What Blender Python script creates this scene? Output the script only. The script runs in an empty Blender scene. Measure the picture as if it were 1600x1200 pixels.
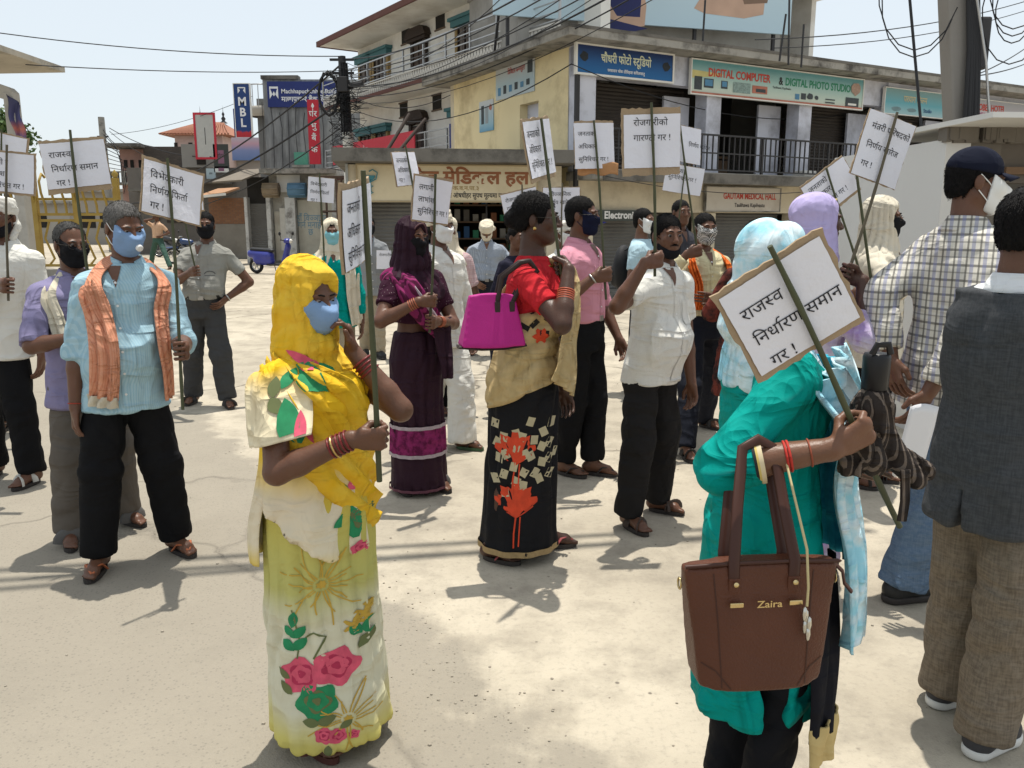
import bpy, bmesh, math, random
import numpy as np
from mathutils import Vector, Matrix
from mathutils.bvhtree import BVHTree
random.seed(7); RNG = np.random.default_rng(7)
SC = bpy.context.scene
COL = SC.collection
PI = math.pi; R = math.radians
# ------------------------------------------------------------------ camera, sky, sun, exposure
EYE = 1.58                       # eye height of the photographer
FPX = 1290.0                     # focal length in pixels of the 1600 x 1200 photograph
PITCH = math.atan(252.0 / FPX)   # horizon lies at y = 348
cam = bpy.data.objects.new('camera', bpy.data.cameras.new('camera'))
COL.objects.link(cam)
cam.location = (0, 0, EYE); cam.rotation_euler = (PI/2 - PITCH, 0, 0)
cam.data.sensor_width = 36.0; cam.data.lens = 36.0 * FPX / 1600.0
cam.data.clip_start = 0.05; cam.data.clip_end = 3000
SC.camera = cam
SUN_EL = R(79); SUN_AZ = R(14)   # azimuth from +Y towards +X: high, behind the crowd, a little to the right
world = bpy.data.worlds.new('World'); SC.world = world; world.use_nodes = True
wn = world.node_tree
sky = wn.nodes.new('ShaderNodeTexSky'); sky.sky_type = 'NISHITA'; sky.sun_disc = False
sky.sun_elevation = SUN_EL; sky.sun_rotation = SUN_AZ
sky.air_density = 1.0; sky.dust_density = 2.2; sky.ozone_density = 1.5; sky.altitude = 100
hz = wn.nodes.new('ShaderNodeMixRGB'); hz.inputs[0].default_value = 0.72    # thin white haze over the whole sky
wn.links.new(sky.outputs[0], hz.inputs[1]); hz.inputs[2].default_value = (6.5, 6.95, 7.1, 1)
wn.links.new(hz.outputs[0], wn.nodes['Background'].inputs[0])
wn.nodes['Background'].inputs[1].default_value = 0.108
sl = bpy.data.lights.new('sun', 'SUN'); sl.energy = 3.7; sl.angle = R(0.6); sl.color = (1.0, 0.95, 0.86)
sun = bpy.data.objects.new('sun', sl); COL.objects.link(sun)
sdir = Vector((math.sin(SUN_AZ)*math.cos(SUN_EL), math.cos(SUN_AZ)*math.cos(SUN_EL), math.sin(SUN_EL)))
sun.rotation_euler = sdir.to_track_quat('Z', 'Y').to_euler(); sun.location = (0, 0, 30)
SC.view_settings.view_transform = 'Standard'; SC.view_settings.look = 'None'
SC.view_settings.exposure = 0.42; SC.view_settings.gamma = 1.0
SC.view_settings.use_curve_mapping = False
SC.render.engine = 'CYCLES'
SC.cycles.max_bounces = 6; SC.cycles.diffuse_bounces = 3; SC.cycles.glossy_bounces = 2
SC.cycles.transmission_bounces = 3; SC.cycles.transparent_max_bounces = 6
# ------------------------------------------------------------------ pixels of the photograph -> directions
_cp, _sp = math.cos(PITCH), math.sin(PITCH)
def ray(px, py):
    x = (px - 800.0) / FPX; y = (600.0 - py) / FPX
    return Vector((x, _cp + y*_sp, -_sp + y*_cp))
def G(px, py, z=0.0):            # where the line of sight meets the ground
    d = ray(px, py); t = (z - EYE) / d.z
    return Vector((d.x*t, d.y*t, z))
def W(px, py, Y):                # a point on the line of sight at depth Y
    d = ray(px, py); t = Y / d.y
    return Vector((d.x*t, Y, EYE + d.z*t))
# ------------------------------------------------------------------ materials
MATS = {}
def nd(nt, typ, ins=None, **props):
    n = nt.nodes.new('ShaderNode' + typ)
    for k, v in props.items(): setattr(n, k, v)
    for k, v in (ins or {}).items():
        s = n.inputs[k]
        if hasattr(v, 'is_output') or isinstance(v, bpy.types.NodeSocket): nt.links.new(v, s)
        else:
            if isinstance(v, (tuple, list)) and len(v) == 3 and s.type == 'RGBA': v = (*v, 1)
            s.default_value = v
    return n
def newmat(name):
    m = bpy.data.materials.new(name); m.use_nodes = True
    nt = m.node_tree; b = nt.nodes['Principled BSDF']
    b.inputs['Specular IOR Level'].default_value = 0.3
    return m, nt, b
def coords(nt, scale=(1, 1, 1), loc=(0, 0, 0), rot=(0, 0, 0), kind='Object'):
    tc = nd(nt, 'TexCoord')
    return nd(nt, 'Mapping', {'Vector': tc.outputs[kind], 'Scale': scale, 'Location': loc, 'Rotation': rot}).outputs[0]
def mixc(nt, fac, a, b, blend='MIX'):
    n = nd(nt, 'MixRGB', {'Fac': fac, 'Color1': a, 'Color2': b}, blend_type=blend)
    return n.outputs[0]
def ramp(nt, fac, stops, interp='LINEAR'):
    n = nd(nt, 'ValToRGB', {'Fac': fac}); cr = n.color_ramp; cr.interpolation = interp
    while len(cr.elements) < len(stops): cr.elements.new(0.5)
    for e, (p, c) in zip(cr.elements, stops):
        e.position = p; e.color = (*c, 1) if len(c) == 3 else c
    return n.outputs[0]
def noise(nt, vec, scale, detail=4, rough=0.55):
    return nd(nt, 'TexNoise', {'Vector': vec, 'Scale': scale, 'Detail': detail, 'Roughness': rough}).outputs['Fac']
def math_(nt, op, a, b=0.5, clamp=False):
    return nd(nt, 'Math', {0: a, 1: b}, operation=op, use_clamp=clamp).outputs[0]
def bump(nt, b, h, strength=0.3, dist=0.01):
    n = nd(nt, 'Bump', {'Height': h, 'Strength': strength, 'Distance': dist})
    nt.links.new(n.outputs[0], b.inputs['Normal'])
def dk(c, f): return tuple(min(1, x*f) for x in c)
def plain(name, col, rough=0.6, var=0.12, vscale=6, bmp=0.0, bscale=60, metal=0.0, spec=0.3, stain=None, stain_amt=0.5, stain_scale=1.5):
    """paint, plastic, metal, plaster: one colour with soft variation, optional stains and fine relief"""
    if name in MATS: return MATS[name]
    m, nt, b = newmat(name); v = coords(nt)
    c = mixc(nt, noise(nt, v, vscale, 5), dk(col, 1-var), dk(col, 1+var))
    if stain:
        f = ramp(nt, noise(nt, v, stain_scale, 8, 0.65), [(0.48, (0, 0, 0)), (0.68, (stain_amt,)*3)])
        c = mixc(nt, f, c, stain)
    nt.links.new(c, b.inputs['Base Color'])
    b.inputs['Roughness'].default_value = rough; b.inputs['Metallic'].default_value = metal
    b.inputs['Specular IOR Level'].default_value = spec
    if bmp: bump(nt, b, noise(nt, v, bscale, 4), bmp, 0.01)
    MATS[name] = m; return m
def cloth(name, col, col2=None, pattern=None, scale=40, rough=0.85, var=0.10, weave=0.15, wr=0.25, wscale=14, width=0.5, sheen=0.0, zramp=None, col3=None):
    """woven cloth: thread relief, soft creases and optional stripes, checks, dots or colour bands"""
    if name in MATS: return MATS[name]
    m, nt, b = newmat(name); v = coords(nt)
    sx = nd(nt, 'SeparateXYZ', {0: v})
    c = mixc(nt, noise(nt, v, 5, 4), dk(col, 1-var), dk(col, 1+var))
    if zramp:
        t = math_(nt, 'ADD', sx.outputs[2], math_(nt, 'MULTIPLY', noise(nt, v, 6, 3), 0.08))
        t = nd(nt, 'MapRange', {'Value': t, 'From Min': zramp[0], 'From Max': zramp[1]}).outputs[0]
        c = ramp(nt, t, zramp[2])
    def stripe(sock, sc, w):
        f = math_(nt, 'FRACT', math_(nt, 'MULTIPLY', sock, sc), 0)
        return math_(nt, 'LESS_THAN', f, w)
    if pattern == 'stripes':
        ang = nd(nt, 'Math', {0: sx.outputs[0], 1: sx.outputs[1]}, operation='ADD').outputs[0]
        c = mixc(nt, math_(nt, 'MULTIPLY', stripe(ang, scale, width), 0.85), c, col2)
    elif pattern == 'plaid':
        ang = nd(nt, 'Math', {0: sx.outputs[0], 1: math_(nt, 'MULTIPLY', sx.outputs[1], 0.9)}, operation='ADD').outputs[0]
        s1 = stripe(ang, scale, 0.16); s2 = stripe(sx.outputs[2], scale, 0.16)
        s3 = stripe(math_(nt, 'ADD', ang, 0.5/scale), scale, 0.30); s4 = stripe(math_(nt, 'ADD', sx.outputs[2], 0.45/scale), scale, 0.10)
        c = mixc(nt, math_(nt, 'MULTIPLY', s2, 0.75), c, col2)
        c = mixc(nt, math_(nt, 'MULTIPLY', s1, 0.75), c, col2)
        c = mixc(nt, math_(nt, 'MULTIPLY', s3, 0.55), c, col3 or col2)
        c = mixc(nt, math_(nt, 'MULTIPLY', s4, 0.5), c, col2)
    elif pattern == 'check':
        ch = nd(nt, 'TexChecker', {'Vector': v, 'Scale': scale, 'Color1': (1, 1, 1), 'Color2': (0, 0, 0)}).outputs['Fac']
        c = mixc(nt, ch, c, col2)
    elif pattern == 'dots':
        vo = nd(nt, 'TexVoronoi', {'Vector': v, 'Scale': scale, 'Randomness': 0.3}).outputs['Distance']
        c = mixc(nt, math_(nt, 'LESS_THAN', vo, width*0.5), c, col2)
    elif pattern == 'mottle':
        f = ramp(nt, noise(nt, v, scale, 6, 0.6), [(0.42, (0, 0, 0)), (0.6, (1, 1, 1))])
        c = mixc(nt, f, c, col2)
    elif pattern == 'linen':
        v2 = coords(nt, (30, 30, 160))
        v3 = coords(nt, (220, 220, 12))
        f = math_(nt, 'MULTIPLY', math_(nt, 'ADD', noise(nt, v2, 1, 3), noise(nt, v3, 1, 3)), 0.5)
        c = mixc(nt, ramp(nt, f, [(0.4, (0, 0, 0)), (0.6, (1, 1, 1))]), c, col2)
    nt.links.new(c, b.inputs['Base Color'])
    b.inputs['Roughness'].default_value = rough
    b.inputs['Sheen Weight'].default_value = sheen
    b.inputs['Specular IOR Level'].default_value = 0.08
    vw = coords(nt, (1, 1, 0.55))
    vd = coords(nt, (1, 1, 0.32), rot=(0.35, 0.3, 0)); ve = coords(nt, (0.35, 0.5, 1.1), rot=(0.2, 0.55, 0.4))
    def fold(vec, sc): return nd(nt, 'TexNoise', {'Vector': vec, 'Scale': sc, 'Detail': 2.0, 'Roughness': 0.5, 'Distortion': 0.7, 'Offset': 0.9, 'Gain': 1.6}, noise_type='RIDGED_MULTIFRACTAL').outputs['Fac']
    h = math_(nt, 'ADD', math_(nt, 'ADD', math_(nt, 'MULTIPLY', fold(vd, wscale*0.42), 0.55), math_(nt, 'MULTIPLY', fold(ve, wscale*0.6), 0.4)), math_(nt, 'MULTIPLY', noise(nt, v, 500, 2), weave*0.12))
    bump(nt, b, h, min(1, wr*2.0), 0.031)
    MATS[name] = m; return m
def skinmat(name, col):
    if name in MATS: return MATS[name]
    m, nt, b = newmat(name); v = coords(nt)
    c = mixc(nt, noise(nt, v, 14, 5), dk(col, 0.78), dk(col, 1.2))
    nt.links.new(c, b.inputs['Base Color'])
    b.inputs['Roughness'].default_value = 0.42; b.inputs['Specular IOR Level'].default_value = 0.32
    b.inputs['Subsurface Weight'].default_value = 0.06; b.inputs['Subsurface Scale'].default_value = 0.01
    bump(nt, b, noise(nt, v, 160, 4), 0.25, 0.004)
    MATS[name] = m; return m
def hairmat(name, col):
    if name in MATS: return MATS[name]
    m, nt, b = newmat(name); v = coords(nt, (420, 420, 120))
    n_ = noise(nt, v, 1, 2)
    nt.links.new(mixc(nt, n_, dk(col, 0.4), dk(col, 1.6)), b.inputs['Base Color'])
    b.inputs['Roughness'].default_value = 0.55; b.inputs['Specular IOR Level'].default_value = 0.10
    bump(nt, b, n_, 0.8, 0.005)
    MATS[name] = m; return m
def brickmat(name, c1, c2, mortar, scale=1.0, mix=(0, 0, 0), rot=0):
    if name in MATS: return MATS[name]
    m, nt, b = newmat(name); tc = nd(nt, 'TexCoord')
    s = nd(nt, 'SeparateXYZ', {0: tc.outputs['Object']})
    u = nd(nt, 'CombineXYZ', {0: math_(nt, 'ADD', s.outputs[0], s.outputs[1]), 1: s.outputs[2]}).outputs[0]
    br = nd(nt, 'TexBrick', {'Vector': u, 'Color1': c1, 'Color2': c2, 'Mortar': mortar, 'Scale': scale, 'Mortar Size': 0.012, 'Brick Width': 0.24, 'Row Height': 0.085})
    c = mixc(nt, math_(nt, 'MULTIPLY', noise(nt, tc.outputs['Object'], 1.2, 7), 0.7), br.outputs[0], dk(c1, 0.45))
    nt.links.new(c, b.inputs['Base Color']); b.inputs['Roughness'].default_value = 0.95
    bump(nt, b, br.outputs['Fac'], -0.5, 0.01)
    MATS[name] = m; return m
# ------------------------------------------------------------------ objects
def tag(o, label=None, cat=None, group=None, kind=None):
    if label: o['label'] = label
    if cat: o['category'] = cat
    if group: o['group'] = group
    if kind: o['kind'] = kind
    return o
def empty(name, loc=(0, 0, 0), rz=0.0, parent=None):
    o = bpy.data.objects.new(name, None); COL.objects.link(o)
    o.location = loc; o.rotation_euler = (0, 0, rz); o.empty_display_size = 0.1
    if parent: o.parent = parent
    return o
def link(name, me, mat=None, parent=None, loc=None):
    o = bpy.data.objects.new(name, me); COL.objects.link(o)
    if mat is not None:
        for mm in (mat if isinstance(mat, (list, tuple)) else [mat]): me.materials.append(mm)
    if parent: o.parent = parent
    if loc is not None: o.location = loc
    return o
def mesh_np(name, V, F, smooth=True):
    """V (n,3), F (m,k) arrays of equal-sided faces"""
    me = bpy.data.meshes.new(name); V = np.asarray(V, np.float32); F = np.asarray(F, np.int32)
    k = F.shape[1]
    me.vertices.add(len(V)); me.vertices.foreach_set('co', V.ravel())
    me.loops.add(F.size); me.loops.foreach_set('vertex_index', F.ravel())
    me.polygons.add(len(F)); me.polygons.foreach_set('loop_start', np.arange(0, F.size, k, dtype=np.int32))
    me.polygons.foreach_set('loop_total', np.full(len(F), k, np.int32))
    me.polygons.foreach_set('use_smooth', np.full(len(F), smooth))
    me.update(calc_edges=True); return me
class MB:
    """collects faces; build() links them as one mesh object"""
    def __init__(s): s.v = []; s.f = []; s.m = []; s.sm = []
    def add(s, vs, fs, mi=0, smooth=False):
        o = len(s.v); s.v += [tuple(v) for v in vs]
        for f in fs: s.f.append(tuple(i+o for i in f)); s.m.append(mi); s.sm.append(smooth)
        return s
    def box(s, x0, x1, y0, y1, z0, z1, mi=0, M=None):
        vs = [Vector((x, y, z)) for z in (z0, z1) for y in (y0, y1) for x in (x0, x1)]
        if M: vs = [M @ v for v in vs]
        return s.add(vs, [(0, 2, 3, 1), (4, 5, 7, 6), (0, 1, 5, 4), (2, 6, 7, 3), (0, 4, 6, 2), (1, 3, 7, 5)], mi)
    def prism(s, poly, z0, z1, mi=0):
        n = len(poly); vs = [(x, y, z0) for x, y in poly] + [(x, y, z1) for x, y in poly]
        return s.add(vs, [tuple(range(n))[::-1], tuple(range(n, 2*n))] + [(i, (i+1) % n, n+(i+1) % n, n+i) for i in range(n)], mi)
    def prism_xz(s, poly, y0, y1, mi=0):
        n = len(poly); vs = [(x, y0, z) for x, z in poly] + [(x, y1, z) for x, z in poly]
        return s.add(vs, [tuple(range(n)), tuple(range(n, 2*n))[::-1]] + [(i, n+i, n+(i+1) % n, (i+1) % n) for i in range(n)], mi)
    def tube(s, pts, r, n=8, mi=0, cap=True, flat=None):
        """tube along points; r a number or a list; flat=(w,h) gives an elliptical section"""
        pts = [Vector(p) for p in pts]; k = len(pts)
        rs = r if isinstance(r, (list, tuple)) else [r]*k
        up = None; vs = []
        for i, p in enumerate(pts):
            t = (pts[min(i+1, k-1)] - pts[max(i-1, 0)])
            if t.length < 1e-9: t = Vector((0, 0, 1))
            t.normalize()
            if up is None: up = Vector((0, 0, 1)) if abs(t.z) < 0.9 else Vector((0, 1, 0))
            a = t.cross(up)
            if a.length < 1e-6: a = t.cross(Vector((1, 0.1, 0)))
            a.normalize(); b_ = a.cross(t).normalized(); up = b_
            for j in range(n):
                w = 2*PI*j/n
                vs.append(p + (a*math.cos(w)*(flat[0] if flat else 1) + b_*math.sin(w)*(flat[1] if flat else 1))*rs[i])
        fs = [(i*n+j, i*n+(j+1) % n, (i+1)*n+(j+1) % n, (i+1)*n+j) for i in range(k-1) for j in range(n)]
        s.add(vs, fs, mi, True)
        if cap: s.add(vs[:n], [tuple(range(n))[::-1]], mi); s.add(vs[-n:], [tuple(range(n))], mi)
        return s
    def bar(s, a, b_, w, h=None, mi=0):
        """square bar between two points"""
        a, b_ = Vector(a), Vector(b_); t = (b_-a).normalized(); h = h or w
        up = Vector((0, 0, 1)) if abs(t.z) < 0.9 else Vector((0, 1, 0))
        x = t.cross(up).normalized(); y = x.cross(t)
        vs = [p + x*sx*w/2 + y*sy*h/2 for p in (a, b_) for sx, sy in ((-1, -1), (1, -1), (1, 1), (-1, 1))]
        return s.add(vs, [(0, 3, 2, 1), (4, 5, 6, 7), (0, 1, 5, 4), (1, 2, 6, 5), (2, 3, 7, 6), (3, 0, 4, 7)], mi)
    def lathe(s, prof, n=16, mi=0, c=(0, 0, 0), M=None):
        vs = []
        for r_, z in prof:
            for j in range(n):
                v = Vector((c[0]+r_*math.cos(2*PI*j/n), c[1]+r_*math.sin(2*PI*j/n), c[2]+z)); vs.append(M @ v if M else v)
        fs = [(i*n+j, i*n+(j+1) % n, (i+1)*n+(j+1) % n, (i+1)*n+j) for i in range(len(prof)-1) for j in range(n)]
        return s.add(vs, fs, mi, True)
    def grid(s, fn, nu, nv, mi=0, smooth=True, closeu=False):
        vs = [fn(i/nu, j/nv) for j in range(nv+1) for i in range(nu+(0 if closeu else 1))]
        w = nu if closeu else nu+1
        fs = [(j*w+i, j*w+(i+1) % w, (j+1)*w+(i+1) % w, (j+1)*w+i) for j in range(nv) for i in range(nu)]
        return s.add(vs, fs, mi, smooth)
    def build(s, name, mat=None, parent=None, bevel=0, loc=None, rz=0):
        me = bpy.data.meshes.new(name); me.from_pydata(s.v, [], s.f)
        me.polygons.foreach_set('material_index', s.m); me.polygons.foreach_set('use_smooth', s.sm); me.update()
        o = link(name, me, mat, parent, loc)
        if rz: o.rotation_euler.z = rz
        if bevel:
            b = o.modifiers.new('bevel', 'BEVEL'); b.width = bevel; b.segments = 2; b.limit_method = 'ANGLE'
        return o
# ------------------------------------------------------------------ lettering (flat print as small meshes)
_gl = {}
def glyph(ch, bold=0.0):
    key = (ch, bold)
    if key in _gl: return _gl[key]
    def mk(body):
        c = bpy.data.curves.new('g', 'FONT'); c.body = body; c.offset = bold; c.resolution_u = 3; c.dimensions = '2D'; c.fill_mode = 'FRONT'
        o = bpy.data.objects.new('g', c); COL.objects.link(o)
        me = bpy.data.meshes.new_from_object(o)
        v = np.array([x.co[:] for x in me.vertices]) if len(me.vertices) else np.zeros((0, 3))
        f = [tuple(p.vertices) for p in me.polygons]
        bpy.data.objects.remove(o); bpy.data.curves.remove(c); bpy.data.meshes.remove(me)
        return v, f
    v, f = mk(ch); ref, _ = mk('नन'); both, _ = mk(ch + 'नन')
    adv = (both[:, 0].max() - ref[:, 0].max()) if len(both) else 0.3
    _gl[key] = (v, f, adv); return _gl[key]
def half(v, f, cut):
    bm = bmesh.new(); vs = [bm.verts.new(p) for p in v]
    for q in f:
        try: bm.faces.new([vs[i] for i in q])
        except ValueError: pass
    bmesh.ops.bisect_plane(bm, geom=bm.verts[:]+bm.edges[:]+bm.faces[:], plane_co=(cut, 0, 0), plane_no=(1, 0, 0), clear_outer=True)
    bm.verts.index_update()
    r_ = np.array([x.co[:] for x in bm.verts]), [tuple(x.index for x in q.verts) for q in bm.faces]
    bm.free(); return r_
MARKS = 'ािीुूेैोौं'
def text(s, bold=0.0, squeeze=1.0):
    """lays out Latin or Devanagari. Joined letters: '~' halves the next consonant, '^' sets the small r over the last letter,
    '_' the r stroke below it, short i is typed before its consonant. Returns vertices (n,2), faces, width"""
    V = []; F = []; x = 0.0; n = 0; i = 0; last = 0.0
    while i < len(s):
        ch = s[i]
        if ch == '~':
            v, f, a = glyph(s[i+1], bold); cut = a - 0.235
            v, f = half(v, f, cut); a = cut + 0.02; i += 2
        elif ch == '^':
            v, f, _ = glyph('े', bold); v = v.copy(); v[:, 0] = -v[:, 0] - 0.36; f = [q[::-1] for q in f]; a = 0; i += 1
        elif ch == '_':
            b0 = 0.03 + bold
            v = np.array([(-0.17, 0.27+b0, 0), (-0.17, 0.27-b0, 0), (-0.42, 0.08-b0, 0), (-0.42, 0.08+b0, 0)]); f = [(0, 3, 2, 1)]; a = 0; i += 1
        else:
            v, f, a = glyph(ch, bold); i += 1
        if len(v):
            V.append(v[:, :2] + np.array([x, 0])); F += [tuple(k+n for k in q) for q in f]; n += len(v)
        x += a
    V = np.concatenate(V) if V else np.zeros((0, 2)); V = V * np.array([squeeze, 1])
    return V, F, x*squeeze
def lettering(name, lines, mat, parent, surf=None, M=None, flip=False):
    """lines: (text, x, y, size, align, bold, squeeze) in the plane of the board; surf(x,y) -> 3D point"""
    mb = MB()
    for ln in lines:
        t, x0, y0, size, al, bold, sq = (list(ln) + ['l', 0.0, 1.0][len(ln)-4:])[:7]
        V, F, w = text(t, bold, sq)
        off = {'l': 0, 'c': -w*size/2, 'r': -w*size}[al]
        pts = [(x0 + off + p[0]*size, y0 + p[1]*size) for p in V]
        mb.add([surf(*p) for p in pts], F)
    o = mb.build(name, mat, parent); o['kind'] = 'stuff'
    return o
# ------------------------------------------------------------------ smooth solids: distance fields meshed by surface nets
def A3(v): return np.array(v, float)
class Fld:
    def __init__(s): s.p = []; s.cuts = []
    def _add(s, lo, hi, fn, k, op): s.p.append((np.minimum(lo, hi), np.maximum(lo, hi), fn, k, op)); return s
    def cone(s, a, b, ra, rb, k=0.02, op='u', flat=None, sq=None):
        """tapered limb; flat='b' or 'ab' cuts its end square; sq=(axis, factor) flattens it"""
        a, b = A3(a), A3(b); ba = b-a; L2 = max(ba @ ba, 1e-9); L = math.sqrt(L2); u = ba/L; r = max(ra, rb)
        if sq: ax = A3(sq[0]); ax /= np.linalg.norm(ax)
        def fn(X, Y, Z):
            px, py, pz = X-a[0], Y-a[1], Z-a[2]
            t0 = (px*ba[0]+py*ba[1]+pz*ba[2])/L2; t = np.clip(t0, 0, 1)
            qx, qy, qz = px-ba[0]*t, py-ba[1]*t, pz-ba[2]*t
            if sq:
                dd = qx*ax[0]+qy*ax[1]+qz*ax[2]; g = 1/sq[1]-1
                qx, qy, qz = qx+ax[0]*dd*g, qy+ax[1]*dd*g, qz+ax[2]*dd*g
            d = np.sqrt(qx*qx+qy*qy+qz*qz) - (ra+(rb-ra)*t)
            if flat and 'b' in flat: d = np.maximum(d, (t0-1)*L)
            if flat and 'a' in flat: d = np.maximum(d, -t0*L)
            return d
        return s._add(np.minimum(a, b)-r, np.maximum(a, b)+r, fn, k, op)
    def ell(s, c, r, k=0.02, op='u', M=None):
        c, r = A3(c), A3(r); m = r.max()
        Mi = None if M is None else np.array(M).T
        def fn(X, Y, Z):
            x, y, z = X-c[0], Y-c[1], Z-c[2]
            if Mi is not None:
                x, y, z = Mi[0, 0]*x+Mi[0, 1]*y+Mi[0, 2]*z, Mi[1, 0]*x+Mi[1, 1]*y+Mi[1, 2]*z, Mi[2, 0]*x+Mi[2, 1]*y+Mi[2, 2]*z
            k0 = np.sqrt((x/r[0])**2+(y/r[1])**2+(z/r[2])**2); k1 = np.sqrt((x/r[0]**2)**2+(y/r[1]**2)**2+(z/r[2]**2)**2)
            return k0*(k0-1)/np.maximum(k1, 1e-6)
        return s._add(c-m, c+m, fn, k, op)
    def loft(s, rings, off=0.0, k=0.03, op='u', n=2.0, mod=None, z0=None, z1=None):
        """rings: (z, cx, cy, rx, ry) from low to high; mod(theta, z) scales the radius"""
        q = A3(rings); z0 = q[0, 0] if z0 is None else z0; z1 = q[-1, 0] if z1 is None else z1
        lo = A3((min(q[:, 1]-q[:, 3])-off-.04, min(q[:, 2]-q[:, 4])-off-.04, z0)); hi = A3((max(q[:, 1]+q[:, 3])+off+.04, max(q[:, 2]+q[:, 4])+off+.04, z1))
        def fn(X, Y, Z):
            zz = np.clip(Z, z0, z1); I = [np.interp(zz, q[:, 0], q[:, i]) for i in range(1, 5)]
            rx, ry = I[2]+off, I[3]+off; x, y = (X-I[0]), (Y-I[1])
            if n == 2: g = np.sqrt((x/rx)**2+(y/ry)**2)
            else: g = (np.abs(x/rx)**n+np.abs(y/ry)**n)**(1/n)
            if mod is not None: g = g/mod(np.arctan2(x, -y), Z)
            d = (g-1)*np.minimum(rx, ry)
            return np.maximum(np.maximum(d, Z-z1), z0-Z)
        return s._add(lo, hi, fn, k, op)
    def fn(s, lo, hi, f, k=0.01, op='u'): return s._add(A3(lo), A3(hi), f, k, op)
    def plane(s, p, n):
        """keep only what lies behind the plane"""
        p, n = A3(p), A3(n); n = n/np.linalg.norm(n)
        s.cuts.append(lambda X, Y, Z: (X-p[0])*n[0]+(Y-p[1])*n[1]+(Z-p[2])*n[2]); return s
    def mesh(s, h, lo=None, hi=None):
        us = [p for p in s.p if p[4] == 'u']
        l0 = np.min([p[0] for p in us], 0)-2.5*h; h0 = np.max([p[1] for p in us], 0)+2.5*h
        if lo is not None: l0 = np.maximum(l0, A3(lo))
        if hi is not None: h0 = np.minimum(h0, A3(hi))
        nn = np.maximum(((h0-l0)/h).astype(int)+1, 3)
        ax = [l0[i]+h*np.arange(nn[i]) for i in range(3)]
        D = np.full(nn, 0.5)
        for (a, b, f, k, op) in s.p:
            mg = k+2.5*h
            i0 = np.clip(((a-mg-l0)/h).astype(int), 0, nn); i1 = np.clip(((b+mg-l0)/h).astype(int)+2, 0, nn)
            if np.any(i1 <= i0): continue
            sl = tuple(slice(i0[i], i1[i]) for i in range(3))
            X = ax[0][sl[0]][:, None, None]; Y = ax[1][sl[1]][None, :, None]; Z = ax[2][sl[2]][None, None, :]
            d = f(X, Y, Z); c = D[sl]
            if op == 'u':
                w = np.clip(.5+.5*(c-d)/k, 0, 1); D[sl] = c+(d-c)*w-k*w*(1-w)
            else:
                d = -d; w = np.clip(.5-.5*(c-d)/k, 0, 1); D[sl] = c+(d-c)*w+k*w*(1-w)
        X = ax[0][:, None, None]; Y = ax[1][None, :, None]; Z = ax[2][None, None, :]
        for c in s.cuts: D = np.maximum(D, c(X, Y, Z))
        return nets(D, l0, h)
def nets(D, l0, h):
    D = np.pad(D, 1, constant_values=0.5); l0 = l0-h
    S = D < 0; nx, ny, nz = [q-1 for q in D.shape]
    cnt = np.zeros((nx, ny, nz), np.int8)
    for dx in (0, 1):
        for dy in (0, 1):
            for dz in (0, 1): cnt += S[dx:dx+nx, dy:dy+ny, dz:dz+nz]
    act = (cnt > 0) & (cnt < 8)
    idx = np.argwhere(act)
    if len(idx) == 0: return np.zeros((0, 3)), np.zeros((0, 4), int)
    ids = np.full(act.shape, -1, np.int64); ids[act] = np.arange(len(idx))
    acc = np.zeros((len(idx), 3)); num = np.zeros(len(idx))
    i, j, k = idx.T
    cor = {}
    for dx in (0, 1):
        for dy in (0, 1):
            for dz in (0, 1): cor[dx, dy, dz] = D[i+dx, j+dy, k+dz]
    for c in list(cor):
        for ax_ in range(3):
            if c[ax_]: continue
            e = list(c); e[ax_] = 1; a, b = cor[c], cor[tuple(e)]
            m = (a < 0) != (b < 0)
            t = np.where(m, a/np.where(m, a-b, 1), 0)
            for q in range(3): acc[:, q] += np.where(m, c[q]+(t if q == ax_ else 0), 0)
            num += m
    V = (idx + acc/num[:, None])*h + l0
    F = []
    for ax_ in range(3):
        o = [q for q in range(3) if q != ax_]
        a = np.moveaxis(S, ax_, 0)
        p = a[:-1] != a[1:]; p = np.moveaxis(p, 0, ax_)
        e = np.argwhere(p); e = e[(e[:, o[0]] > 0) & (e[:, o[1]] > 0) & (e[:, o[0]] < D.shape[o[0]]-1) & (e[:, o[1]] < D.shape[o[1]]-1)]
        def at(d0, d1):
            q = e.copy(); q[:, o[0]] -= d0; q[:, o[1]] -= d1
            return ids[q[:, 0], q[:, 1], q[:, 2]]
        quad = np.stack([at(1, 1), at(0, 1), at(0, 0), at(1, 0)], 1)
        inside = S[e[:, 0], e[:, 1], e[:, 2]]
        fl = inside if ax_ != 1 else ~inside
        quad[~fl] = quad[~fl][:, ::-1]
        F.append(quad)
    F = np.concatenate(F); F = F[(F >= 0).all(1)]
    return V, F
def vnormals(V, F):
    a, b, c, d = [V[F[:, i]] for i in range(4)]
    n = np.cross(c-a, d-b); N = np.zeros_like(V)
    for i in range(4):
        for q in range(3): N[:, q] += np.bincount(F[:, i], n[:, q], len(V))
    return N/np.maximum(np.linalg.norm(N, axis=1, keepdims=True), 1e-9)
def relax(V, F, it=1, w=0.5):
    for _ in range(it):
        S_ = np.zeros_like(V); C = np.zeros(len(V))
        for i in range(4):
            for j in (1, 3):
                o = V[F[:, (i+j) % 4]]
                for q in range(3): S_[:, q] += np.bincount(F[:, i], o[:, q], len(V))
                C += np.bincount(F[:, i], minlength=len(V))
        V = V+(S_/np.maximum(C, 1)[:, None]-V)*w
    return V
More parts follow.
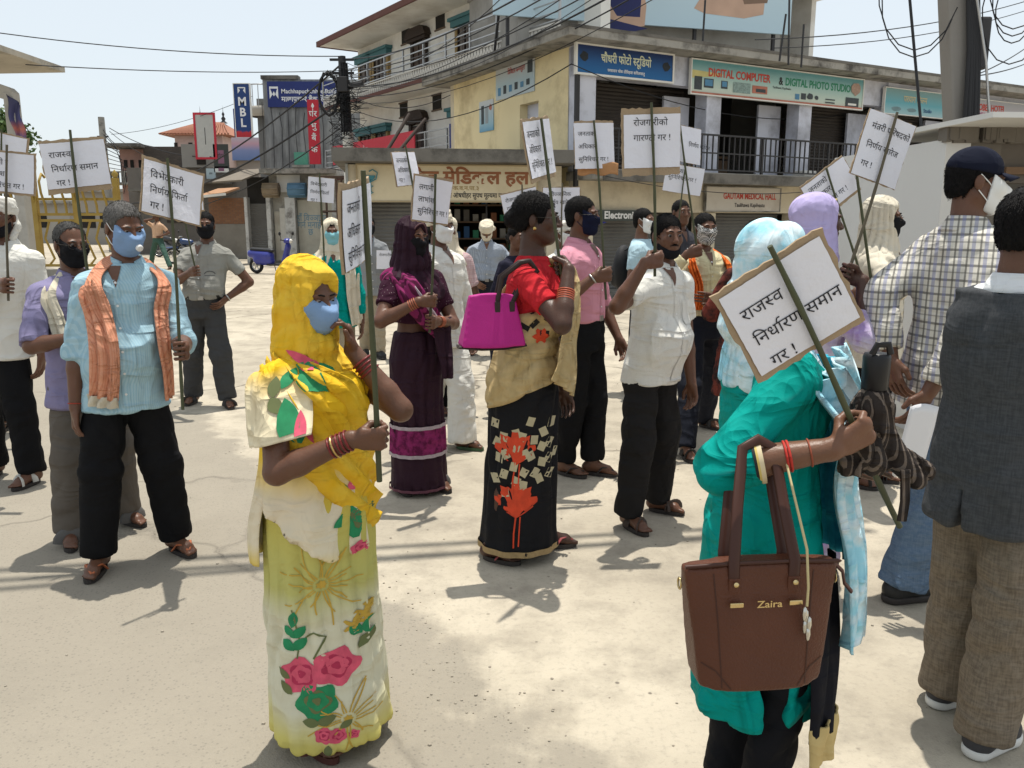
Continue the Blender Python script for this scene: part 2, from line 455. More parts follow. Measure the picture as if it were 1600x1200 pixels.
def creases(V, N, folds):
    """folds: (direction, waves per metre, depth, seed); each bends with a slow warp so creases run unevenly"""
    for (d, fr, amp, sd) in folds:
        rg = np.random.default_rng(sd); th = d[0] == 't'
        if not th: d = A3(d); d /= np.linalg.norm(d)
        ph = np.zeros(len(V)); env = np.zeros(len(V))
        for _ in range(3):
            w = rg.normal(size=3)*5; ph += 0.8*np.sin(V @ w+rg.uniform(0, 6)); w = rg.normal(size=3)*7; env += np.sin(V @ w+rg.uniform(0, 6))
        env = np.clip(0.55+0.35*env, 0.05, 1.2)
        base = fr*np.arctan2(V[:, 0]-d[1], V[:, 1]-d[2])+d[3]*V[:, 2] if th else 2*PI*fr*(V @ d)    # pleats round an axis, or folds across a direction
        s_ = np.abs(np.sin((base+ph*2.2)/2))**0.75*2-0.95
        V = V+N*(amp*env*s_)[:, None]
    return V
def solid(name, fld, h, mat, parent, folds=None, sm=1, lo=None, hi=None):
    V, F = fld.mesh(h, lo, hi)
    if len(F) == 0: return None
    if sm: V = relax(V, F, sm)
    if folds: V = creases(V, vnormals(V, F), folds)
    return link(name, mesh_np(name, V, F), mat, parent)
# ------------------------------------------------------------------ prints, seams and patches laid onto a surface
def project(name, target, shapes, mats, parent, center, u, v, n, off=0.002, far=0.5):
    """shapes: (verts2d, faces, material index, lift); thrown along n onto the target mesh and laid on its surface"""
    me = target.data; bvh = BVHTree.FromPolygons([x.co for x in me.vertices], [p.vertices for p in me.polygons])
    mb = MB(); c, u, v, n = [Vector(q) for q in (center, u, v, n)]; n.normalize()
    for V2, F2, mi, lift in shapes:
        hit = {}
        for i, (a, b) in enumerate(V2):
            loc, nor, _, _ = bvh.ray_cast(c+u*a+v*b-n*far, n, 2*far)
            if loc is not None:
                if nor.dot(n) > 0: nor = -nor
                hit[i] = loc+nor*(off+lift)
        ix = {}; vs = []
        for i in hit: ix[i] = len(vs); vs.append(hit[i])
        fs = []
        for q in F2:
            if all(i in hit for i in q):
                if max((hit[q[i]]-hit[q[i-1]]).length for i in range(len(q))) < 0.12: fs.append(tuple(ix[i] for i in q))
        mb.add(vs, fs, mi, True)
    o = mb.build(name, mats, parent); o['kind'] = 'stuff'; return o
def disc2(cx, cy, r_, n=14, rings=3, petals=0, depth=0.2, ex=1.0, rot=0.0):
    vs = [(cx, cy)]; fs = []
    for k in range(1, rings+1):
        for j in range(n):
            t = 2*PI*j/n; q = r_*k/rings*(1-depth*0.5+depth*0.5*math.cos(petals*t) if petals else 1)
            x, y = q*math.cos(t), q*math.sin(t)*ex
            vs.append((cx+x*math.cos(rot)-y*math.sin(rot), cy+x*math.sin(rot)+y*math.cos(rot)))
    for j in range(n): fs.append((0, 1+j, 1+(j+1) % n))
    for k in range(rings-1):
        for j in range(n): fs.append((1+k*n+j, 1+(k+1)*n+j, 1+(k+1)*n+(j+1) % n, 1+k*n+(j+1) % n))
    return vs, fs
def leaf2(cx, cy, L, w, rot, n=6):
    vs = []; fs = []
    for i in range(n+1):
        t = i/n; ww = w*math.sin(PI*t)**0.8*0.5+1e-4
        for sgn in (-1, 0, 1):
            x, y = L*(t-0.5), sgn*ww
            vs.append((cx+x*math.cos(rot)-y*math.sin(rot), cy+x*math.sin(rot)+y*math.cos(rot)))
    for i in range(n):
        for j in range(2): fs.append((i*3+j, (i+1)*3+j, (i+1)*3+j+1, i*3+j+1))
    return vs, fs
def line2(pts, w):
    """thin stroke through 2D points"""
    P = [Vector(p) for p in pts]; q = [P[0]]
    for a, b in zip(P, P[1:]):
        k = max(1, int((b-a).length/0.012))
        q += [a.lerp(b, (i+1)/k) for i in range(k)]
    vs = []; fs = []
    for i, p in enumerate(q):
        t = (q[min(i+1, len(q)-1)]-q[max(i-1, 0)]).normalized(); m = Vector((-t.y, t.x))*w/2
        vs += [tuple(p+m), tuple(p-m)]
    for i in range(len(q)-1): fs.append((2*i, 2*i+1, 2*i+3, 2*i+2))
    return vs, fs
def rect2(x0, x1, y0, y1, n=None, m=None, rot=0, c=None):
    n = n or max(1, int(abs(x1-x0)/0.015)); m = m or max(1, int(abs(y1-y0)/0.015)); vs = []; fs = []
    c = c or ((x0+x1)/2, (y0+y1)/2)
    for j in range(m+1):
        for i in range(n+1):
            x, y = x0+(x1-x0)*i/n-c[0], y0+(y1-y0)*j/m-c[1]
            vs.append((c[0]+x*math.cos(rot)-y*math.sin(rot), c[1]+x*math.sin(rot)+y*math.cos(rot)))
    w = n+1
    for j in range(m):
        for i in range(n): fs.append((j*w+i, j*w+i+1, (j+1)*w+i+1, (j+1)*w+i))
    return vs, fs
# ------------------------------------------------------------------ people
SKIN = {'dark': skinmat('skin_dark', (0.122, 0.056, 0.033)), 'deep': skinmat('skin_deep', (0.066, 0.031, 0.020)), 'mid': skinmat('skin_mid', (0.150, 0.070, 0.040)), 'light': skinmat('skin_light', (0.24, 0.12, 0.075))}
HAIR = {'black': hairmat('hair_black', (0.007, 0.006, 0.006)), 'grey': hairmat('hair_grey', (0.13, 0.125, 0.12)), 'salt': hairmat('hair_salt', (0.08, 0.078, 0.076))}
EYEW = plain('eye_white', (0.26, 0.22, 0.20), 0.3, 0.05); EYED = plain('eye_iris', (0.012, 0.008, 0.006), 0.2, 0.05)
def rotm(yaw=0, pitch=0, roll=0):
    return np.array(Matrix.Rotation(yaw, 3, 'Z') @ Matrix.Rotation(pitch, 3, 'X') @ Matrix.Rotation(roll, 3, 'Y'))
def unit(v): v = A3(v); return v/max(np.linalg.norm(v), 1e-9)
def arr(v): return np.array(v[:], float)
MALE = [(.47, .100, .074, .0), (.53, .098, .074, .0), (.58, .092, .070, .0), (.63, .090, .068, .0), (.69, .097, .069, .004), (.75, .104, .070, .006), (.79, .104, .064, .008), (.815, .088, .054, .012), (.835, .060, .042, .016), (.85, .040, .038, .016)]
FEMALE = [(.47, .106, .082, .002), (.53, .103, .080, .004), (.58, .092, .070, .002), (.63, .082, .063, .0), (.69, .086, .068, -.004), (.735, .090, .076, -.008), (.775, .090, .066, .0), (.805, .080, .050, .010), (.825, .056, .040, .014), (.845, .036, .035, .015)]
class Person:
    def __init__(s, label, feet, head_y, yaw, hyaw=0, hpitch=0, hroll=0, sex='m', belly=0.0, wide=1.0, skin='dark', q=1.0, lean=(0, 0), Hfix=None, toes=None, bend=0.0, group=None, hipshift=(0, 0)):
        f = [Vector(p) if len(p) == 3 else G(*p) for p in feet]; b = (f[0]+f[-1])/2
        s.base = b; s.yaw = R(yaw); s.q = q; s.sex = sex; s.skin = SKIN[skin]
        top = W(800, head_y, b.y).z if head_y is not None else 0
        s.H = H = Hfix or top
        s.root = tag(empty('person', (b.x, b.y, 0), s.yaw), label, 'person', group)
        s.Rw = np.array(Matrix.Rotation(-s.yaw, 3, 'Z'))
        s.feet = [s.L(f[0]), s.L(f[-1])] if len(f) > 1 else [A3((-.075, 0, 0)), A3((.075, 0, 0))]
        s.toes = toes or (-8, 8)
        prof = MALE if sex == 'm' else FEMALE
        s.rings = []
        for z, rx, ry, cy in prof:
            bl = belly*math.exp(-((z-.61)/.06)**2)
            t = (z-.47)/.38
            s.rings.append((z*H, lean[0]*t**1.2+hipshift[0]*(1-t), cy*H-bl*0.75+lean[1]*t**1.2+hipshift[1]*(1-t), rx*H*wide*.94+bl*0.35, ry*H*(0.5+0.5*wide)*.96+bl*0.6))
        top_r = s.rings[-1]
        s.neck = A3((top_r[1], top_r[2], .845*H)); s.k = H*.129/.238
        s.hc = s.neck+A3((0, -.018-bend*.05, .118*s.k/1.0*1.0)); s.hc[2] = H-.118*s.k-bend*.02
        s.Rh = rotm(R(hyaw), R(hpitch), R(hroll)); s.sh = {}
        for sd, sg in (('R', -1), ('L', 1)):
            s.sh[sd] = A3((sg*.098*H*(0.4+0.6*wide)*(1 if sex == 'm' else .9)+top_r[1]*.85, .006*H+top_r[2]-.012*H, .782*H))
        s.arms = {}; s.parts = {}; s.lock = set()
    def L(s, w):     # world -> the person's own frame
        w = Vector(w); d = w-Vector((s.base.x, s.base.y, 0)); return s.Rw @ A3(d)
    def hp(s, x, y, z): return s.hc+s.Rh @ (A3((x, y, z))*s.k)
    def hv(s, v): return s.Rh @ A3(v)
    def ring(s, z):
        q = A3(s.rings); return [np.interp(z, q[:, 0], q[:, i]) for i in range(1, 5)]
    def surf(s, th, z, off=0.0):
        cx, cy, rx, ry = s.ring(z); th = R(th)
        return A3((cx+(rx+off)*math.sin(th), cy-(ry+off)*math.cos(th), z))
    # ---- arms: shoulder, elbow, wrist by two-bone reach
    def arm(s, sd, hand, hint=(0, 0.6, -1), mode='relax', axis=(0, 0, 1), palm=None, point=None):
        H = s.H; a = s.sh[sd]; l1, l2 = .172*H, .150*H; hand = A3(hand); axis = unit(axis)
        def ik(w):
            d = w-a; L = np.linalg.norm(d); L = min(L, (l1+l2)*.995); u = unit(d); w = a+u*L
            c = (l1*l1+L*L-l2*l2)/(2*l1*L); c = max(-1, min(1, c)); hn = A3(hint); hn = unit(hn-u*(hn @ u))
            return a+u*l1*c+hn*l1*math.sqrt(1-c*c), w
        sg = -1 if sd == 'R' else 1
        if mode == 'grip':
            e, _ = ik(hand); f = unit(hand-e); f = unit(f-axis*(f @ axis)*.85)
            side = unit(np.cross(f, axis))*(1 if sd == 'R' else -1)
            w = hand-f*.068+side*.012; e, w = ik(w)
            s.arms[sd] = dict(a=a, e=e, w=w, mode=mode, hand=hand, f=f, axis=axis, side=side)
        else:
            e, w = ik(hand); f = unit(w-e) if point is None else unit(point)
            n = A3(palm if palm is not None else (-sg, 0.1, 0)); n = unit(n-f*(f @ n))
            s.arms[sd] = dict(a=a, e=e, w=w, mode=mode, f=f, n=n, t=unit(np.cross(n, f))*(1 if sd == 'R' else -1))
        return s
    def _hand(s, F, A, sd):
        k = s.H/1.68*(0.98 if s.sex == 'm' else 0.9); w = A['w']
        if A['mode'] == 'grip':
            c, f, a, si = A['hand'], A['f'], A['axis'], A['side']
            P = lambda x, y, z: c+(f*x+si*y+a*z)*k
            F.cone(w, P(-.045, .018, .0), .025*k, .030*k, .015, sq=(si, .7))
            F.cone(P(-.04, .022, .012), P(.012, .026, .016), .024*k, .024*k, .012, sq=(si, .62)); F.cone(P(-.04, .022, -.014), P(.010, .026, -.02), .024*k, .022*k, .012, sq=(si, .62))
            for z, ln in ((.034, 1.0), (.0115, 1.08), (-.0115, 1.0), (-.033, .85)):
                r = .0087*k*(1 if ln > .9 else .9)
                F.cone(P(.012, .026, z), P(.031*ln, .010, z), r*1.08, r*1.05, .003); F.cone(P(.031*ln, .010, z), P(.022*ln, -.019, z-.002), r, r*.93, .002)
                F.cone(P(.022*ln, -.019, z-.002), P(-.006, -.022, z-.003), r*.93, r*.8, .002)
            F.cone(P(-.045, .008, .026), P(-.022, -.016, .040), .015*k, .0115*k, .012); F.cone(P(-.022, -.016, .040), P(.010, -.026, .040), .0112*k, .009*k, .005)
        else:
            f, n, t = A['f'], A['n'], A['t']; P = lambda x, y, z: w+(f*x+t*y+n*z)*k
            F.cone(w, P(.03, 0, 0), .024*k, .026*k, .015, sq=(n, .7)); F.cone(P(.03, .014, 0), P(.085, .020, .002), .024*k, .020*k, .012, sq=(n, .6)); F.cone(P(.03, -.014, 0), P(.08, -.020, .002), .022*k, .018*k, .012, sq=(n, .6))
            cu = .5 if A['mode'] == 'relax' else (.9 if A['mode'] == 'curl' else .12)
            for y, ln in ((.032, .92), (.011, 1.03), (-.011, .97), (-.031, .76)):
                p0 = P(.084, y, .002); r = .0085*k; ang = 0; p = p0
                for i, sl in enumerate((.040, .026, .020)):
                    ang += cu*(0.75 if i == 0 else .8); q = p+(f*math.cos(ang)+n*math.sin(ang))*sl*ln*k
                    F.cone(p, q, r, r*.92, .002); p = q; r *= .92
            F.cone(P(.022, .022, .004), P(.055, .046, .016), .014*k, .0115*k, .010); F.cone(P(.055, .046, .016), P(.088, .050, .024), .011*k, .009*k, .004)
    def head_field(s, extra=0.0, F=None):
        F = F or Fld(); k = s.k; M = s.Rh; e = extra
        def E(c, r, kk=.02, op='u'): F.ell(s.hp(*c), (A3(r)+(e if op == 'u' else -e))*k, kk*k, op, M)
        E((0, .016, .034), (.074, .094, .086)); E((0, -.026, -.028), (.061, .070, .088), .03)
        F.cone(s.hp(0, -.060, -.088), s.hp(0, -.045, -.080), (.027+e)*k, (.034+e)*k, .03*k)
        for g in (-1, 1):
            F.cone(s.hp(g*.052, .0, -.055), s.hp(g*.02, -.055, -.092), (.020+e)*k, (.020+e)*k, .03*k)
            E((g*.040, -.066, -.020), (.023, .024, .026), .02)
        if e == 0:
            for g in (-1, 1):
                E((g*.032, -.100, .006), (.021, .015, .012), .012, 's')
                E((g*.031, -.079, .000), (.018, .013, .0135), .006)
                E((g*.030, -.083, .026), (.027, .0125, .0085), .014)
                E((g*.0795, .012, -.006), (.0085, .019, .031), .010)
                E((g*.013, -.103, -.031), (.0095, .010, .008), .006)
            F.cone(s.hp(0, -.090, .014), s.hp(0, -.112, -.027), .0085*k, .0135*k, .010*k)
            E((0, -.0915, -.0545), (.024, .011, .0058), .006); E((0, -.0885, -.0665), (.020, .0115, .0065), .006)
            E((0, -.1005, -.0605), (.022, .008, .0014), .003, 's')
        else:
            F.cone(s.hp(0, -.085, .010), s.hp(0, -.106, -.027), (.010+e)*k, (.015+e)*k, .02*k)
        return F
    def body(s):
        """one continuous skin surface: torso, limbs, feet, then head and hands in finer steps"""
        H = s.H; F = Fld()
        F.loft([(z, cx, cy, rx*.86, ry*.84) for z, cx, cy, rx, ry in s.rings], k=.04)
        nb = s.neck+A3((0, .012, -.03*H)); F.cone(nb, s.hp(0, .018, -.055), .034*H, .031*H, .03)
        for sd in s.arms:
            A = s.arms[sd]; th = .030 if s.sex == 'm' else .027
            F.cone(A['a'], A['e'], th*H, .0235*H, .02); F.cone(A['e'], A['a']*.0+A['e']*.7+A['w']*.3, .0235*H, .0240*H, .012); F.cone(A['e']*.7+A['w']*.3, A['w'], .0240*H, .0158*H, .012)
        s.knee = []; s.hip = []; s.ank = []
        for i, g in ((0, -1), (1, 1)):
            f = s.feet[i]; hip = A3((g*.046*H+s.rings[0][1], s.rings[0][2], .505*H)); ank = A3((f[0], f[1]+.012, .052*H))
            kn = (hip+ank)/2+A3((g*.006, -.018*H, .005*H)); s.knee.append(kn); s.hip.append(hip); s.ank.append(ank)
            F.cone(hip, kn, .040*H, .030*H, .02); F.cone(kn, ank*.35+kn*.65, .029*H, .031*H, .015); F.cone(ank*.35+kn*.65, ank, .031*H, .019*H, .015)
        for i in (0, 1): s._foot(F, i)
        h = .010*s.q
        V, Fc = F.mesh(h); out = [(relax(V, Fc, 1), Fc)]
        hf = s.head_field(); hf.cone(s.hp(0, .018, -.055), s.neck+A3((0, .012, -.01*H)), .031*H, .033*H, .025)
        V, Fc = hf.mesh(.0052*s.q); out.append((relax(V, Fc, 1, .35), Fc))
        for sd in s.arms:
            hf = Fld(); A = s.arms[sd]; hf.cone(A['w']+unit(A['e']-A['w'])*.06*H, A['w'], .0185*H, .0158*H, .01); s._hand(hf, A, sd)
            V, Fc = hf.mesh(.0031*s.q); out.append((V, Fc))
        n = 0; VV = []; FF = []
        for V, Fc in out: VV.append(V); FF.append(Fc+n); n += len(V)
        s.bodyo = link('body', mesh_np('body', np.concatenate(VV), np.concatenate(FF)), s.skin, s.root)
        for g in (-1, 1):
            c = Vector(s.hp(g*.031, -.0825, .004)); bm = bmesh.new(); bmesh.ops.create_uvsphere(bm, u_segments=12, v_segments=8, radius=.0118*s.k)
            fr = Vector(s.hv((0, -1, -.08))).normalized()
            for f in bm.faces:
                f.smooth = True; f.material_index = 1 if f.calc_center_median().normalized().dot(fr) > .72 else 0
            bm.transform(Matrix.Translation(c)); me = bpy.data.meshes.new('eye'); bm.to_mesh(me); bm.free(); link('eye', me, [EYEW, EYED], s.root)
        return s
    def _foot(s, F, i):
        f = s.feet[i]; g = (-1, 1)[i]; a = R(s.toes[i]); H = s.H; k = H/1.68*(.95 if s.sex == 'm' else .88)
        Rm = np.array(Matrix.Rotation(a, 3, 'Z')); z0 = .022
        P = lambda x, y, z: f+Rm @ (A3((x*g, -y, z))*k)+A3((0, 0, z0))
        s.ft = getattr(s, 'ft', {}); s.ft[i] = P
        F.cone(P(0, -.05, .028), P(0, -.012, .075), .030*k, .030*k, .02); F.cone(P(0, -.045, .030), P(.004, .09, .022), .030*k, .026*k, .025)
        F.cone(P(0, .0, .050), P(-.006, .09, .024), .030*k, .022*k, .025); F.cone(P(-.014, .10, .018), P(.020, .088, .016), .020*k, .018*k, .02)
        for j, (x, y, r_) in enumerate(((-.026, .150, .0125), (-.006, .150, .0095), (.009, .143, .009), (.022, .133, .0085), (.033, .120, .008))):
            F.cone(P(x*.75, .10, .014), P(x, y, .008), r_*k*1.05, r_*k, .006)
    # ---- clothes
    def sandals(s, sole, strap, kind='thong'):
        for i in (0, 1):
            P = s.ft[i]; e = MB(); out = []
            for j in range(20):
                t = 2*PI*j/20; y = .045+.112*math.sin(t); w = .034+.012*max(0, math.sin(t))+(.003 if math.cos(t) > 0 else 0)
                out.append((w*math.cos(t), y))
            vs = [Vector(P(x, y, -.022/1)) for x, y in out]; vt = [Vector(P(x, y, .0)) for x, y in out]
            for v in vs: v.z = .003
            for v in vt: v.z = .024
            n = 20
            e.add(vs+vt, [tuple(range(n))[::-1], tuple(range(n, 2*n))]+[(j, (j+1) % n, n+(j+1) % n, n+j) for j in range(n)])
            so = e.build('sandal', sole, s.root)
            b = MB()
            if kind == 'thong':
                for x in (-.046, .048): b.tube([P(x, .03, .004), P(x*.75, .06, .040), P(x*.3, .095, .042), P(-.014, .128, .020)], .007, 6, flat=(1.5, .6))
            else:
                for y in ((.045, .085) if kind == 'cross' else (.06,)):
                    yy = y; pts = []
                    for q in range(9):
                        t = PI*q/8; pts.append(P(-.047*math.cos(t), yy+(.03*math.cos(t)*(1 if y < .06 else -1) if kind == 'cross' else 0), .004+.050*math.sin(t)**.8))
                    b.tube(pts, .011 if kind == 'cross' else .024, 8, flat=(1.6, .35))
            b.build('sandal_strap', strap, so)
    def shoes(s, upper, sole):
        for i in (0, 1):
            P = s.ft[i]; F = Fld(); k = s.H/1.68*.97
            F.cone(P(0, -.05, .032), P(0, -.03, .075), .038*k, .036*k, .02); F.cone(P(0, -.05, .030), P(.004, .10, .024), .040*k, .042*k, .03); F.cone(P(0, .02, .055), P(-.002, .125, .022), .032*k, .030*k, .03)
            F.plane((0, 0, .022), (0, 0, -1)); o = solid('shoe', F, .007*s.q, upper, s.root)
            F = Fld(); F.cone(P(0, -.055, .0), P(.003, .105, .0), .043*k, .046*k, .02); F.cone(P(0, .10, .0), P(-.004, .140, .0), .042*k, .032*k, .02)
            F.plane((0, 0, .034), (0, 0, 1)); F.plane((0, 0, .002), (0, 0, -1)); solid('sole', F, .007*s.q, sole, o)
    def trousers(s, mat, top=.60, ankle=.045, loose=1.0, off=.003, folds=True, flare=1.0, belt=None):
        H = s.H; F = Fld()
        F.loft([r for r in s.rings if r[0] <= .66*H], off=off, k=.03, z1=top*H)
        for i, g in ((0, -1), (1, 1)):
            hip, kn, an = s.hip[i], s.knee[i], s.ank[i].copy(); an[2] = ankle*H; an[1] += .006
            up = hip+A3((g*-.004, 0, .01))
            F.cone(up, kn, .052*H*(.6+.4*loose), .045*H*loose, .03); F.cone(kn, an, .045*H*loose, .040*H*loose*flare, .02, flat='b')
        fo = None
        if folds: fo = [((.2, .3, 1), 8, .0042, 3+int(abs(s.base.x)*99) % 50), ((1, .5, .6), 9, .0040, 5+int(abs(s.base.y)*99) % 50), ((.7, -1, .08), 7, .0055, 8), ((-.8, .5, .7), 14, .002, 9)]
        o = solid('trousers', F, .009*s.q, mat, s.root, fo); s.parts['trousers'] = o
        if belt is not None:
            b = MB(); n = 40
            def fn(u, v): return s.surf(360*u, (top-.004-.022*v)*H, off+.010)
            b.grid(fn, n, 2, closeu=True); bo = b.build('belt', belt, s.root)
            c = s.surf(0, (top-.015)*H, off+.014); MB().box(-.022, .022, -.003, .003, -.017, .017).build('buckle', plain('buckle_metal', (.45, .43, .40), .3, metal=1), bo, .002, tuple(c))
        return s
    def sleeve_dir(s, sd): A = s.arms[sd]; return A['a'], A['e'], A['w']
    def shirt(s, mat, hem=.47, sleeve=.75, off=.013, flare=.010, loose=1.0, collar=True, placket=True, folds=None, sides='RL', neck=.84, name='shirt', pocket=False, open_neck=True, button=(.7, .7, .68), cmat=None, cuff=False):
        """sleeve: 0..1 along the upper arm, 1..2 along the forearm"""
        H = s.H; F = Fld(); q = []
        for z, cx, cy, rx, ry in s.rings:
            t = max(0, (.60*H-z)/(.13*H)); q.append((z, cx, cy, rx+flare*t, ry+flare*t))
        if hem < .47: z, cx, cy, rx, ry = q[0]; q.insert(0, (hem*H, cx, cy, rx+flare*.8, ry+flare*.8))
        F.loft(q, off=off, k=.03, z0=hem*H, z1=neck*H)
        for sd in sides:
            a, e, w = s.sleeve_dir(sd); r0, r1 = .0335*H*loose, .0305*H*loose
            if sleeve <= 1: F.cone(a, a+(e-a)*sleeve, r0, r1*1.05, .05, flat='b')
            else:
                F.cone(a, e, r0, r1, .05); m = e+(w-e)*(sleeve-1); F.cone(e, m, r1, .024*H*loose if not cuff else .029*H, .02, flat='b')
                if cuff: F.cone(e+(w-e)*(sleeve-1.18), m, .032*H, .032*H, .006, flat='ab')
        sd_ = int(abs(s.base.x*131+s.base.y*77)) % 97
        fo = folds or [((.3, .1, 1), 7, .0032, sd_), ((1, .3, .6), 8, .0035, sd_+1), ((-.9, .3, .5), 7, .0035, sd_+2), (('t', 0, 0, 2), 7, .004, sd_+3), ((-.3, .5, 1), 15, .0015, sd_+4)]
        o = solid(name, F, .0085*s.q, mat, s.root, fo); s.parts[name] = o
        nk = s.neck+A3((0, .006, -.012*H))
        if collar:
            c = MB(); rn = .036*H
            def col(t0, z0_, r0_, z1_, r1_):
                def fn(u, v):
                    t = R(24+312*u); fr = math.exp(-((u-.5)/.52)**8); d = abs(u-.5)*2
                    pt = max(0, (d-.80)/.20)
                    r = r0_+(r1_-r0_)*v+.018*pt*v; z = z0_+(z1_-z0_)*v-.018*pt*v-.028*d**3
                    return nk+A3((r*math.sin(t), -r*math.cos(t)*1.03-.006*d, z))
                c.grid(fn, 36, 4)
            col(0, .032*H, rn*1.02, .000*H, rn*1.5); col(0, .031*H, rn*.98, -.005*H, rn*1.22)
            co = c.build('collar', cmat or mat, o); md = co.modifiers.new('t', 'SOLIDIFY'); md.thickness = .003
        if placket:
            sh = [(*rect2(-.014, .014, (hem+.012)*H, .805*H, 2, 40), 0, 0)]
            for zb in np.arange(hem+.05, .80, .058): sh.append((*disc2(0, zb*H, .0055, 10, 1), 1, .0018))
            if pocket: sh.append((*rect2(.045, .135, .665*H, .74*H, 8, 8), 0, .0005))
            project('placket', o, sh, [mat, plain('button_%.2f' % button[0], button, .4)], o, (0, 0, 0), (1, 0, 0), (0, 0, 1), (0, 1, 0), .0022)
        if open_neck:
            tri = [(-.026, .845*H), (.026, .845*H), (.0, .785*H)]; vs = []; fs = []; n = 6
            for j in range(n+1):
                t = j/n; w = .030*(1-t)
                vs += [(-w, (.838-.055*t)*H), (w, (.838-.055*t)*H)]
            fs = [(2*j, 2*j+1, 2*j+3, 2*j+2) for j in range(n)]
            project('open_neck', o, [(vs, fs, 0, .0)], [s.skin], o, (0, 0, 0), (1, 0, 0), (0, 0, 1), (0, 1, 0), .004)
        return s
    def hair(s, kind='short', col='black', low=-.078, front=0.0, thick=.0045, recede=0.0):
        F = Fld(); k = s.k; M = s.Rh
        if kind == 'none': thick = -.006
        F.ell(s.hp(0, .020, .036), (.076*k+thick, .094*k+thick, .086*k+thick), .01, 'u', M)
        F.ell(s.hp(0, .045, -.030), (.062*k+thick*.5, .060*k+thick*.5, .055*k), .03, 'u', M)
        Ri = s.Rh.T; hc = s.hc; ys = A3((-.12, -.07, -.055, -.046, -.022, -.004, .018, .034, .052, .12))+recede*.5; zs = A3((.064, .058, .042, .0, -.034, -.004, .0, -.03, low+.01, low))
        def line(X, Y, Z):
            x, y, z = X-hc[0], Y-hc[1], Z-hc[2]; u, v, w = [(Ri[i, 0]*x+Ri[i, 1]*y+Ri[i, 2]*z)/k for i in range(3)]
            zl = np.interp(v, ys, zs)+front+recede*np.clip((-.02-v)/.05, 0, 1)*.6
            return (zl+.004*np.sin(u*230+v*90)+.003*np.sin(u*90-v*310)-w)*k*.7
        F.cuts.append(line)
        for g in (-1, 1): F.ell(s.hp(g*.083, .004, -.014), A3((.020, .024, .040))*k, .004, 's', M)
        if kind == 'bun': F.ell(s.hp(0, .125, .0), A3((.045, .038, .045))*k, .02, 'u', M)
        if kind == 'long':
            F.ell(s.hp(0, .075, -.06), A3((.062, .05, .12))*k, .03, 'u', M)
        V, Fc = F.mesh(.0062*s.q)
        if kind != 'none' and len(V):     # short locks laid over the scalp so the outline and the hairline break up
            rg = np.random.default_rng(int(abs(s.base.x*1e3)) % 999); N = vnormals(V, Fc); cr = s.hp(0, .03, .125); n = int(3200/s.q**1.5)
            ix = rg.integers(len(V), size=n); p, nn = V[ix], N[ix]; ok = (nn @ s.hv((0, 0, 1))) > -.75; p, nn = p[ok], nn[ok]; n = len(p)
            t = p-cr+s.hv((0, .05 if kind != 'short' else -.02, 0))+rg.normal(size=(n, 3))*.035; t -= nn*(t*nn).sum(1, keepdims=True); t /= np.maximum(np.linalg.norm(t, axis=1, keepdims=True), 1e-6)
            L = rg.uniform(.6, 1.3, (n, 1))*(.015 if col == 'black' else .010)*s.k; w = np.cross(t, nn)*rg.uniform(.0009, .0017, (n, 1)); lift = nn*rg.uniform(.0, .0045, (n, 1))
            K = np.stack([p-nn*.001, p+t*L*.5+w+lift*.7, p+t*L+lift, p+t*L*.5-w+lift*.7], 1).reshape(-1, 3); Fc = np.concatenate([Fc, len(V)+np.arange(4*n).reshape(n, 4)]); V = np.concatenate([V, K])
        o = link('hair', mesh_np('hair', V, Fc), HAIR[col], s.root)
        B = MB()
        for g in (-1, 1): B.tube([s.hp(g*.013, -.0955, .0265), s.hp(g*.030, -.0965, .0315), s.hp(g*.049, -.083, .025)], [.0028*k, .0036*k, .002*k], 6)
        B.build('eyebrow', HAIR['black' if col == 'black' else 'salt'], s.root)['kind'] = 'stuff'
        s.parts['hair'] = o; return s
    def moustache(s, col='black'):
        F = Fld()
        for g in (-1, 1): F.cone(s.hp(g*.003, -.101, -.045), s.hp(g*.026, -.092, -.052), .006*s.k, .004*s.k, .006)
        solid('moustache', F, .0045*s.q, HAIR[col], s.root); return s
    def mask(s, mat, top=-.008, bot=-.122, kind='cloth', strap=None, valve=None):
        F = Fld(); s.head_field(.007 if kind == 'cloth' else .009, F)
        if kind == 'cup': F.ell(s.hp(0, -.090, -.048), A3((.046, .048, .058))*s.k, .02, 'u', s.Rh)
        F.plane(s.hp(0, -.02, 0), s.hv((0, 1, .0))) if kind == 'cloth' else F.plane(s.hp(0, -.038, 0), s.hv((0, 1, .12)))
        F.plane(s.hp(0, -.095, top+.006), s.hv((0, -.55, 1))); F.plane(s.hp(0, -.06, bot), s.hv((0, .3, -1)))
        o = solid('face_mask', F, .0055*s.q, mat, s.root, [((0, .3, 1), 30, .0009, 2)] if kind == 'cloth' else None)
        B = MB(); sm = strap or mat
        for g in (-1, 1):
            for z0, z1 in ((-.020, .026), (-.088, -.034)):
                B.tube([s.hp(g*.060, -.045, z0), s.hp(g*.075, -.022, z0*.6+z1*.4), s.hp(g*.082, .012, z1)], .0022, 5)
        B.build('mask_strap', sm, o)['kind'] = 'stuff'
        if valve is not None:
            c = s.hp(*valve); n = Vector(s.hv((valve[0]*4, -1, -.25))).normalized(); M = Matrix.Translation(Vector(c)) @ n.to_track_quat('Z', 'Y').to_matrix().to_4x4()
            v = MB(); v.lathe([(.0, .010), (.012, .010), (.015, .006), (.015, -.012)], 18, M=M); v.build('mask_valve', plain('valve_white', (.75, .75, .74), .5), o)
        return s
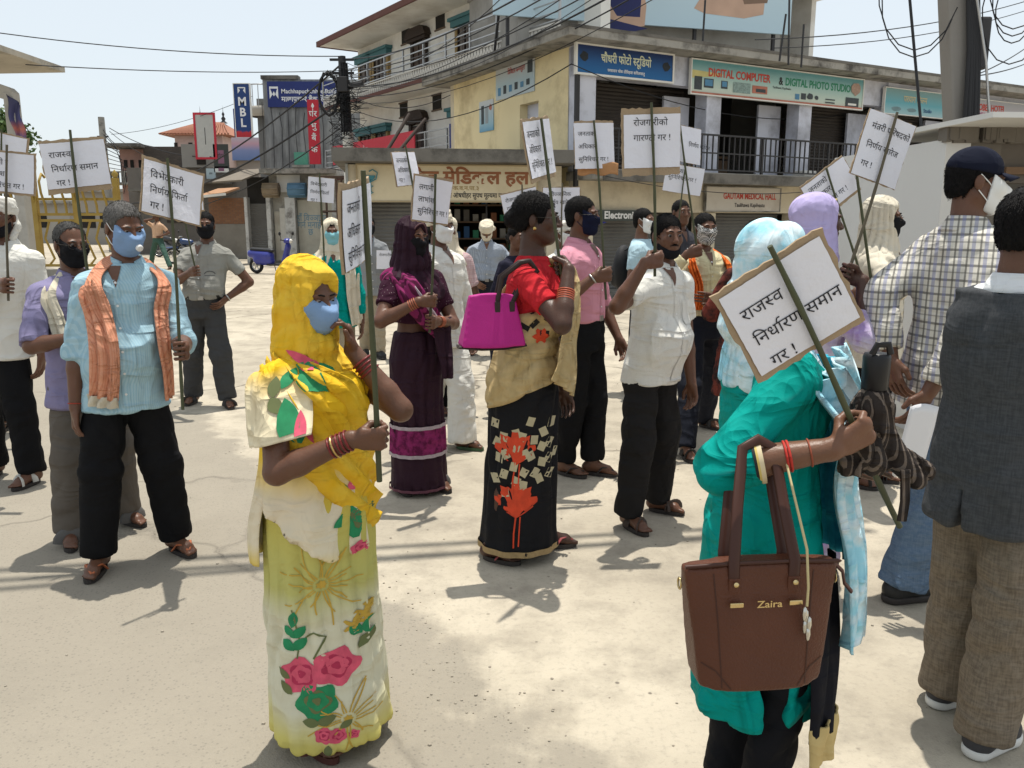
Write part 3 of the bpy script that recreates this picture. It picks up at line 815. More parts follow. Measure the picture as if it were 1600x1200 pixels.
    def glasses(s, col=(.03, .025, .02)):
        B = MB()
        for g in (-1, 1):
            pts = [s.hp(g*(.032+.022*math.cos(t)), -.104+.008*abs(math.cos(t)), .002+.016*math.sin(t)) for t in np.linspace(0, 2*PI, 17)]
            B.tube(pts, .0016, 5); B.tube([s.hp(g*.053, -.098, .006), s.hp(g*.077, -.05, .008), s.hp(g*.082, .012, .010)], .0016, 5)
        B.tube([s.hp(-.010, -.107, .006), s.hp(0, -.113, .008), s.hp(.010, -.107, .006)], .0015, 5)
        B.build('glasses', plain('glasses_frame', col, .3, .05), s.root); return s
    def turban(s, mat, tail=None, low=.0, seed=1, big=1.0):
        F = Fld(); k = s.k; M = s.Rh; rg = random.Random(seed)
        F.ell(s.hp(0, .016, .052), A3((.080, .100, .078))*k*big, .01, 'u', M)
        for j in range(5):
            tilt = rg.uniform(-.30, .30); tx = rg.uniform(-.15, .35); z = .035+.016*j+low; rr = 1.0-.035*j
            pts = []
            for q in range(25):
                t = 2*PI*q/24; x, y = .079*math.cos(t)*rr*big, .016+.099*math.sin(t)*rr*big
                pts.append(s.hp(x, y, z+x*tilt-y*tx*.6))
            for a, b in zip(pts, pts[1:]): F.cone(a, b, .016*k*big, .016*k*big, .006)
        if tail:
            for (p0, p1, p2, r0) in tail: F.cone(s.hp(*p0), s.hp(*p1), r0, r0*1.1, .02); F.cone(s.hp(*p1), s.hp(*p2), r0*1.1, r0*.9, .02)
        o = solid('turban', F, .0065*s.q, mat, s.root, [((.3, .4, 1), 42, .0022, seed), ((-.5, .3, .8), 36, .0018, seed+3)], 1); s.parts['turban'] = o
        return s
    def veil(s, mat, open_=(.064, .100), drop=.70, off=.018, width=1.0, name='headscarf', seed=2, front=True, folds=None, thick=.012, fore=.0, cover_sh=1.0, hemcut=None, cb=0):
        """cloth over the head that falls on the shoulders, open around the face"""
        F = Fld(); k = s.k; H = s.H; M = s.Rh
        F.ell(s.hp(0, .022, .036), (.078*k+thick, .098*k+thick, .088*k+thick), .02, 'u', M)
        F.ell(s.hp(0, .012, -.030), (.076*k+thick, .088*k+thick, .100*k), .03, 'u', M)
        c0 = s.hp(0, .02, -.07); r_ = s.ring(.80*H)
        q = [(drop*H, *s.ring(drop*H)), (.76*H, *s.ring(.76*H)), (.80*H, *s.ring(.80*H)), (.822*H, *s.ring(.815*H)), (.845*H, c0[0], c0[1], .078*k+.02, .085*k+.02), (c0[2]+.02, c0[0], c0[1], .074*k, .082*k)]
        q = [(a, b, c, d*(1.0 if a > .81*H else width)+.028*cover_sh*(1 if a < .815*H else .3), e) for a, b, c, d, e in q]
        if drop*H > .755*H: q = q[1:]
        F.loft(q, off=off, k=.035, mod=lambda t, z: 1+.045*np.sin(9*t+z*22+seed)*np.clip((.86*H-z)/.1, 0, 1))
        F.ell(s.hp(0, -.105, -.012+fore), (open_[0]*k, .062*k, open_[1]*k), .012, 's', M)
        F.ell(s.hp(0, -.155, -.012+fore), (open_[0]*k*1.05, .075*k, open_[1]*k*1.02), .012, 's', M)
        if hemcut: F.plane(*hemcut)
        o = solid(name, F, .0075*s.q, mat, s.root, folds or [(('t', s.neck[0], s.neck[1], 5), 16, .0075, seed), ((-.4, .6, 1), 10, .004, seed+1), ((1, .2, -.5), 12, .0035, seed+4)], 1); s.parts[name] = o
        return s
    def strip(s, name, path, w, mat, parent=None, thick=.006, waves=3, amp=.010, seed=0, taper=None, curve=.018):
        """a folded length of cloth along a path of (point, outward direction)"""
        P = [A3(p[0]) for p in path]; Nn = [unit(p[1]) for p in path]; n = len(P); m = 18
        ts = np.linspace(0, n-1, max(24, n*7)); rg = np.random.default_rng(seed); ph = rg.uniform(0, 6, 3)
        def cr(A_, t):
            i = int(min(t, n-1.0001)); u = t-i; p0, p1, p2, p3 = A_[max(i-1, 0)], A_[i], A_[min(i+1, n-1)], A_[min(i+2, n-1)]
            return .5*((2*p1)+(-p0+p2)*u+(2*p0-5*p1+4*p2-p3)*u*u+(-p0+3*p1-3*p2+p3)*u**3)
        c = [cr(P, t) for t in ts]; nn = [unit(cr(Nn, t)) for t in ts]; vs = []
        for i, t in enumerate(ts):
            d = unit(c[min(i+1, len(c)-1)]-c[max(i-1, 0)]); a = unit(np.cross(d, nn[i])); f = t/(n-1)
            ww = w*(taper(f) if taper else 1)
            for j in range(m+1):
                u = j/m-.5; z = amp*math.sin(2*PI*waves*u+ph[0]+1.3*math.sin(3*f+ph[1]))*(1-.3*abs(u))+amp*.4*math.sin(2*PI*waves*2.3*u+ph[2]+2*f)
                vs.append(c[i]+a*ww*u+nn[i]*(z+amp*.6-curve*(2*u)**2*min(1, ww/.1)))
        W_ = m+1; fs = [(i*W_+j, i*W_+j+1, (i+1)*W_+j+1, (i+1)*W_+j) for i in range(len(ts)-1) for j in range(m)]
        o = link(name, mesh_np(name, np.array(vs), np.array(fs)), mat, parent or s.root)
        md = o.modifiers.new('t', 'SOLIDIFY'); md.thickness = thick; md.offset = 0
        return o
    def bangles(s, sd, mat, n=3, f0=.86, dr=.004, name='bangle', r=.0032, gap=.012):
        A = s.arms[sd]; e, w = A['e'], A['w']; d = unit(w-e); a = unit(np.cross(d, (0.3, .2, 1))); b = np.cross(d, a)
        for i in range(n):
            f = f0; c = e+(w-e)*f-d*gap*i; rad = (.0235+(.0158-.0240)*f)*s.H+dr; B = MB()
            B.tube([c+(a*math.cos(t)+b*math.sin(t))*rad for t in np.linspace(0, 2*PI, 21)], r, 6); B.build(name, mat, s.root)
    def tube_part(s, name, pts, r, mat, n=8, flat=None): return MB().tube(pts, r, n, flat=flat).build(name, mat, s.root)
# ------------------------------------------------------------------ ground
def ground():
    m, nt, b = newmat('ground_concrete'); v = coords(nt)
    big = noise(nt, v, 0.55, 6, .6); mid = noise(nt, v, 3.2, 7, .62); fine = noise(nt, v, 42, 5, .7); tiny = noise(nt, v, 180, 2)
    c = mixc(nt, ramp(nt, big, [(.40, (0, 0, 0)), (.58, (1, 1, 1))]), (.365, .324, .256), (.480, .428, .340))
    c = mixc(nt, ramp(nt, mid, [(.46, (0, 0, 0)), (.68, (.75, .75, .75))]), c, (.255, .225, .180))
    c = mixc(nt, ramp(nt, fine, [(.52, (0, 0, 0)), (.75, (.5, .5, .5))]), c, (.22, .20, .17))
    c = mixc(nt, ramp(nt, fine, [(.25, (.45, .45, .45)), (.42, (0, 0, 0))]), c, (.50, .44, .34))
    wv = nd(nt, 'VectorMath', {0: v, 1: nd(nt, 'VectorMath', {0: nd(nt, 'TexNoise', {'Vector': v, 'Scale': 1.6, 'Detail': 5}).outputs['Color'], 1: (.9, .9, .9)}, operation='MULTIPLY').outputs[0]}, operation='ADD').outputs[0]
    cr = nd(nt, 'TexVoronoi', {'Vector': wv, 'Scale': .30}, feature='DISTANCE_TO_EDGE').outputs[0]
    ck = ramp(nt, cr, [(0, (1, 1, 1)), (.005, (.5, .5, .5)), (.010, (0, 0, 0))])
    ckm = nd(nt, 'Math', {0: ck, 1: ramp(nt, noise(nt, v, .8, 3), [(.40, (0, 0, 0)), (.55, (1, 1, 1))])}, operation='MULTIPLY').outputs[0]
    c = mixc(nt, ckm, c, (.12, .105, .085))
    vo = nd(nt, 'TexVoronoi', {'Vector': v, 'Scale': 9}).outputs['Distance']
    sp = nd(nt, 'Math', {0: ramp(nt, vo, [(.05, (1, 1, 1)), (.09, (0, 0, 0))]), 1: ramp(nt, noise(nt, v, 2.2, 2), [(.5, (0, 0, 0)), (.6, (.8, .8, .8))])}, operation='MULTIPLY').outputs[0]
    c = mixc(nt, sp, c, (.11, .095, .08))
    # greyer, grittier surface where the old asphalt shows through on one side of the crossing
    sp3 = nd(nt, 'SeparateXYZ', {0: v}); p0, p1 = G(372, 690), G(860, 1150); n0 = Vector((p1.y-p0.y, p0.x-p1.x, 0)).normalized(); k0 = n0.dot(p0)
    dl = math_(nt, 'ADD', math_(nt, 'ADD', math_(nt, 'MULTIPLY', sp3.outputs[0], n0.x), math_(nt, 'MULTIPLY', sp3.outputs[1], n0.y)), -k0)
    dl = math_(nt, 'ADD', dl, math_(nt, 'MULTIPLY', math_(nt, 'ADD', noise(nt, v, 1.3, 7, .65), -.5), 1.5))
    zone = ramp(nt, math_(nt, 'ADD', dl, .5), [(.47, (0, 0, 0)), (.62, (.75, .75, .75))])
    grit = nd(nt, 'TexVoronoi', {'Vector': v, 'Scale': 60}).outputs['Distance']
    ga = mixc(nt, ramp(nt, grit, [(.12, (.65, .65, .65)), (.32, (0, 0, 0))]), mixc(nt, mid, (.190, .172, .142), (.310, .278, .226)), (.13, .12, .105))
    c = mixc(nt, zone, c, ga)
    nt.links.new(c, b.inputs['Base Color']); b.inputs['Roughness'].default_value = .93; b.inputs['Specular IOR Level'].default_value = .15
    h = nd(nt, 'Math', {0: math_(nt, 'MULTIPLY', fine, .6), 1: math_(nt, 'MULTIPLY', tiny, .4)}, operation='ADD').outputs[0]
    h = nd(nt, 'Math', {0: h, 1: math_(nt, 'MULTIPLY', ckm, 1.5)}, operation='SUBTRACT').outputs[0]
    bump(nt, b, h, .55, .012)
    tag(MB().add([(-400, -60, 0), (400, -60, 0), (400, 700, 0), (-400, 700, 0)], [(0, 1, 2, 3)]).build('ground', m), kind='structure')
    pts = [G(*q) for q in ((372, 690), (415, 760), (470, 860), (590, 905), (640, 960), (660, 1040), (760, 1100), (860, 1140))]
    # loose stones and litter, scattered thinly
    st = MB(); rg = random.Random(3)
    def pebble(x, y, r):
        a = rg.uniform(0, 6); vs = []
        for z, q in ((0, 1), (r*.7, .75)):
            for j in range(5): t = a+j*1.256; e = r*q*rg.uniform(.7, 1.2); vs.append((x+e*math.cos(t), y+e*math.sin(t)*.8, z))
        st.add(vs, [(0, 1, 6, 5), (1, 2, 7, 6), (2, 3, 8, 7), (3, 4, 9, 8), (4, 0, 5, 9), (5, 6, 7, 8, 9)])
    for p, q in zip(pts, pts[1:]):
        for k in range(26): t = p.lerp(q, rg.random()); pebble(t.x+rg.gauss(0, .10), t.y+rg.gauss(0, .10), rg.uniform(.002, .006))
    for k in range(300): y = rg.uniform(1.6, 12); pebble(rg.uniform(-.7, .7)*y, y, rg.uniform(.0025, .008))
    tag(st.build('gravel', plain('gravel_stone', (.30, .265, .215), .95, .4, 30)), 'loose gravel and small stones scattered over the pale ground', 'gravel', kind='stuff')
ground()
# ------------------------------------------------------------------ buildings
class Bld:
    def __init__(s, name, label, cat, loc, ang, group=None):
        s.root = tag(empty(name, (loc[0], loc[1], 0), ang), label, cat, group); s.ang = ang
        s.M = Matrix.Translation((loc[0], loc[1], 0)) @ Matrix.Rotation(ang, 4, 'Z'); s.I = s.M.inverted()
    def on(s, px, py, y=0.0):    # where the line of sight meets the plane y of this building
        o = s.I @ Vector((0, 0, EYE)); d = s.I.to_3x3() @ ray(px, py); t = (y-o.y)/d.y; p = o+d*t; return p.x, p.z
    def onx(s, px, py, x=0.0):   # the same for its side wall
        o = s.I @ Vector((0, 0, EYE)); d = s.I.to_3x3() @ ray(px, py); t = (x-o.x)/d.x; p = o+d*t; return p.y, p.z
    def part(s, name, mat, *boxes, bevel=0, parent=None):
        m = MB()
        for q in boxes: m.box(*q)
        return m.build(name, mat, parent or s.root, bevel)
    def world(s, x, y, z): return s.M @ Vector((x, y, z))
def rail(b, x0, x1, y, z0, z1, mat, step=.14, mids=(), r=.012, post=2.2, name='baluster'):
    MB().bar((x0, y, z1), (x1, y, z1), .05, .035).build('top_rail', mat, b.root)
    for q in mids: MB().bar((x0, y, q), (x1, y, q), .028).build('rail', mat, b.root)
    MB().bar((x0, y, z0+.06), (x1, y, z0+.06), .03).build('rail', mat, b.root)
    n = int((x1-x0)/post)+1
    for i in range(n+1): x = x0+(x1-x0)*i/n; MB().bar((x, y, z0), (x, y, z1), .05).build('post', mat, b.root)
    if step:
        me = None; k = int((x1-x0)/step)
        for i in range(1, k):
            x = x0+(x1-x0)*i/k
            if me is None: o = MB().bar((0, 0, z0+.06), (0, 0, z1), r*2).build(name, mat, b.root); me = o.data
            else: o = link(name, me, None, b.root)
            o.location = (x, y, 0)
def shutter(b, x0, x1, y, z0, z1, mat, name='roller_shutter', parent=None):
    n = max(6, int((z1-z0)/.075)); m = MB()
    for i in range(n):
        a, c = z0+(z1-z0)*i/n, z0+(z1-z0)*(i+1)/n; h = (a+c)/2
        m.add([(x0, y, a), (x1, y, a), (x1, y-.022, h), (x0, y-.022, h), (x1, y, c-.004), (x0, y, c-.004)], [(0, 1, 2, 3), (3, 2, 4, 5)])
    m.add([(x0, y+.004, z0), (x1, y+.004, z0), (x1, y+.004, z1), (x0, y+.004, z1)], [(0, 1, 2, 3)])
    return m.build(name, mat, parent or b.root)
def board(label, b, x0, x1, z0, z1, y, bg, lines=(), frame=None, ft=.035, extra=None, name='signboard', thick=.06, side=False, cat='sign', wob=0):
    """a sign as a flat board at its place on the building; lines: (text, fx, fz, size, align, bold, squeeze, material)"""
    c = b.world((x0+x1)/2, y, z0) if not side else b.world(y, (x0+x1)/2, z0)
    t = tag(empty(name, tuple(c), b.ang if not side else b.ang-PI/2), label, cat); w, h = x1-x0, z1-z0
    m = MB(); m.box(-w/2, w/2, -thick, 0, 0, h)
    m.build('panel', bg, t)
    if frame:
        for q in ((-w/2-ft, w/2+ft, -thick-.02, .0, h, h+ft), (-w/2-ft, w/2+ft, -thick-.02, .0, -ft, 0), (-w/2-ft, -w/2, -thick-.02, 0, 0, h), (w/2, w/2+ft, -thick-.02, 0, 0, h)): MB().box(*q).build('frame', frame, t)
    by = {}
    for ln in lines: by.setdefault(ln[7], []).append((ln[0], (ln[1]-.5)*w, ln[2]*h, ln[3]*h, ln[4], ln[5], ln[6]))
    for mt, l in by.items(): lettering('lettering', l, mt, t, lambda x, z: (x, -thick-.006, z))
    if extra:
        for i, (poly, mt) in enumerate(extra):
            e = MB(); e.add([((x-.5)*w, -thick-.003-.0008*i, z*h) for x, z in poly], [tuple(range(len(poly)))]); e.build('printed_picture', mt, t)
    return t
P_ = lambda n, c, r=.7, **k: plain('paint_'+n, c, r, **k)
CONC = plain('old_concrete', (.30, .285, .255), .95, .2, 2.5, .5, 18, stain=(.055, .05, .045), stain_amt=.9, stain_scale=2.2); CONCD = plain('sooty_concrete', (.15, .14, .125), .95, .25, 2.5, .5, 16, stain=(.04, .037, .033), stain_amt=.85, stain_scale=1.8)
CREAMW = plain('cream_plaster', (.60, .53, .40), .9, .10, 2, .3, 30, stain=(.22, .18, .13), stain_amt=.5, stain_scale=1.1); YELLOWW = plain('yellow_plaster', (.78, .66, .40), .9, .07, 1.5, .2, 40, stain=(.30, .22, .11), stain_amt=.55, stain_scale=.9)
LAV = plain('lavender_paint', (.58, .59, .66), .8, .06, 2, .2, 30, stain=(.20, .19, .20), stain_amt=.6); WHITEW = plain('white_plaster', (.76, .74, .69), .9, .06, 1.2, .2, 30, stain=(.42, .37, .30), stain_amt=.5, stain_scale=.7)
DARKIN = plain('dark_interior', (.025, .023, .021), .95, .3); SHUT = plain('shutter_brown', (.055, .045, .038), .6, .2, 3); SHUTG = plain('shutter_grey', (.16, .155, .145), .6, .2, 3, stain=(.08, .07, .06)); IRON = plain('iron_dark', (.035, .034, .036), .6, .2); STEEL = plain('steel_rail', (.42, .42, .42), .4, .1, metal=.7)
WOODD = plain('carved_wood', (.035, .022, .016), .7, .3, 12, .6, 30); TEALP = plain('teal_trim', (.06, .16, .175), .7, .15); MAROON = plain('maroon_edge', (.12, .05, .04), .8, .15); CURT = cloth('curtain', (.20, .17, .15), (.10, .085, .08), 'stripes', 6); OCHRE = plain('ochre_frame', (.28, .19, .075), .7)
SW = plain('sign_white', (.72, .71, .67), .6, .05, stain=(.5, .45, .38), stain_amt=.3); SBLUE = plain('sign_blue', (.012, .075, .20), .5, .15); SNAVY = plain('sign_navy', (.018, .03, .145), .5, .15); SRED = plain('sign_red', (.50, .025, .045), .5, .15); SLET = plain('letter_cream', (.62, .64, .46), .6); SREDL = plain('letter_red', (.48, .06, .04), .6, .2); SGREENL = plain('letter_green', (.035, .22, .12), .6, .2); SBROWN = plain('letter_brown', (.26, .10, .045), .6, .2); SBLK = plain('letter_black', (.03, .028, .03), .6); SWL = plain('letter_white', (.74, .74, .74), .6); SCREAM = plain('sign_cream', (.60, .52, .36), .7, .08, 3, stain=(.36, .28, .17), stain_amt=.35)
def bands(name, stops):          # a printed colour gradient running up the board
    if name in MATS: return MATS[name]
    m, nt, b = newmat(name); tc = nd(nt, 'TexCoord'); s = nd(nt, 'SeparateXYZ', {0: tc.outputs['Generated']})
    t = math_(nt, 'ADD', s.outputs[2], math_(nt, 'MULTIPLY', noise(nt, tc.outputs['Generated'], 4, 4), .12)); nt.links.new(ramp(nt, t, stops), b.inputs['Base Color']); b.inputs['Roughness'].default_value = .55; MATS[name] = m; return m
def corner_building():
    b = Bld('corner_building', 'two storey corner building with concrete roof slab, yellow side wall and shuttered shops', 'building', (1.30, 17.2), R(29.3)); Lx = 21; top = 5.03
    xs = [0, 3.35, 6.2, 9.3, 12.4, 15.6, 18.6, Lx-.4]
    b.part('side_wall', YELLOWW, (0, .30, .3, 1.5, 0, top), (0, .30, 1.5, 2.3, 0, 2.9), (0, .30, 1.5, 2.3, 4.15, top), (0, .30, 2.3, 5.7, 0, top)); b.part('recess', LAV, (.20, .26, 1.5, 2.3, 2.9, 4.15))
    b.part('back_wall', CREAMW, (0, Lx, 5.7, 5.9, 0, top)); b.part('roof_slab', CONC, (-.62, Lx+.6, -.62, 6.3, top, top+.14)); b.part('roof_kerb', CONCD, (-.63, Lx+.61, -.63, -.50, top+.14, top+.20), (-.63, -.50, -.50, 6.3, top+.14, top+.20))
    b.part('balcony_slab', CONC, (-.05, Lx, -1.0, 0.3, 2.42, 2.60)); b.part('balcony_edge', CONCD, (-.06, Lx, -1.03, -1.001, 2.38, 2.58)); b.part('lintel_beam', CREAMW, (0, Lx, .0, .28, 1.80, 2.42)); b.part('floor_slab', CONC, (.3, Lx, .3, 5.7, 2.40, 2.59)); b.part('head_beam', LAV, (0, Lx, .02, .28, 4.45, top))
    for x in xs: b.part('pillar', LAV, (x, x+.42, -.04, .34, 2.60, top-.003), bevel=.01); b.part('pillar', CREAMW, (x, x+.42, -.03, .30, 0, 1.80), bevel=.01)
    for i, (a, c) in enumerate(zip(xs, xs[1:])):
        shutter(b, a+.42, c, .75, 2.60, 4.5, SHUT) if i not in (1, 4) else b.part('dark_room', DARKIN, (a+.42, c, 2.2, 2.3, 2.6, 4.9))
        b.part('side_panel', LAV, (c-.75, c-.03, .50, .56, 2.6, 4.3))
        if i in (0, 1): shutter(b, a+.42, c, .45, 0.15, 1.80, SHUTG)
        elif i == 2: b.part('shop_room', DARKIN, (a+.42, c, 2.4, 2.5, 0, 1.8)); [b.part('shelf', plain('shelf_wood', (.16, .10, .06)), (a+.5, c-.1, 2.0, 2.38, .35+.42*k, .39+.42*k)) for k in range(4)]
        else: shutter(b, a+.42, c, .45, .15, 1.80, SHUT)
        b.part('doorstep', CONC, (a+.42, c, -.5, .44, 0, .15))
    b.part('storage_shelf', plain('shelf_wood', (.16, .10, .06)), (4.0, 5.6, 1.6, 2.1, 2.6, 3.1), (4.0, 5.6, 1.6, 2.1, 3.14, 3.20))
    rail(b, .05, Lx-.3, -.93, 2.60, 3.36, IRON, .15, (3.0,)); b.part('drain_pipe', IRON, (-.09, -.01, -.10, -.02, .1, top))
    for x, w, h, c in ((6.9, .5, .16, SW), (7.5, .7, .28, SW), (8.3, .6, .40, CONC), (9.9, .5, .38, SW), (6.2, .3, .10, SW), (5.6, .4, .14, SW)):
        tag(b.part('balcony_parcel', c, (x, x+w, -.85, -.5, 2.603, 2.60+h), bevel=.02), 'white bundle left on the balcony floor behind the iron railing', 'parcel', 'bundles on the balcony'); o = bpy.data.objects[-1] if False else None
    return b
CB = corner_building()
for o in list(CB.root.children):
    if o.name.startswith('balcony_parcel'): mw = CB.M.copy(); o.parent = None; o.matrix_world = mw
def corner_signs():
    b = CB; x0, _ = b.on(901, 90, -.1); x1, _ = b.on(1050, 100, -.1); sky_ = bands('sign_blue_fade', [(.0, (.015, .13, .33)), (.5, (.015, .09, .26)), (1, (.012, .03, .11))])
    cam_i = plain('print_camera', (.02, .025, .03), .6, .4, 20)
    def blob(cx, cz, w, h, n=10, s=1): r_ = random.Random(s); return [(cx+w*math.cos(2*PI*i/n)*r_.uniform(.7, 1), cz+h*math.sin(2*PI*i/n)*r_.uniform(.7, 1)) for i in range(n)]
    board('blue signboard with cream Devanagari letters under the concrete roof corner', b, x0, x1, 4.48, 5.00, -.06, sky_, [('चौधरी फोटो ~सटूिडयो', .5, .46, .42, 'c', .022, .80, SLET), ('प_रशासन चोक तौिलहवा किपलव~सतु', .5, .13, .15, 'c', .015, .95, SWL)], SW, .04, [(blob(.07, .6, .05, .2, 10, 1), cam_i), (blob(.93, .55, .05, .2, 10, 2), cam_i)])
    x0, _ = b.on(1079, 130, -.1); x1, _ = b.on(1348, 130, -.1); bg = bands('sign_sea_fade', [(0, (.55, .52, .44)), (.25, (.50, .58, .50)), (.6, (.34, .50, .46)), (1, (.12, .30, .32))])
    dk_ = plain('print_machine', (.05, .06, .065), .6, .4, 14); bl = plain('print_screen', (.08, .22, .36), .5, .3, 8); yl = plain('print_yellow', (.55, .48, .20), .6, .3, 4); rd = plain('print_red', (.42, .15, .10), .6, .4, 8); ex = []
    def R4(a, c, e, f): return [(a, c), (e, c), (e, f), (a, f)]
    ex.append(([(0, .45), (.16, .60), (.16, .66), (0, .70)], yl))
    for q in (R4(.015, .12, .055, .52), R4(.065, .20, .115, .48), R4(.155, .22, .19, .46), R4(.61, .14, .64, .34)): ex.append((q, dk_))
    for q in (R4(.07, .26, .11, .45), R4(.16, .28, .185, .44), R4(.575, .12, .60, .30)): ex.append((q, bl))
    ex += [(R4(.22, .14, .315, .46), plain('print_collage', (.22, .30, .28), .6, .8, 26)), (R4(.325, .18, .41, .42), rd), (R4(.345, .22, .40, .33), dk_), (blob(.665, .26, .022, .13, 9, 3), dk_), (blob(.705, .24, .014, .08, 9, 4), dk_), (R4(.76, .10, .82, .14), dk_), (R4(.76, .20, .82, .24), dk_), (R4(.89, .02, .975, .36), dk_), (R4(.905, .10, .96, .17), SW), (blob(.95, .66, .035, .24, 12, 5), plain('print_face', (.38, .26, .20), .6, .5, 20)), (R4(0, 0, 1, .055), rd)]
    board('long pale sign with red and green lettering and pictures of computers above the balcony', b, x0, x1, 4.30, 4.98, -.06, bg, [('DIGITAL COMPUTER', .085, .56, .34, 'l', .03, .86, SREDL), ('&', .475, .54, .34, 'l', .03, .85, SBLK), ('DIGITAL PHOTO STUDIO', .512, .54, .34, 'l', .028, .84, SGREENL), ('Taulihawa, Kapilvastu', .44, .40, .10, 'l', .01, 1, SBLK)], SW, .025, ex)
    x0, _ = b.on(1381, 160, -.1); x1, _ = b.on(1474, 165, -.1); bg = bands('sign_teal_fade', [(0, (.35, .50, .52)), (.5, (.12, .36, .42)), (1, (.20, .33, .33))])
    board('weathered blue green sign with faint pale letters beside the utility pole', b, x0, x1, 4.28, 4.88, -.06, bg, [('प_रयाग िफ~लम', .5, .52, .36, 'c', .02, .9, plain('letter_sand', (.52, .46, .28), .7)), ('Studio', .72, .16, .22, 'c', .02, 1, SBLUE)], SW, .02, [(blob(.2, .2, .10, .12, 9, 8), plain('print_rock', (.16, .25, .27), .6, .4)), (blob(.45, .2, .1, .1, 9, 9), plain('print_rock', (.16, .25, .27)))])
    x0, _ = b.on(1519, 170, -.1); bg = bands('sign_hotel', [(0, (.04, .20, .08)), (.2, (.05, .26, .10)), (.24, (.58, .56, .56)), (.62, (.50, .44, .46)), (.75, (.40, .38, .40)), (1, (.36, .36, .38))])
    board('grey and green travel sign with red letters beyond the utility pole', b, x0, x0+4.6, 4.18, 4.86, -.06, bg, [('NOBEL HOTEL', .02, .60, .34, 'l', .03, .9, SREDL), ('TRAVELS & TOURS PVT. LTD.', .02, .38, .20, 'l', .02, .9, plain('letter_mag', (.40, .08, .20))), ('Main Chowk, Taulihawa', .02, .06, .15, 'l', .012, .95, SWL)], SW, .02)
    x0, z0 = b.on(1098, 330, -.02); x1, _ = b.on(1213, 330, -.02)
    board('cream shop sign with red English lettering over the dark ground floor shop', b, x0, x1, 1.84, 2.36, -.05, plain('sign_dustwhite', (.54, .50, .44), .7, .1, 2, stain=(.36, .30, .24)), [('GAUTAM MEDICAL HALL', .58, .52, .36, 'c', .028, .78, SREDL), ('Taulihawa Kapilvastu', .58, .18, .24, 'c', .014, .9, SBLK)], CONC, .02)
    x0, _ = b.on(915, 325, -.02); x1, _ = b.on(1000, 325, -.02)
    board('dark strip over the grey shutter with white tail of a shop name', b, x0, x1, 1.62, 1.84, -.05, plain('sign_darkgreen', (.06, .07, .065), .6), [('Electronica', .96, .22, .95, 'r', .03, 1.0, SWL)])
    # posters on the yellow side wall
    def side(label, pxs, bg, lines, ex=None):
        (xa, ya), (xb, yb) = pxs; y1, zt = b.onx(xa, ya); y0, zb = b.onx(xb, yb); return board(label, b, y0, y1, zb, zt, -.002, bg, lines, None, extra=ex, thick=.02, side=True, name='wall_poster', cat='poster')
    pale = bands('poster_sky', [(0, (.50, .55, .56)), (.45, (.42, .54, .58)), (1, (.60, .60, .58))]); side('pale poster with rows of equipment on the yellow wall', ((776, 106), (836, 142)), pale, [('िडिजटल क~मपयुटर', .55, .68, .2, 'c', .015, .8, SREDL)], [(R4(.06+.15*i, .12+.02*i, .14+.15*i, .36+.03*(i % 2)), dk_ if i % 2 else bl) for i in range(6)]+[(R4(.84, .55, .96, .9), dk_)])
    side('small blue poster with standing figures lower on the yellow wall', ((750, 160), (772, 203)), bands('poster_blue', [(0, (.08, .28, .45)), (.3, (.30, .48, .56)), (1, (.56, .58, .58))]), [], [(R4(.15, .25, .35, .85), dk_), (R4(.45, .25, .65, .80), plain('print_grey', (.30, .34, .36))), (blob(.82, .75, .12, .12, 10, 3), rd)])
corner_signs()
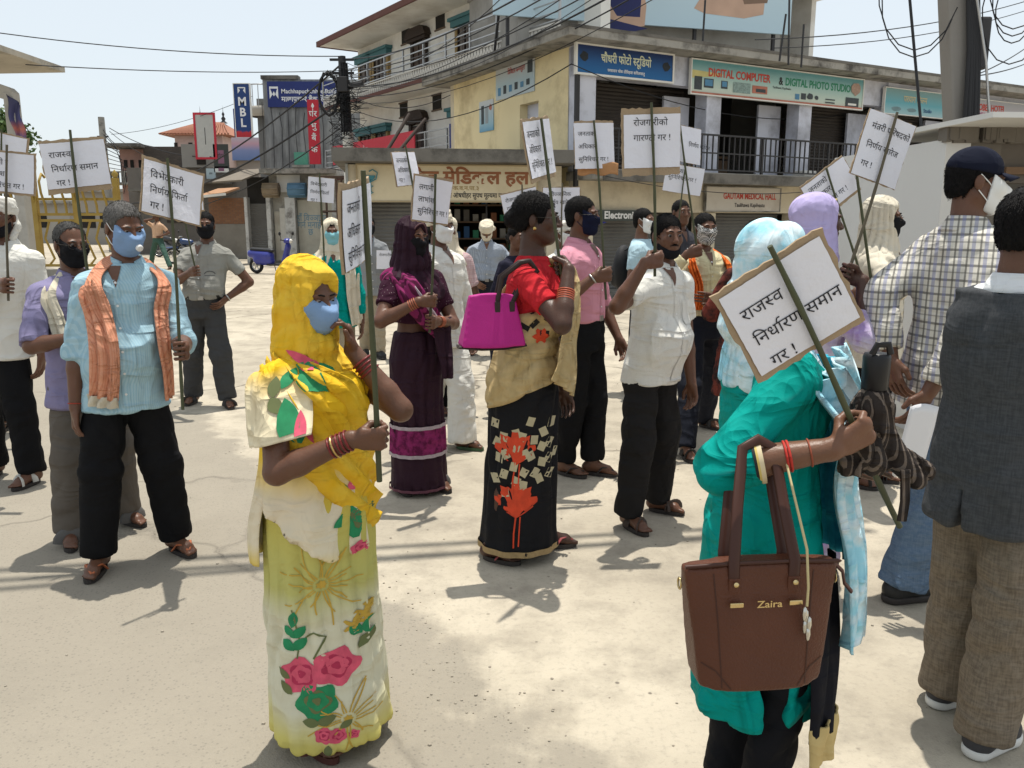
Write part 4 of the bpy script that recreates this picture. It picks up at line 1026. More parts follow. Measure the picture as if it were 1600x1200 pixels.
def medical_shop():
    b = Bld('medical_shop', 'single storey chemist shop with soot stained flat roof built against the yellow wall', 'shop', (-3.15, 16.35), math.atan2(.55, 4.35)); Lx = 4.42
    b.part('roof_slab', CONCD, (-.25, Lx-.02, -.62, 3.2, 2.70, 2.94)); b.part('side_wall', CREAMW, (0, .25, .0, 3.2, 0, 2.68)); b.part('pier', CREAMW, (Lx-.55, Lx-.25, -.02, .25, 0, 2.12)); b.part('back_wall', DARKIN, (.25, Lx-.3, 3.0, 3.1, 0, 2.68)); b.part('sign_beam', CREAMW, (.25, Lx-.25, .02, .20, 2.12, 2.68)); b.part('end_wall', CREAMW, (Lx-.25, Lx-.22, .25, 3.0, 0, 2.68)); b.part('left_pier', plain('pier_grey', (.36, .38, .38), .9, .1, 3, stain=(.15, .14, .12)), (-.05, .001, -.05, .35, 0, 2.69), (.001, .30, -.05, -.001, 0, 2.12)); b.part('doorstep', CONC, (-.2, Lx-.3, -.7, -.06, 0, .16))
    wd = plain('shelf_wood', (.16, .10, .06))
    for k in range(5): b.part('shelf', wd, (.5, Lx-.6, 1.75, 2.1, .5+.36*k, .53+.36*k))
    rg = random.Random(5)
    for k in range(5):
        for i in range(16): x = .6+i*.2; c = rg.choice([CONC, SBLUE, SBROWN, SGREENL, CONCD]); tag(MB().box(-.06, .06, -.05, .05, 0, rg.uniform(.12, .26)).build('medicine_box', c, loc=tuple(b.world(x, 1.85, .532+.36*k)), rz=b.ang), 'medicine carton on the dim shelves of the chemist shop', 'carton', 'cartons on the chemist shelves')
    for x in (2.7, 3.3): b.part('grille_frame', IRON, (x, x+.03, .5, .53, .9, 2.1))
    shutter(b, .32, 1.2, .35, .16, 2.12, SHUTG); b.part('counter', wd, (1.3, Lx-.7, .9, 1.3, .16, 1.0))
    x0, x1 = .18, b.on(838, 290, -.05)[0]; t = board('cream chemist signboard with brown Devanagari letters and a snake and bowl emblem', b, x0, x1, 2.00, 2.66, -.03, SCREAM, [('मनोज मेिडकल हल', .58, .50, .52, 'c', .035, 1.12, SBROWN), ('क.व.न.पा.३', .60, .31, .17, 'c', .012, 1.1, plain('letter_ochre', (.30, .20, .07))), ('थोक तथा खु_रदा औषधीहर सुपथ मूल्यमा पाइ~नछ'.replace('ल्', '~ल'), .60, .09, .20, 'c', .016, .78, SBLK)], plain('sign_rim', (.36, .29, .18), .8), .03)
    w = x1-x0; e = plain('emblem_teal', (.05, .20, .24), .6); cx = -w/2+.24
    s = MB(); cup = [(cx+.095*math.cos(a), -.097, .47+.10*math.sin(a)) for a in np.linspace(PI, 2*PI, 12)]; s.add(cup, [tuple(range(12))]); s.add([(cx-.02, -.097, .13), (cx+.02, -.097, .13), (cx+.015, -.097, .40), (cx-.015, -.097, .40)], [(0, 1, 2, 3)])
    s.tube([(cx-.06, -.10, .10), (cx+.05, -.10, .15), (cx-.05, -.10, .21), (cx+.05, -.10, .27), (cx-.03, -.10, .33), (cx+.11, -.10, .40), (cx+.14, -.10, .52), (cx+.05, -.10, .58), (cx-.02, -.10, .54)], .013, 6); s.build('emblem', e, t)
    for (a, c) in (((602, 240), (640, 178)), ((620, 240), (665, 186))):
        p, q = W(*a, 16.6), W(*c, 17.1); p.z = min(p.z, 2.93); o = MB().tube([(0, 0, 0), tuple(q-p)], .035, 8).build('rusty_pipe', plain('rust_dark', (.055, .04, .033), .8), loc=tuple(p)); tag(o, 'rusty pipe leaning up from the chemist roof', 'pipe', 'pipes on the chemist roof')
medical_shop()
def white_building():
    ax = math.atan2(-.831, .556); b = Bld('white_house', 'white three storey house with balconies, teal window heads and carved dark doors', 'building', (-6.45, 34.4), ax); Lx = 15.5; F1, F2, RF = 3.35, 5.98, 8.1
    b.part('front_wall', WHITEW, (.93, Lx, 0, .3, 0, RF)); b.part('end_wall', WHITEW, (.93, 1.23, .3, 8, 0, RF)); b.part('rear_wall', WHITEW, (.93, Lx, 8, 8.2, 0, RF)); b.part('roof_slab', WHITEW, (.72, Lx+.5, -1.5, 8.6, RF, RF+.14)); b.part('roof_edge', MAROON, (.70, Lx+.5, -1.56, -1.501, RF-.03, RF+.16), (.66, .719, -1.56, 8.6, RF-.03, RF+.16))
    mesh_m = plain('white_lattice', (.56, .54, .50), .8, .1)
    for z in (F1, F2):
        b.part('balcony_slab', WHITEW, (.4, Lx, -1.25, -.001, z-.16, z)); b.part('slab_edge', MAROON, (.38, Lx, -1.30, -1.251, z-.18, z-.06))
        m = MB(); n = int((Lx-.4)/.16)
        for i in range(n): x = .4+i*.16; m.bar((x, -1.27, z-.05), (x+.08, -1.27, z+.24), .05, .012); m.bar((x+.08, -1.27, z+.24), (x+.16, -1.27, z-.05), .05, .012)
        o = m.build('lattice_band', mesh_m, b.root); o['kind'] = 'stuff'; b.part('band_panel', mesh_m, (.4, Lx, -1.245, -1.225, z-.05, z+.22)); b.part('band_rail', mesh_m, (.4, Lx, -1.29, -1.24, z+.24, z+.28))
        rail(b, .4, Lx, -1.25, z+.28, z+.98, STEEL, 0, (z+.52, z+.76), post=1.5)
    def window(x0, x1, z0, z1):
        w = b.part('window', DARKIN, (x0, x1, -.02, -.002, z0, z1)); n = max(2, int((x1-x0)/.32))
        for i in range(n): c = x0+(x1-x0)*i/n; b.part('curtain', CURT, (c+.04, c+(x1-x0)/n-.03, -.045, -.025, z0+.04, z1-.04), parent=w)
        for i in range(n+1): c = x0+(x1-x0)*i/n; b.part('window_bar', WOODD, (c-.03, c+.03, -.09, -.046, z0, z1), parent=w)
        for sx in (x0-.14, x1): b.part('window_jamb', OCHRE, (sx, sx+.14, -.12, -.001, z0-.05, z1+.02), parent=w)
        b.part('window_head', TEALP, (x0-.24, x1+.24, -.22, -.001, z1+.02, z1+.20), (x0-.32, x1+.32, -.28, -.001, z1+.20, z1+.30), parent=w); b.part('window_sill', TEALP, (x0-.22, x1+.22, -.20, -.001, z0-.16, z0-.05), parent=w)
    def door(xc, z):
        w = .46; d = b.part('door', WOODD, (xc-w, xc+w, -.06, -.001, z, z+1.5))
        for sx in (-1, 1): b.part('door_jamb', WOODD, (xc+sx*w-.09, xc+sx*w+.09, -.13, -.061, z, z+1.6), parent=d); b.part('door_leaf', plain('carved_wood_light', (.07, .045, .032), .7, .3, 14, .5, 40), (xc+sx*.22-.17, xc+sx*.22+.17, -.085, -.061, z+.1, z+1.45), parent=d)
        m = MB(); m.prism_xz([(xc-.74, z+1.66), (xc+.74, z+1.66), (xc+.62, z+1.88), (xc+.40, z+1.98), (xc-.40, z+1.98), (xc-.62, z+1.88)], -.26, -.001); m.box(xc-.64, xc+.64, -.20, -.002, z+1.56, z+1.66); m.build('door_head', WOODD, d)
    def px(x, y): return b.on(x, y, 0)[0]
    for z, ws, ds, vs in ((F2, ((566, 582, 112), (588, 608, 105), (719, 750, 55), (765, 785, 50)), (658,), ((634, 57), (688, 33))), (F1, ((566, 584, 205), (590, 607, 200), (713, 741, 185)), (655,), ((631, 172), (683, 160)))):
        for x0, x1, y in ws: window(px(x0, y), px(x1, y), z+.42, z+1.50)
        for x in ds: door(px(x, 80 if z > 5 else 200), z)
        for x, y in vs: c, zc = b.on(x, y); b.part('ventilator', DARKIN, (c-.30, c+.30, -.012, -.002, zc-.22, zc+.22)); b.part('ventilator_frame', plain('vent_brown', (.12, .08, .05)), (c-.34, c+.34, -.04, -.013, zc-.27, zc-.22), (c-.34, c+.34, -.04, -.013, zc+.22, zc+.27))
    for x in (1.5, 5, 8.5, 12): shutter(b, x, x+2.4, -.05, .1, 2.6, SHUTG)
    x0, x1 = b.on(521, 245, -1.32)[0], b.on(649, 225, -1.32)[0]; board('long red bank banner hung along the first floor balcony of the white house', b, x0, x1, 3.74, 4.42, -1.32, SRED, [('प_रभु बैंक', .40, .34, .46, 'c', .02, 1, plain('letter_rose', (.62, .30, .32))), ('रु. पैसा', .10, .3, .45, 'c', .02, 1, plain('letter_rose', (.62, .30, .32)))], None, name='banner', thick=.03)
    x0 = b.on(706, 225, -1.3)[0]; x1 = b.on(741, 220, -1.3)[0]; board('small navy board with white text on the balcony rail next to the yellow wall', b, x0, x1+.3, 3.72, 4.40, -1.32, SNAVY, [('~शरी पशुपित ~शरवण के~नदर', .5, .66, .20, 'c', .02, .8, SWL), ('तौिलहवा, किपलव~सतु', .5, .40, .19, 'c', .02, .8, SWL), ('फोन नं.', .5, .15, .15, 'c', .015, .9, SWL)], None)
white_building()
def roof_things():
    # advertising hoarding and bare concrete block on the roof behind
    Y = 21.5; p0, p1 = W(770, 40, Y), W(1232, 26, Y+2.2); a = math.atan2(p1.y-p0.y, p1.x-p0.x); L = (p1-p0).length; zb = 6.55; b = Bld('x', 'x', 'x', (p0.x, p0.y), a); bpy.data.objects.remove(b.root)
    skin_ = plain('print_skin', (.50, .33, .24), .6, .25, 1.5); navy = plain('print_navy', (.02, .025, .10), .6, .2); pale = bands('hoarding_sky', [(0, (.44, .58, .66)), (.5, (.50, .62, .68)), (1, (.58, .66, .70))]); off = plain('print_offwhite', (.58, .56, .50), .6); cf = plain('print_coffee', (.20, .13, .09), .6)
    f = lambda px, py: ((b.on(px, py)[0])/L, (b.on(px, py)[1]-zb)/4.2)
    hand = [f(*q) for q in ((908, -30), (916, 8), (930, 26), (950, 36), (975, 45), (1005, 42), (1008, 10), (1000, -30), (985, -30), (975, 5), (955, 8), (940, -4), (930, -30))]
    ex = [(hand, skin_), ([f(*q) for q in ((948, 4), (962, 26), (998, 28), (1002, -30), (945, -30))], navy), ([f(*q) for q in ((1082, 14), (1098, 22), (1160, 30), (1190, 24), (1196, -30), (1110, -30))], skin_), ([f(*q) for q in ((1160, 8), (1196, 6), (1204, -30), (1150, -30))], cf), ([f(*q) for q in ((930, 47), (948, 30), (1010, 46), (990, 50))], navy)]
    t = board('large pale advertising hoarding with a hand print, standing on the roof behind the corner building', b, 0, L, zb, zb+4.2, 0, pale, [], None, extra=ex, name='hoarding', thick=.08, cat='billboard')
    for x in (-L/2+.4, -L/6, L/6, L/2-.4): MB().bar((x, .10, -1.6), (x, .10, 4.1), .08).build('support_post', IRON, t); MB().bar((x, .14, 1.8), (x, 1.8, -1.3), .06).build('brace', IRON, t)
    g = Bld('stair_tower', 'bare grey concrete stair tower on the roof under the hoarding', 'building', tuple(W(1108, 60, 23.6))[:2], R(20)); x1 = g.on(1219, 60)[0]; z1 = 6.9+.9; g.part('wall', plain('raw_cement', (.30, .29, .27), .95, .2, 2, .3, 12, stain=(.18, .17, .155)), (-5.5, x1, 0, 4, 0, z1)); g.part('coping', CONC, (-5.55, x1+.06, -.06, 4.05, z1, z1+.08))
    for (a_, c_) in (((1233, 82), (1234, -40)), ((1253, 86), (1256, 38)), ((1098, 58), (1102, 0)), ((1219, 76), (1228, 22))):
        p, q = W(*a_, 18.6), W(*c_, 18.6); p.z -= .25; o = MB().tube([(0, 0, 0), tuple(q-p)], .022, 6).build('steel_rod', IRON, loc=tuple(p)); tag(o, 'thin steel rod standing on the roof slab of the corner building', 'rod', 'rods on the roof')
roof_things()
def front(name, label, cat, px0, px1, Y, group=None):     # a building whose front faces the camera at depth Y
    x0, x1 = W(px0, 348, Y).x, W(px1, 348, Y).x; b = Bld(name, label, cat, (x0, Y), 0, group); b.w = x1-x0; b.Y = Y
    b.px = lambda x, y=348: W(x, y, Y).x-x0; b.pz = lambda y: W(800, y, Y).z
    return b
def left_street():
    # low row of shops
    b = front('shop_row', 'low row of old shops with peeling white pillars and rolled shutters', 'shop', 380, 578, 33); H = b.pz(272); X = b.px; Z = b.pz
    old = plain('peeling_wall', (.42, .40, .35), .95, .12, 2, .4, 20, stain=(.16, .14, .12), stain_amt=.8, stain_scale=1.6); pil = plain('peeling_pillar', (.52, .52, .50), .9, .1, 3, .3, 20, stain=(.12, .11, .10), stain_amt=.8, stain_scale=3)
    b.part('wall', old, (X(420), b.w, .3, .5, 0, H)); b.part('rear', old, (0, b.w, 5, 5.2, 0, H)); b.part('roof_slab', CONC, (X(415), b.w+.3, -.5, 5.3, H, H+.18)); b.part('front_beam', SW, (X(434), X(470), .18, .29, Z(300), H-.02))
    shutter(b, X(389), X(417), .25, .1, Z(318), SHUTG); b.part('dark_head', DARKIN, (X(386), X(420), .26, .4, Z(318), H-.1))
    for x0, x1 in ((384, 389), (418, 425), (447, 463), (520, 532)): b.part('pillar', pil, (X(x0), X(x1), -.1, .29, 0, Z(308)), bevel=.02)
    b.part('door', plain('door_cream', (.46, .43, .36), .8, .1, 3, stain=(.25, .2, .16)), (X(427), X(446), .2, .28, .1, Z(330))); b.part('door_panel', plain('door_pale', (.55, .53, .48), .8), (X(436), X(445), .15, .199, .5, Z(325)))
    b.part('wall_panel', plain('panel_cream', (.50, .48, .40), .9, .1, 3, stain=(.3, .27, .22)), (X(464), X(519), .2, .28, 0, Z(312))); t = lettering('wall_writing', [('यहाँ िवज्ञापन'.replace('ज्ञ', '~जञ'), X(483), Z(345), .34, 'c', .01, .8), ('गन^ मनाही', X(483), Z(356), .34, 'c', .01, .8), ('छ', X(483), Z(367), .34, 'c', .01, .8)], plain('letter_fadedblue', (.16, .28, .36)), b.root, lambda x, z: (x, .194, z))
    for x0, x1, c in ((416, 440, plain('awning_brown', (.24, .19, .13), .8, .2)), (455, 482, plain('awning_blue', (.10, .20, .30), .6, .15))):
        zc = Z(297); MB().lathe([(0, 0), (.26, 0), (.26, X(x1)-X(x0)), (0, X(x1)-X(x0))], 14, M=Matrix.Translation((X(x0), -.15, zc)) @ Matrix.Rotation(R(90), 4, 'Y')).build('rolled_awning', c, b.root)
        for k in range(5): MB().tube([(X(x0), -.15+.27*math.cos(1.2+k*.9), zc+.27*math.sin(1.2+k*.9)), (X(x1), -.15+.27*math.cos(1.2+k*.9), zc+.27*math.sin(1.2+k*.9))], .025, 5).build('awning_slat', c, b.root)
    m = MB(); m.add([(X(358), -1.6, Z(287)), (X(402), -1.6, Z(284)), (X(424), .3, Z(262)), (X(384), .3, Z(264))], [(0, 1, 2, 3)]); o = m.build('awning_sheet', plain('tin_brown', (.17, .145, .115), .8, .25, 3, .4, 12), b.root); o.modifiers.new('t', 'SOLIDIFY').thickness = .06
    # steel stand in front of the wall
    f = tag(empty('steel_stand', (W(503, 348, 31).x, 31, 0)), 'rusty open steel stand before the low shops', 'stand'); rs = plain('rust_brown', (.10, .065, .05), .8); w = W(553, 348, 31).x-W(503, 348, 31).x; h = W(800, 276, 31).z; h2 = W(800, 330, 31).z
    for x in (0, w*.5, w): MB().bar((x, 0, 0), (x, 0, h), .07).build('post', rs, f); MB().bar((x, .9, 0), (x, .9, h), .07).build('post', rs, f)
    for z in (h, h2): MB().bar((0, 0, z), (w, 0, z), .06).build('crossbar', rs, f); MB().bar((0, .9, z), (w, .9, z), .06).build('crossbar', rs, f); MB().bar((0, 0, z-.03), (0, .9, z-.03), .05).build('crossbar', rs, f); MB().bar((w, 0, z-.03), (w, .9, z-.03), .05).build('crossbar', rs, f)
    # grey bank building
    g = front('bank_building', 'grey cement building with stained side wall and a blue bank board on top', 'building', 394, 592, 39); X = g.px; Z = g.pz; gm, nt, bb = newmat('stained_cement'); v = coords(nt, (1.1, 1.1, .12)); v1 = coords(nt)
    c = mixc(nt, ramp(nt, noise(nt, v, 3.0, 7, .65), [(.40, (0, 0, 0)), (.62, (1, 1, 1))]), (.155, .16, .165), (.28, .285, .285)); c = mixc(nt, ramp(nt, noise(nt, v1, 1.2, 5), [(.5, (0, 0, 0)), (.7, (.5, .5, .5))]), c, (.10, .10, .10)); nt.links.new(c, bb.inputs['Base Color']); bb.inputs['Roughness'].default_value = .95
    g.part('main_wall', gm, (X(414, 200), g.w, 0, 7, 0, Z(124))); g.part('side_wing', plain('wing_grey', (.20, .20, .195), .9, .1, 2, stain=(.12, .11, .1)), (X(395, 200), X(414, 200)-.002, .8, 6, 0, Z(150))); g.part('roof_kerb', CONCD, (X(414, 200)-.05, X(466, 120), -.1, .4, Z(124), Z(118)))
    g.part('green_window', plain('green_net', (.10, .30, .22), .8, .3, 20), (X(465), X(486), -.06, -.002, Z(258), Z(238))); g.part('window_ledge', CONC, (X(462), X(489), -.2, -.003, Z(262), Z(258)))
    for k in range(9): x = X(420)+k*.38; MB().tube([(x, -.03, Z(160+k % 3*8)), (x+.1*math.sin(k), -.04, Z(200)), (x-.05*math.cos(k*2), -.03, Z(262))], .012, 5).build('loose_cable', SBLK, g.root)
    MB().lathe([(.55, 0), (.75, .25), (.75, .42), (.70, .42), (.70, .30), (0, .28)], 20, c=(X(404, 165), .75, Z(180))).build('round_balcony', plain('balcony_cream', (.42, .39, .34), .9), g.root)
    for k in range(9): a = PI+k*PI/8; MB().bar((X(404, 165)+.72*math.cos(a), .75+.72*math.sin(a), Z(180)+.42), (X(404, 165)+.72*math.cos(a), .75+.72*math.sin(a), Z(180)+1.35), .03).build('baluster', STEEL, g.root)
    MB().tube([(X(404, 165)+.72*math.cos(a), .75+.72*math.sin(a), Z(180)+1.35) for a in np.linspace(PI, 2*PI, 13)], .03, 6).build('balcony_rail', STEEL, g.root)
    logo = [(.03, .30), (.03, .82), (.15, .82), (.15, .30), (.12, .55), (.09, .38), (.06, .55)]
    board('wide dark blue bank board with a white mountain mark on the grey building', g, X(419, 145), X(532, 145), Z(168), Z(128), -.02, SNAVY, [('Machhapuchchhre Bank Limited', .19, .54, .24, 'l', .015, .98, SWL), ('माछापु~चछरे बैंक िलिमटेड', .19, .22, .28, 'l', .015, .95, SWL)], None, extra=[([(.03, .32), (.07, .50), (.03, .80)], SWL), ([(.03, .80), (.03, .72), (.15, .72), (.15, .80)], SWL), ([(.15, .32), (.15, .80), (.11, .50)], SWL), ([(.07, .50), (.09, .62), (.11, .50), (.09, .42)], SWL)], thick=.12)
    h = front('x', 'x', 'x', 482, 500, 31.5); bpy.data.objects.remove(h.root); hs = (h.pz(158)-h.pz(257)); ls = [(tx, .5, .74-.185*i+(.0 if i < 4 else 0), .13, 'c', .015, 1, SWL) for i, tx in enumerate(('प_र', 'भु', 'बैं', 'क'))]
    board('tall narrow red bank sign with white Devanagari letters down its length', h, h.px(484, 205), h.px(501, 205), h.pz(257), h.pz(157), -.1, SRED, ls, None, extra=[([(.35, .90), (.5, .86), (.65, .90), (.5, .95)], SWL), ([(.46, .84), (.5, .80), (.54, .84), (.5, .88)], SWL)], thick=.14)
    k = front('x', 'x', 'x', 366, 396, 36.5); bpy.data.objects.remove(k.root); board('tall blue vertical bank sign with white capitals over a red foot', k, k.px(369, 175), k.px(393, 175), k.pz(215), k.pz(132), 0, bands('sign_navy_red', [(0, (.50, .03, .04)), (.16, (.50, .03, .04)), (.19, (.018, .05, .17)), (1, (.018, .05, .17))]), [('M', .5, .60, .22, 'c', .03, 1, SWL), ('B', .5, .40, .22, 'c', .03, 1, SWL), ('L', .5, .20, .22, 'c', .03, 1, SWL)], SW, .03, [([(.25, .82), (.40, .88), (.25, .94)], SWL), ([(.75, .82), (.75, .94), (.60, .88)], SWL), ([(.25, .94), (.25, .92), (.75, .92), (.75, .94)], SWL)], thick=.15)
    board('narrow second blue sign half behind the tall bank sign', k, k.px(361, 190), k.px(367.5, 190), k.pz(213), k.pz(168), .4, SNAVY, [], None); board('faded blue and pink banner below the tall bank sign', k, k.px(369, 235), k.px(411, 235), k.pz(252), k.pz(217), -.5, bands('banner_fade', [(0, (.10, .17, .36)), (.5, (.20, .24, .42)), (.8, (.50, .30, .36)), (1, (.46, .38, .44))]), [], None, name='banner')
    # brick wall and dark alley behind the motorcycles
    w = front('brick_wall', 'broken brick wall with plastered foot behind the bicycles', 'wall', 318, 388, 37); BR = brickmat('old_brick', (.26, .12, .065), (.34, .17, .09), (.16, .13, .10)); w.part('brickwork', BR, (w.px(328), w.w+.4, 0, .25, w.pz(350), w.pz(309))); w.part('plaster_foot', plain('foot_grey', (.21, .195, .17), .95, .2, 2, stain=(.12, .1, .08)), (w.px(318), w.w+.4, -.04, .25, 0, w.pz(350)))
    m = MB(); m.add([(w.px(325), -1.2, w.pz(308)), (w.px(368), -1.2, w.pz(302)), (w.px(374), .3, w.pz(292)), (w.px(340), .3, w.pz(294))], [(0, 1, 2, 3)]); o = m.build('tile_awning', plain('awning_orange', (.36, .20, .11), .8, .3, 8), w.root); o.modifiers.new('t', 'SOLIDIFY').thickness = .08
    MB().bar((w.px(306), -1.4, w.pz(312)), (w.px(372), -1.4, w.pz(305)), .10).build('white_beam', SW, w.root)
    d = front('alley_shops', 'dark ramshackle shop fronts at the end of the street', 'shop', 205, 372, 43); X = d.px; Z = d.pz
    d.part('wall', plain('grimy_wall', (.15, .135, .12), .95, .3, 1.5, .3, 10, stain=(.06, .055, .05)), (0, d.w, 0, 4, 0, Z(262))); d.part('grey_upper', plain('grey_upper', (.24, .23, .21), .9, .1, 2), (X(295), X(330), -.3, -.003, Z(262), Z(226)), (X(295), X(330), .0, 3, Z(262), Z(226)))
    for x0, x1, y0, y1, c in ((228, 250, 300, 345, SHUTG), (262, 290, 300, 348, SHUT), (296, 318, 318, 352, SHUTG)): shutter(d, X(x0), X(x1), -.06, Z(y1), Z(y0), c)
    d.part('awning', CONCD, (X(222), X(300), -1.3, -.01, Z(300), Z(296))); d.part('awning', CONCD, (X(318), X(368), -1.6, -.01, Z(288), Z(282))); d.part('dark_window', DARKIN, (X(318), X(332), -.35, -.31, Z(258), Z(246)))
    for (a, c, e, f_, m_, lb) in ((344, 367, 265, 228, plain('sign_dark', (.05, .055, .05)), 'small dark board with a round picture below the gable'), (345, 367, 271, 262, SW, 'thin white strip sign under the dark round board'), (333, 347, 281, 265, plain('sign_pale', (.42, .50, .52)), 'pale cloth sign under the strip sign'), (305, 328, 308, 292, plain('sign_maroon', (.14, .03, .03)), 'dull maroon sign above the alley'), (318, 345, 248, 183, plain('sign_dimwhite', (.46, .45, .42)), 'white framed upright sign with a red border')):
        board(lb, d, X(a, (e+f_)/2), X(c, (e+f_)/2), Z(e), Z(f_), -.9, m_, [('होटल', .5, .45, .22, 'c', .01, .7, SBLK)] if m_ is not SW and 'red border' not in lb else [], SRED if 'red border' in lb else None, .10, extra=[([(.3, .2), (.7, .2), (.7, .75), (.3, .75)], plain('print_purple', (.25, .12, .18)))] if 'round' in lb else [([(.48, .3), (.52, .3), (.52, .7), (.48, .7)], SBLK)] if 'red border' in lb else None)
    # pink house with a tiled roof, far behind
    h = front('pink_house', 'pink house with a red tiled hip roof and small spires', 'house', 270, 362, 57); X = h.px; Z = h.pz; pk = plain('pink_plaster', (.52, .40, .37), .9, .06, 1, stain=(.38, .28, .25), stain_amt=.4); h.part('wall', pk, (.4, h.w-.4, .4, 6, 0, Z(208)))
    rt = plain('roof_tile', (.30, .13, .08), .8, .3, 6, .4, 6); m = MB(); z0, z1 = Z(211), Z(184); m.add([(-.3, -.4, z0), (h.w+.3, -.4, z0), (h.w+.3, 6.6, z0), (-.3, 6.6, z0), (h.w*.32, 3, z1), (h.w*.72, 3, z1)], [(0, 1, 5, 4), (1, 2, 5), (2, 3, 4, 5), (3, 0, 4), (3, 2, 1, 0)]); r_ = m.build('roof', rt, h.root)
    t = MB()
    for i in range(22):
        f = i/21; x = -.3+(h.w+.6)*f; xr = h.w*.32+(h.w*.40)*f; t.tube([(x, -.42, z0+.05), (xr, 2.95, z1+.03)], .05, 5)
    t.build('tile_ridges', rt, r_)['kind'] = 'stuff'
    for x in (h.w*.32, h.w*.72): MB().lathe([(.28, 0), (.10, .15), (.16, .3), (.05, .45), (.10, .6), (.02, .75), (0, 1.2)], 10, c=(x, 3, z1)).build('spire', IRON, r_)
    for x0, x1 in ((278, 283), (300, 306)): h.part('window', DARKIN, (X(x0), X(x1), .36, .398, Z(234), Z(222)))
    # brick house with a pink balcony
    h = front('brick_house', 'dark brick house with flat roof and a small pink balcony', 'house', 178, 300, 49); X = h.px; Z = h.pz; db = brickmat('dark_brick', (.085, .07, .06), (.12, .095, .08), (.07, .065, .06)); h.part('side_wall', db, (X(233), h.w, 0, 5, 0, Z(229))); h.part('pink_wall', plain('pink_faded', (.42, .25, .21), .9, .15, 2, stain=(.2, .14, .12)), (X(190), X(233)-.003, .5, 5, 0, Z(232))); h.part('roof_slab', CONCD, (X(178), X(236), -1.0, 5.2, Z(231), Z(226)))
    for x in (196, 206, 219): h.part('window', DARKIN, (X(x), X(x+5), .45, .497, Z(262), Z(249)))
    h.part('balcony_slab', CONC, (X(184), X(234), -1.0, .5, Z(289), Z(286))); [h.part('balcony_pier', CONC, (X(x), X(x+6), -1.0, -.8, Z(286), Z(271))) for x in (186, 197, 208, 219, 229)]; h.part('balcony_rail', CONC, (X(184), X(234), -1.02, -.78, Z(271), Z(269)))
    # plain houses closing the street behind
    for (a, c, Y, y1, col) in ((120, 215, 62, 300, (.30, .28, .25)), (-120, 110, 66, 318, (.34, .32, .29)), (340, 420, 60, 250, (.33, .30, .27))):
        h = front('street_house', {120: 'plain grey house far down the street behind the yellow fence', -120: 'long low house far behind the concrete pavilion', 340: 'plain house behind the shop signs at the street end'}[a], 'house', a, c, Y); h.part('wall', plain('far_wall_%d' % a, col, .9, .12, .8), (0, h.w, 0, 5, 0, h.pz(y1))); h.part('roof_slab', CONC, (-.3, h.w+.3, -.5, 5.3, h.pz(y1), h.pz(y1)+.2)); [h.part('window', DARKIN, (h.w*q-.5, h.w*q+.5, -.03, -.002, 1.2, 2.3)) for q in (.2, .5, .8)]
left_street()
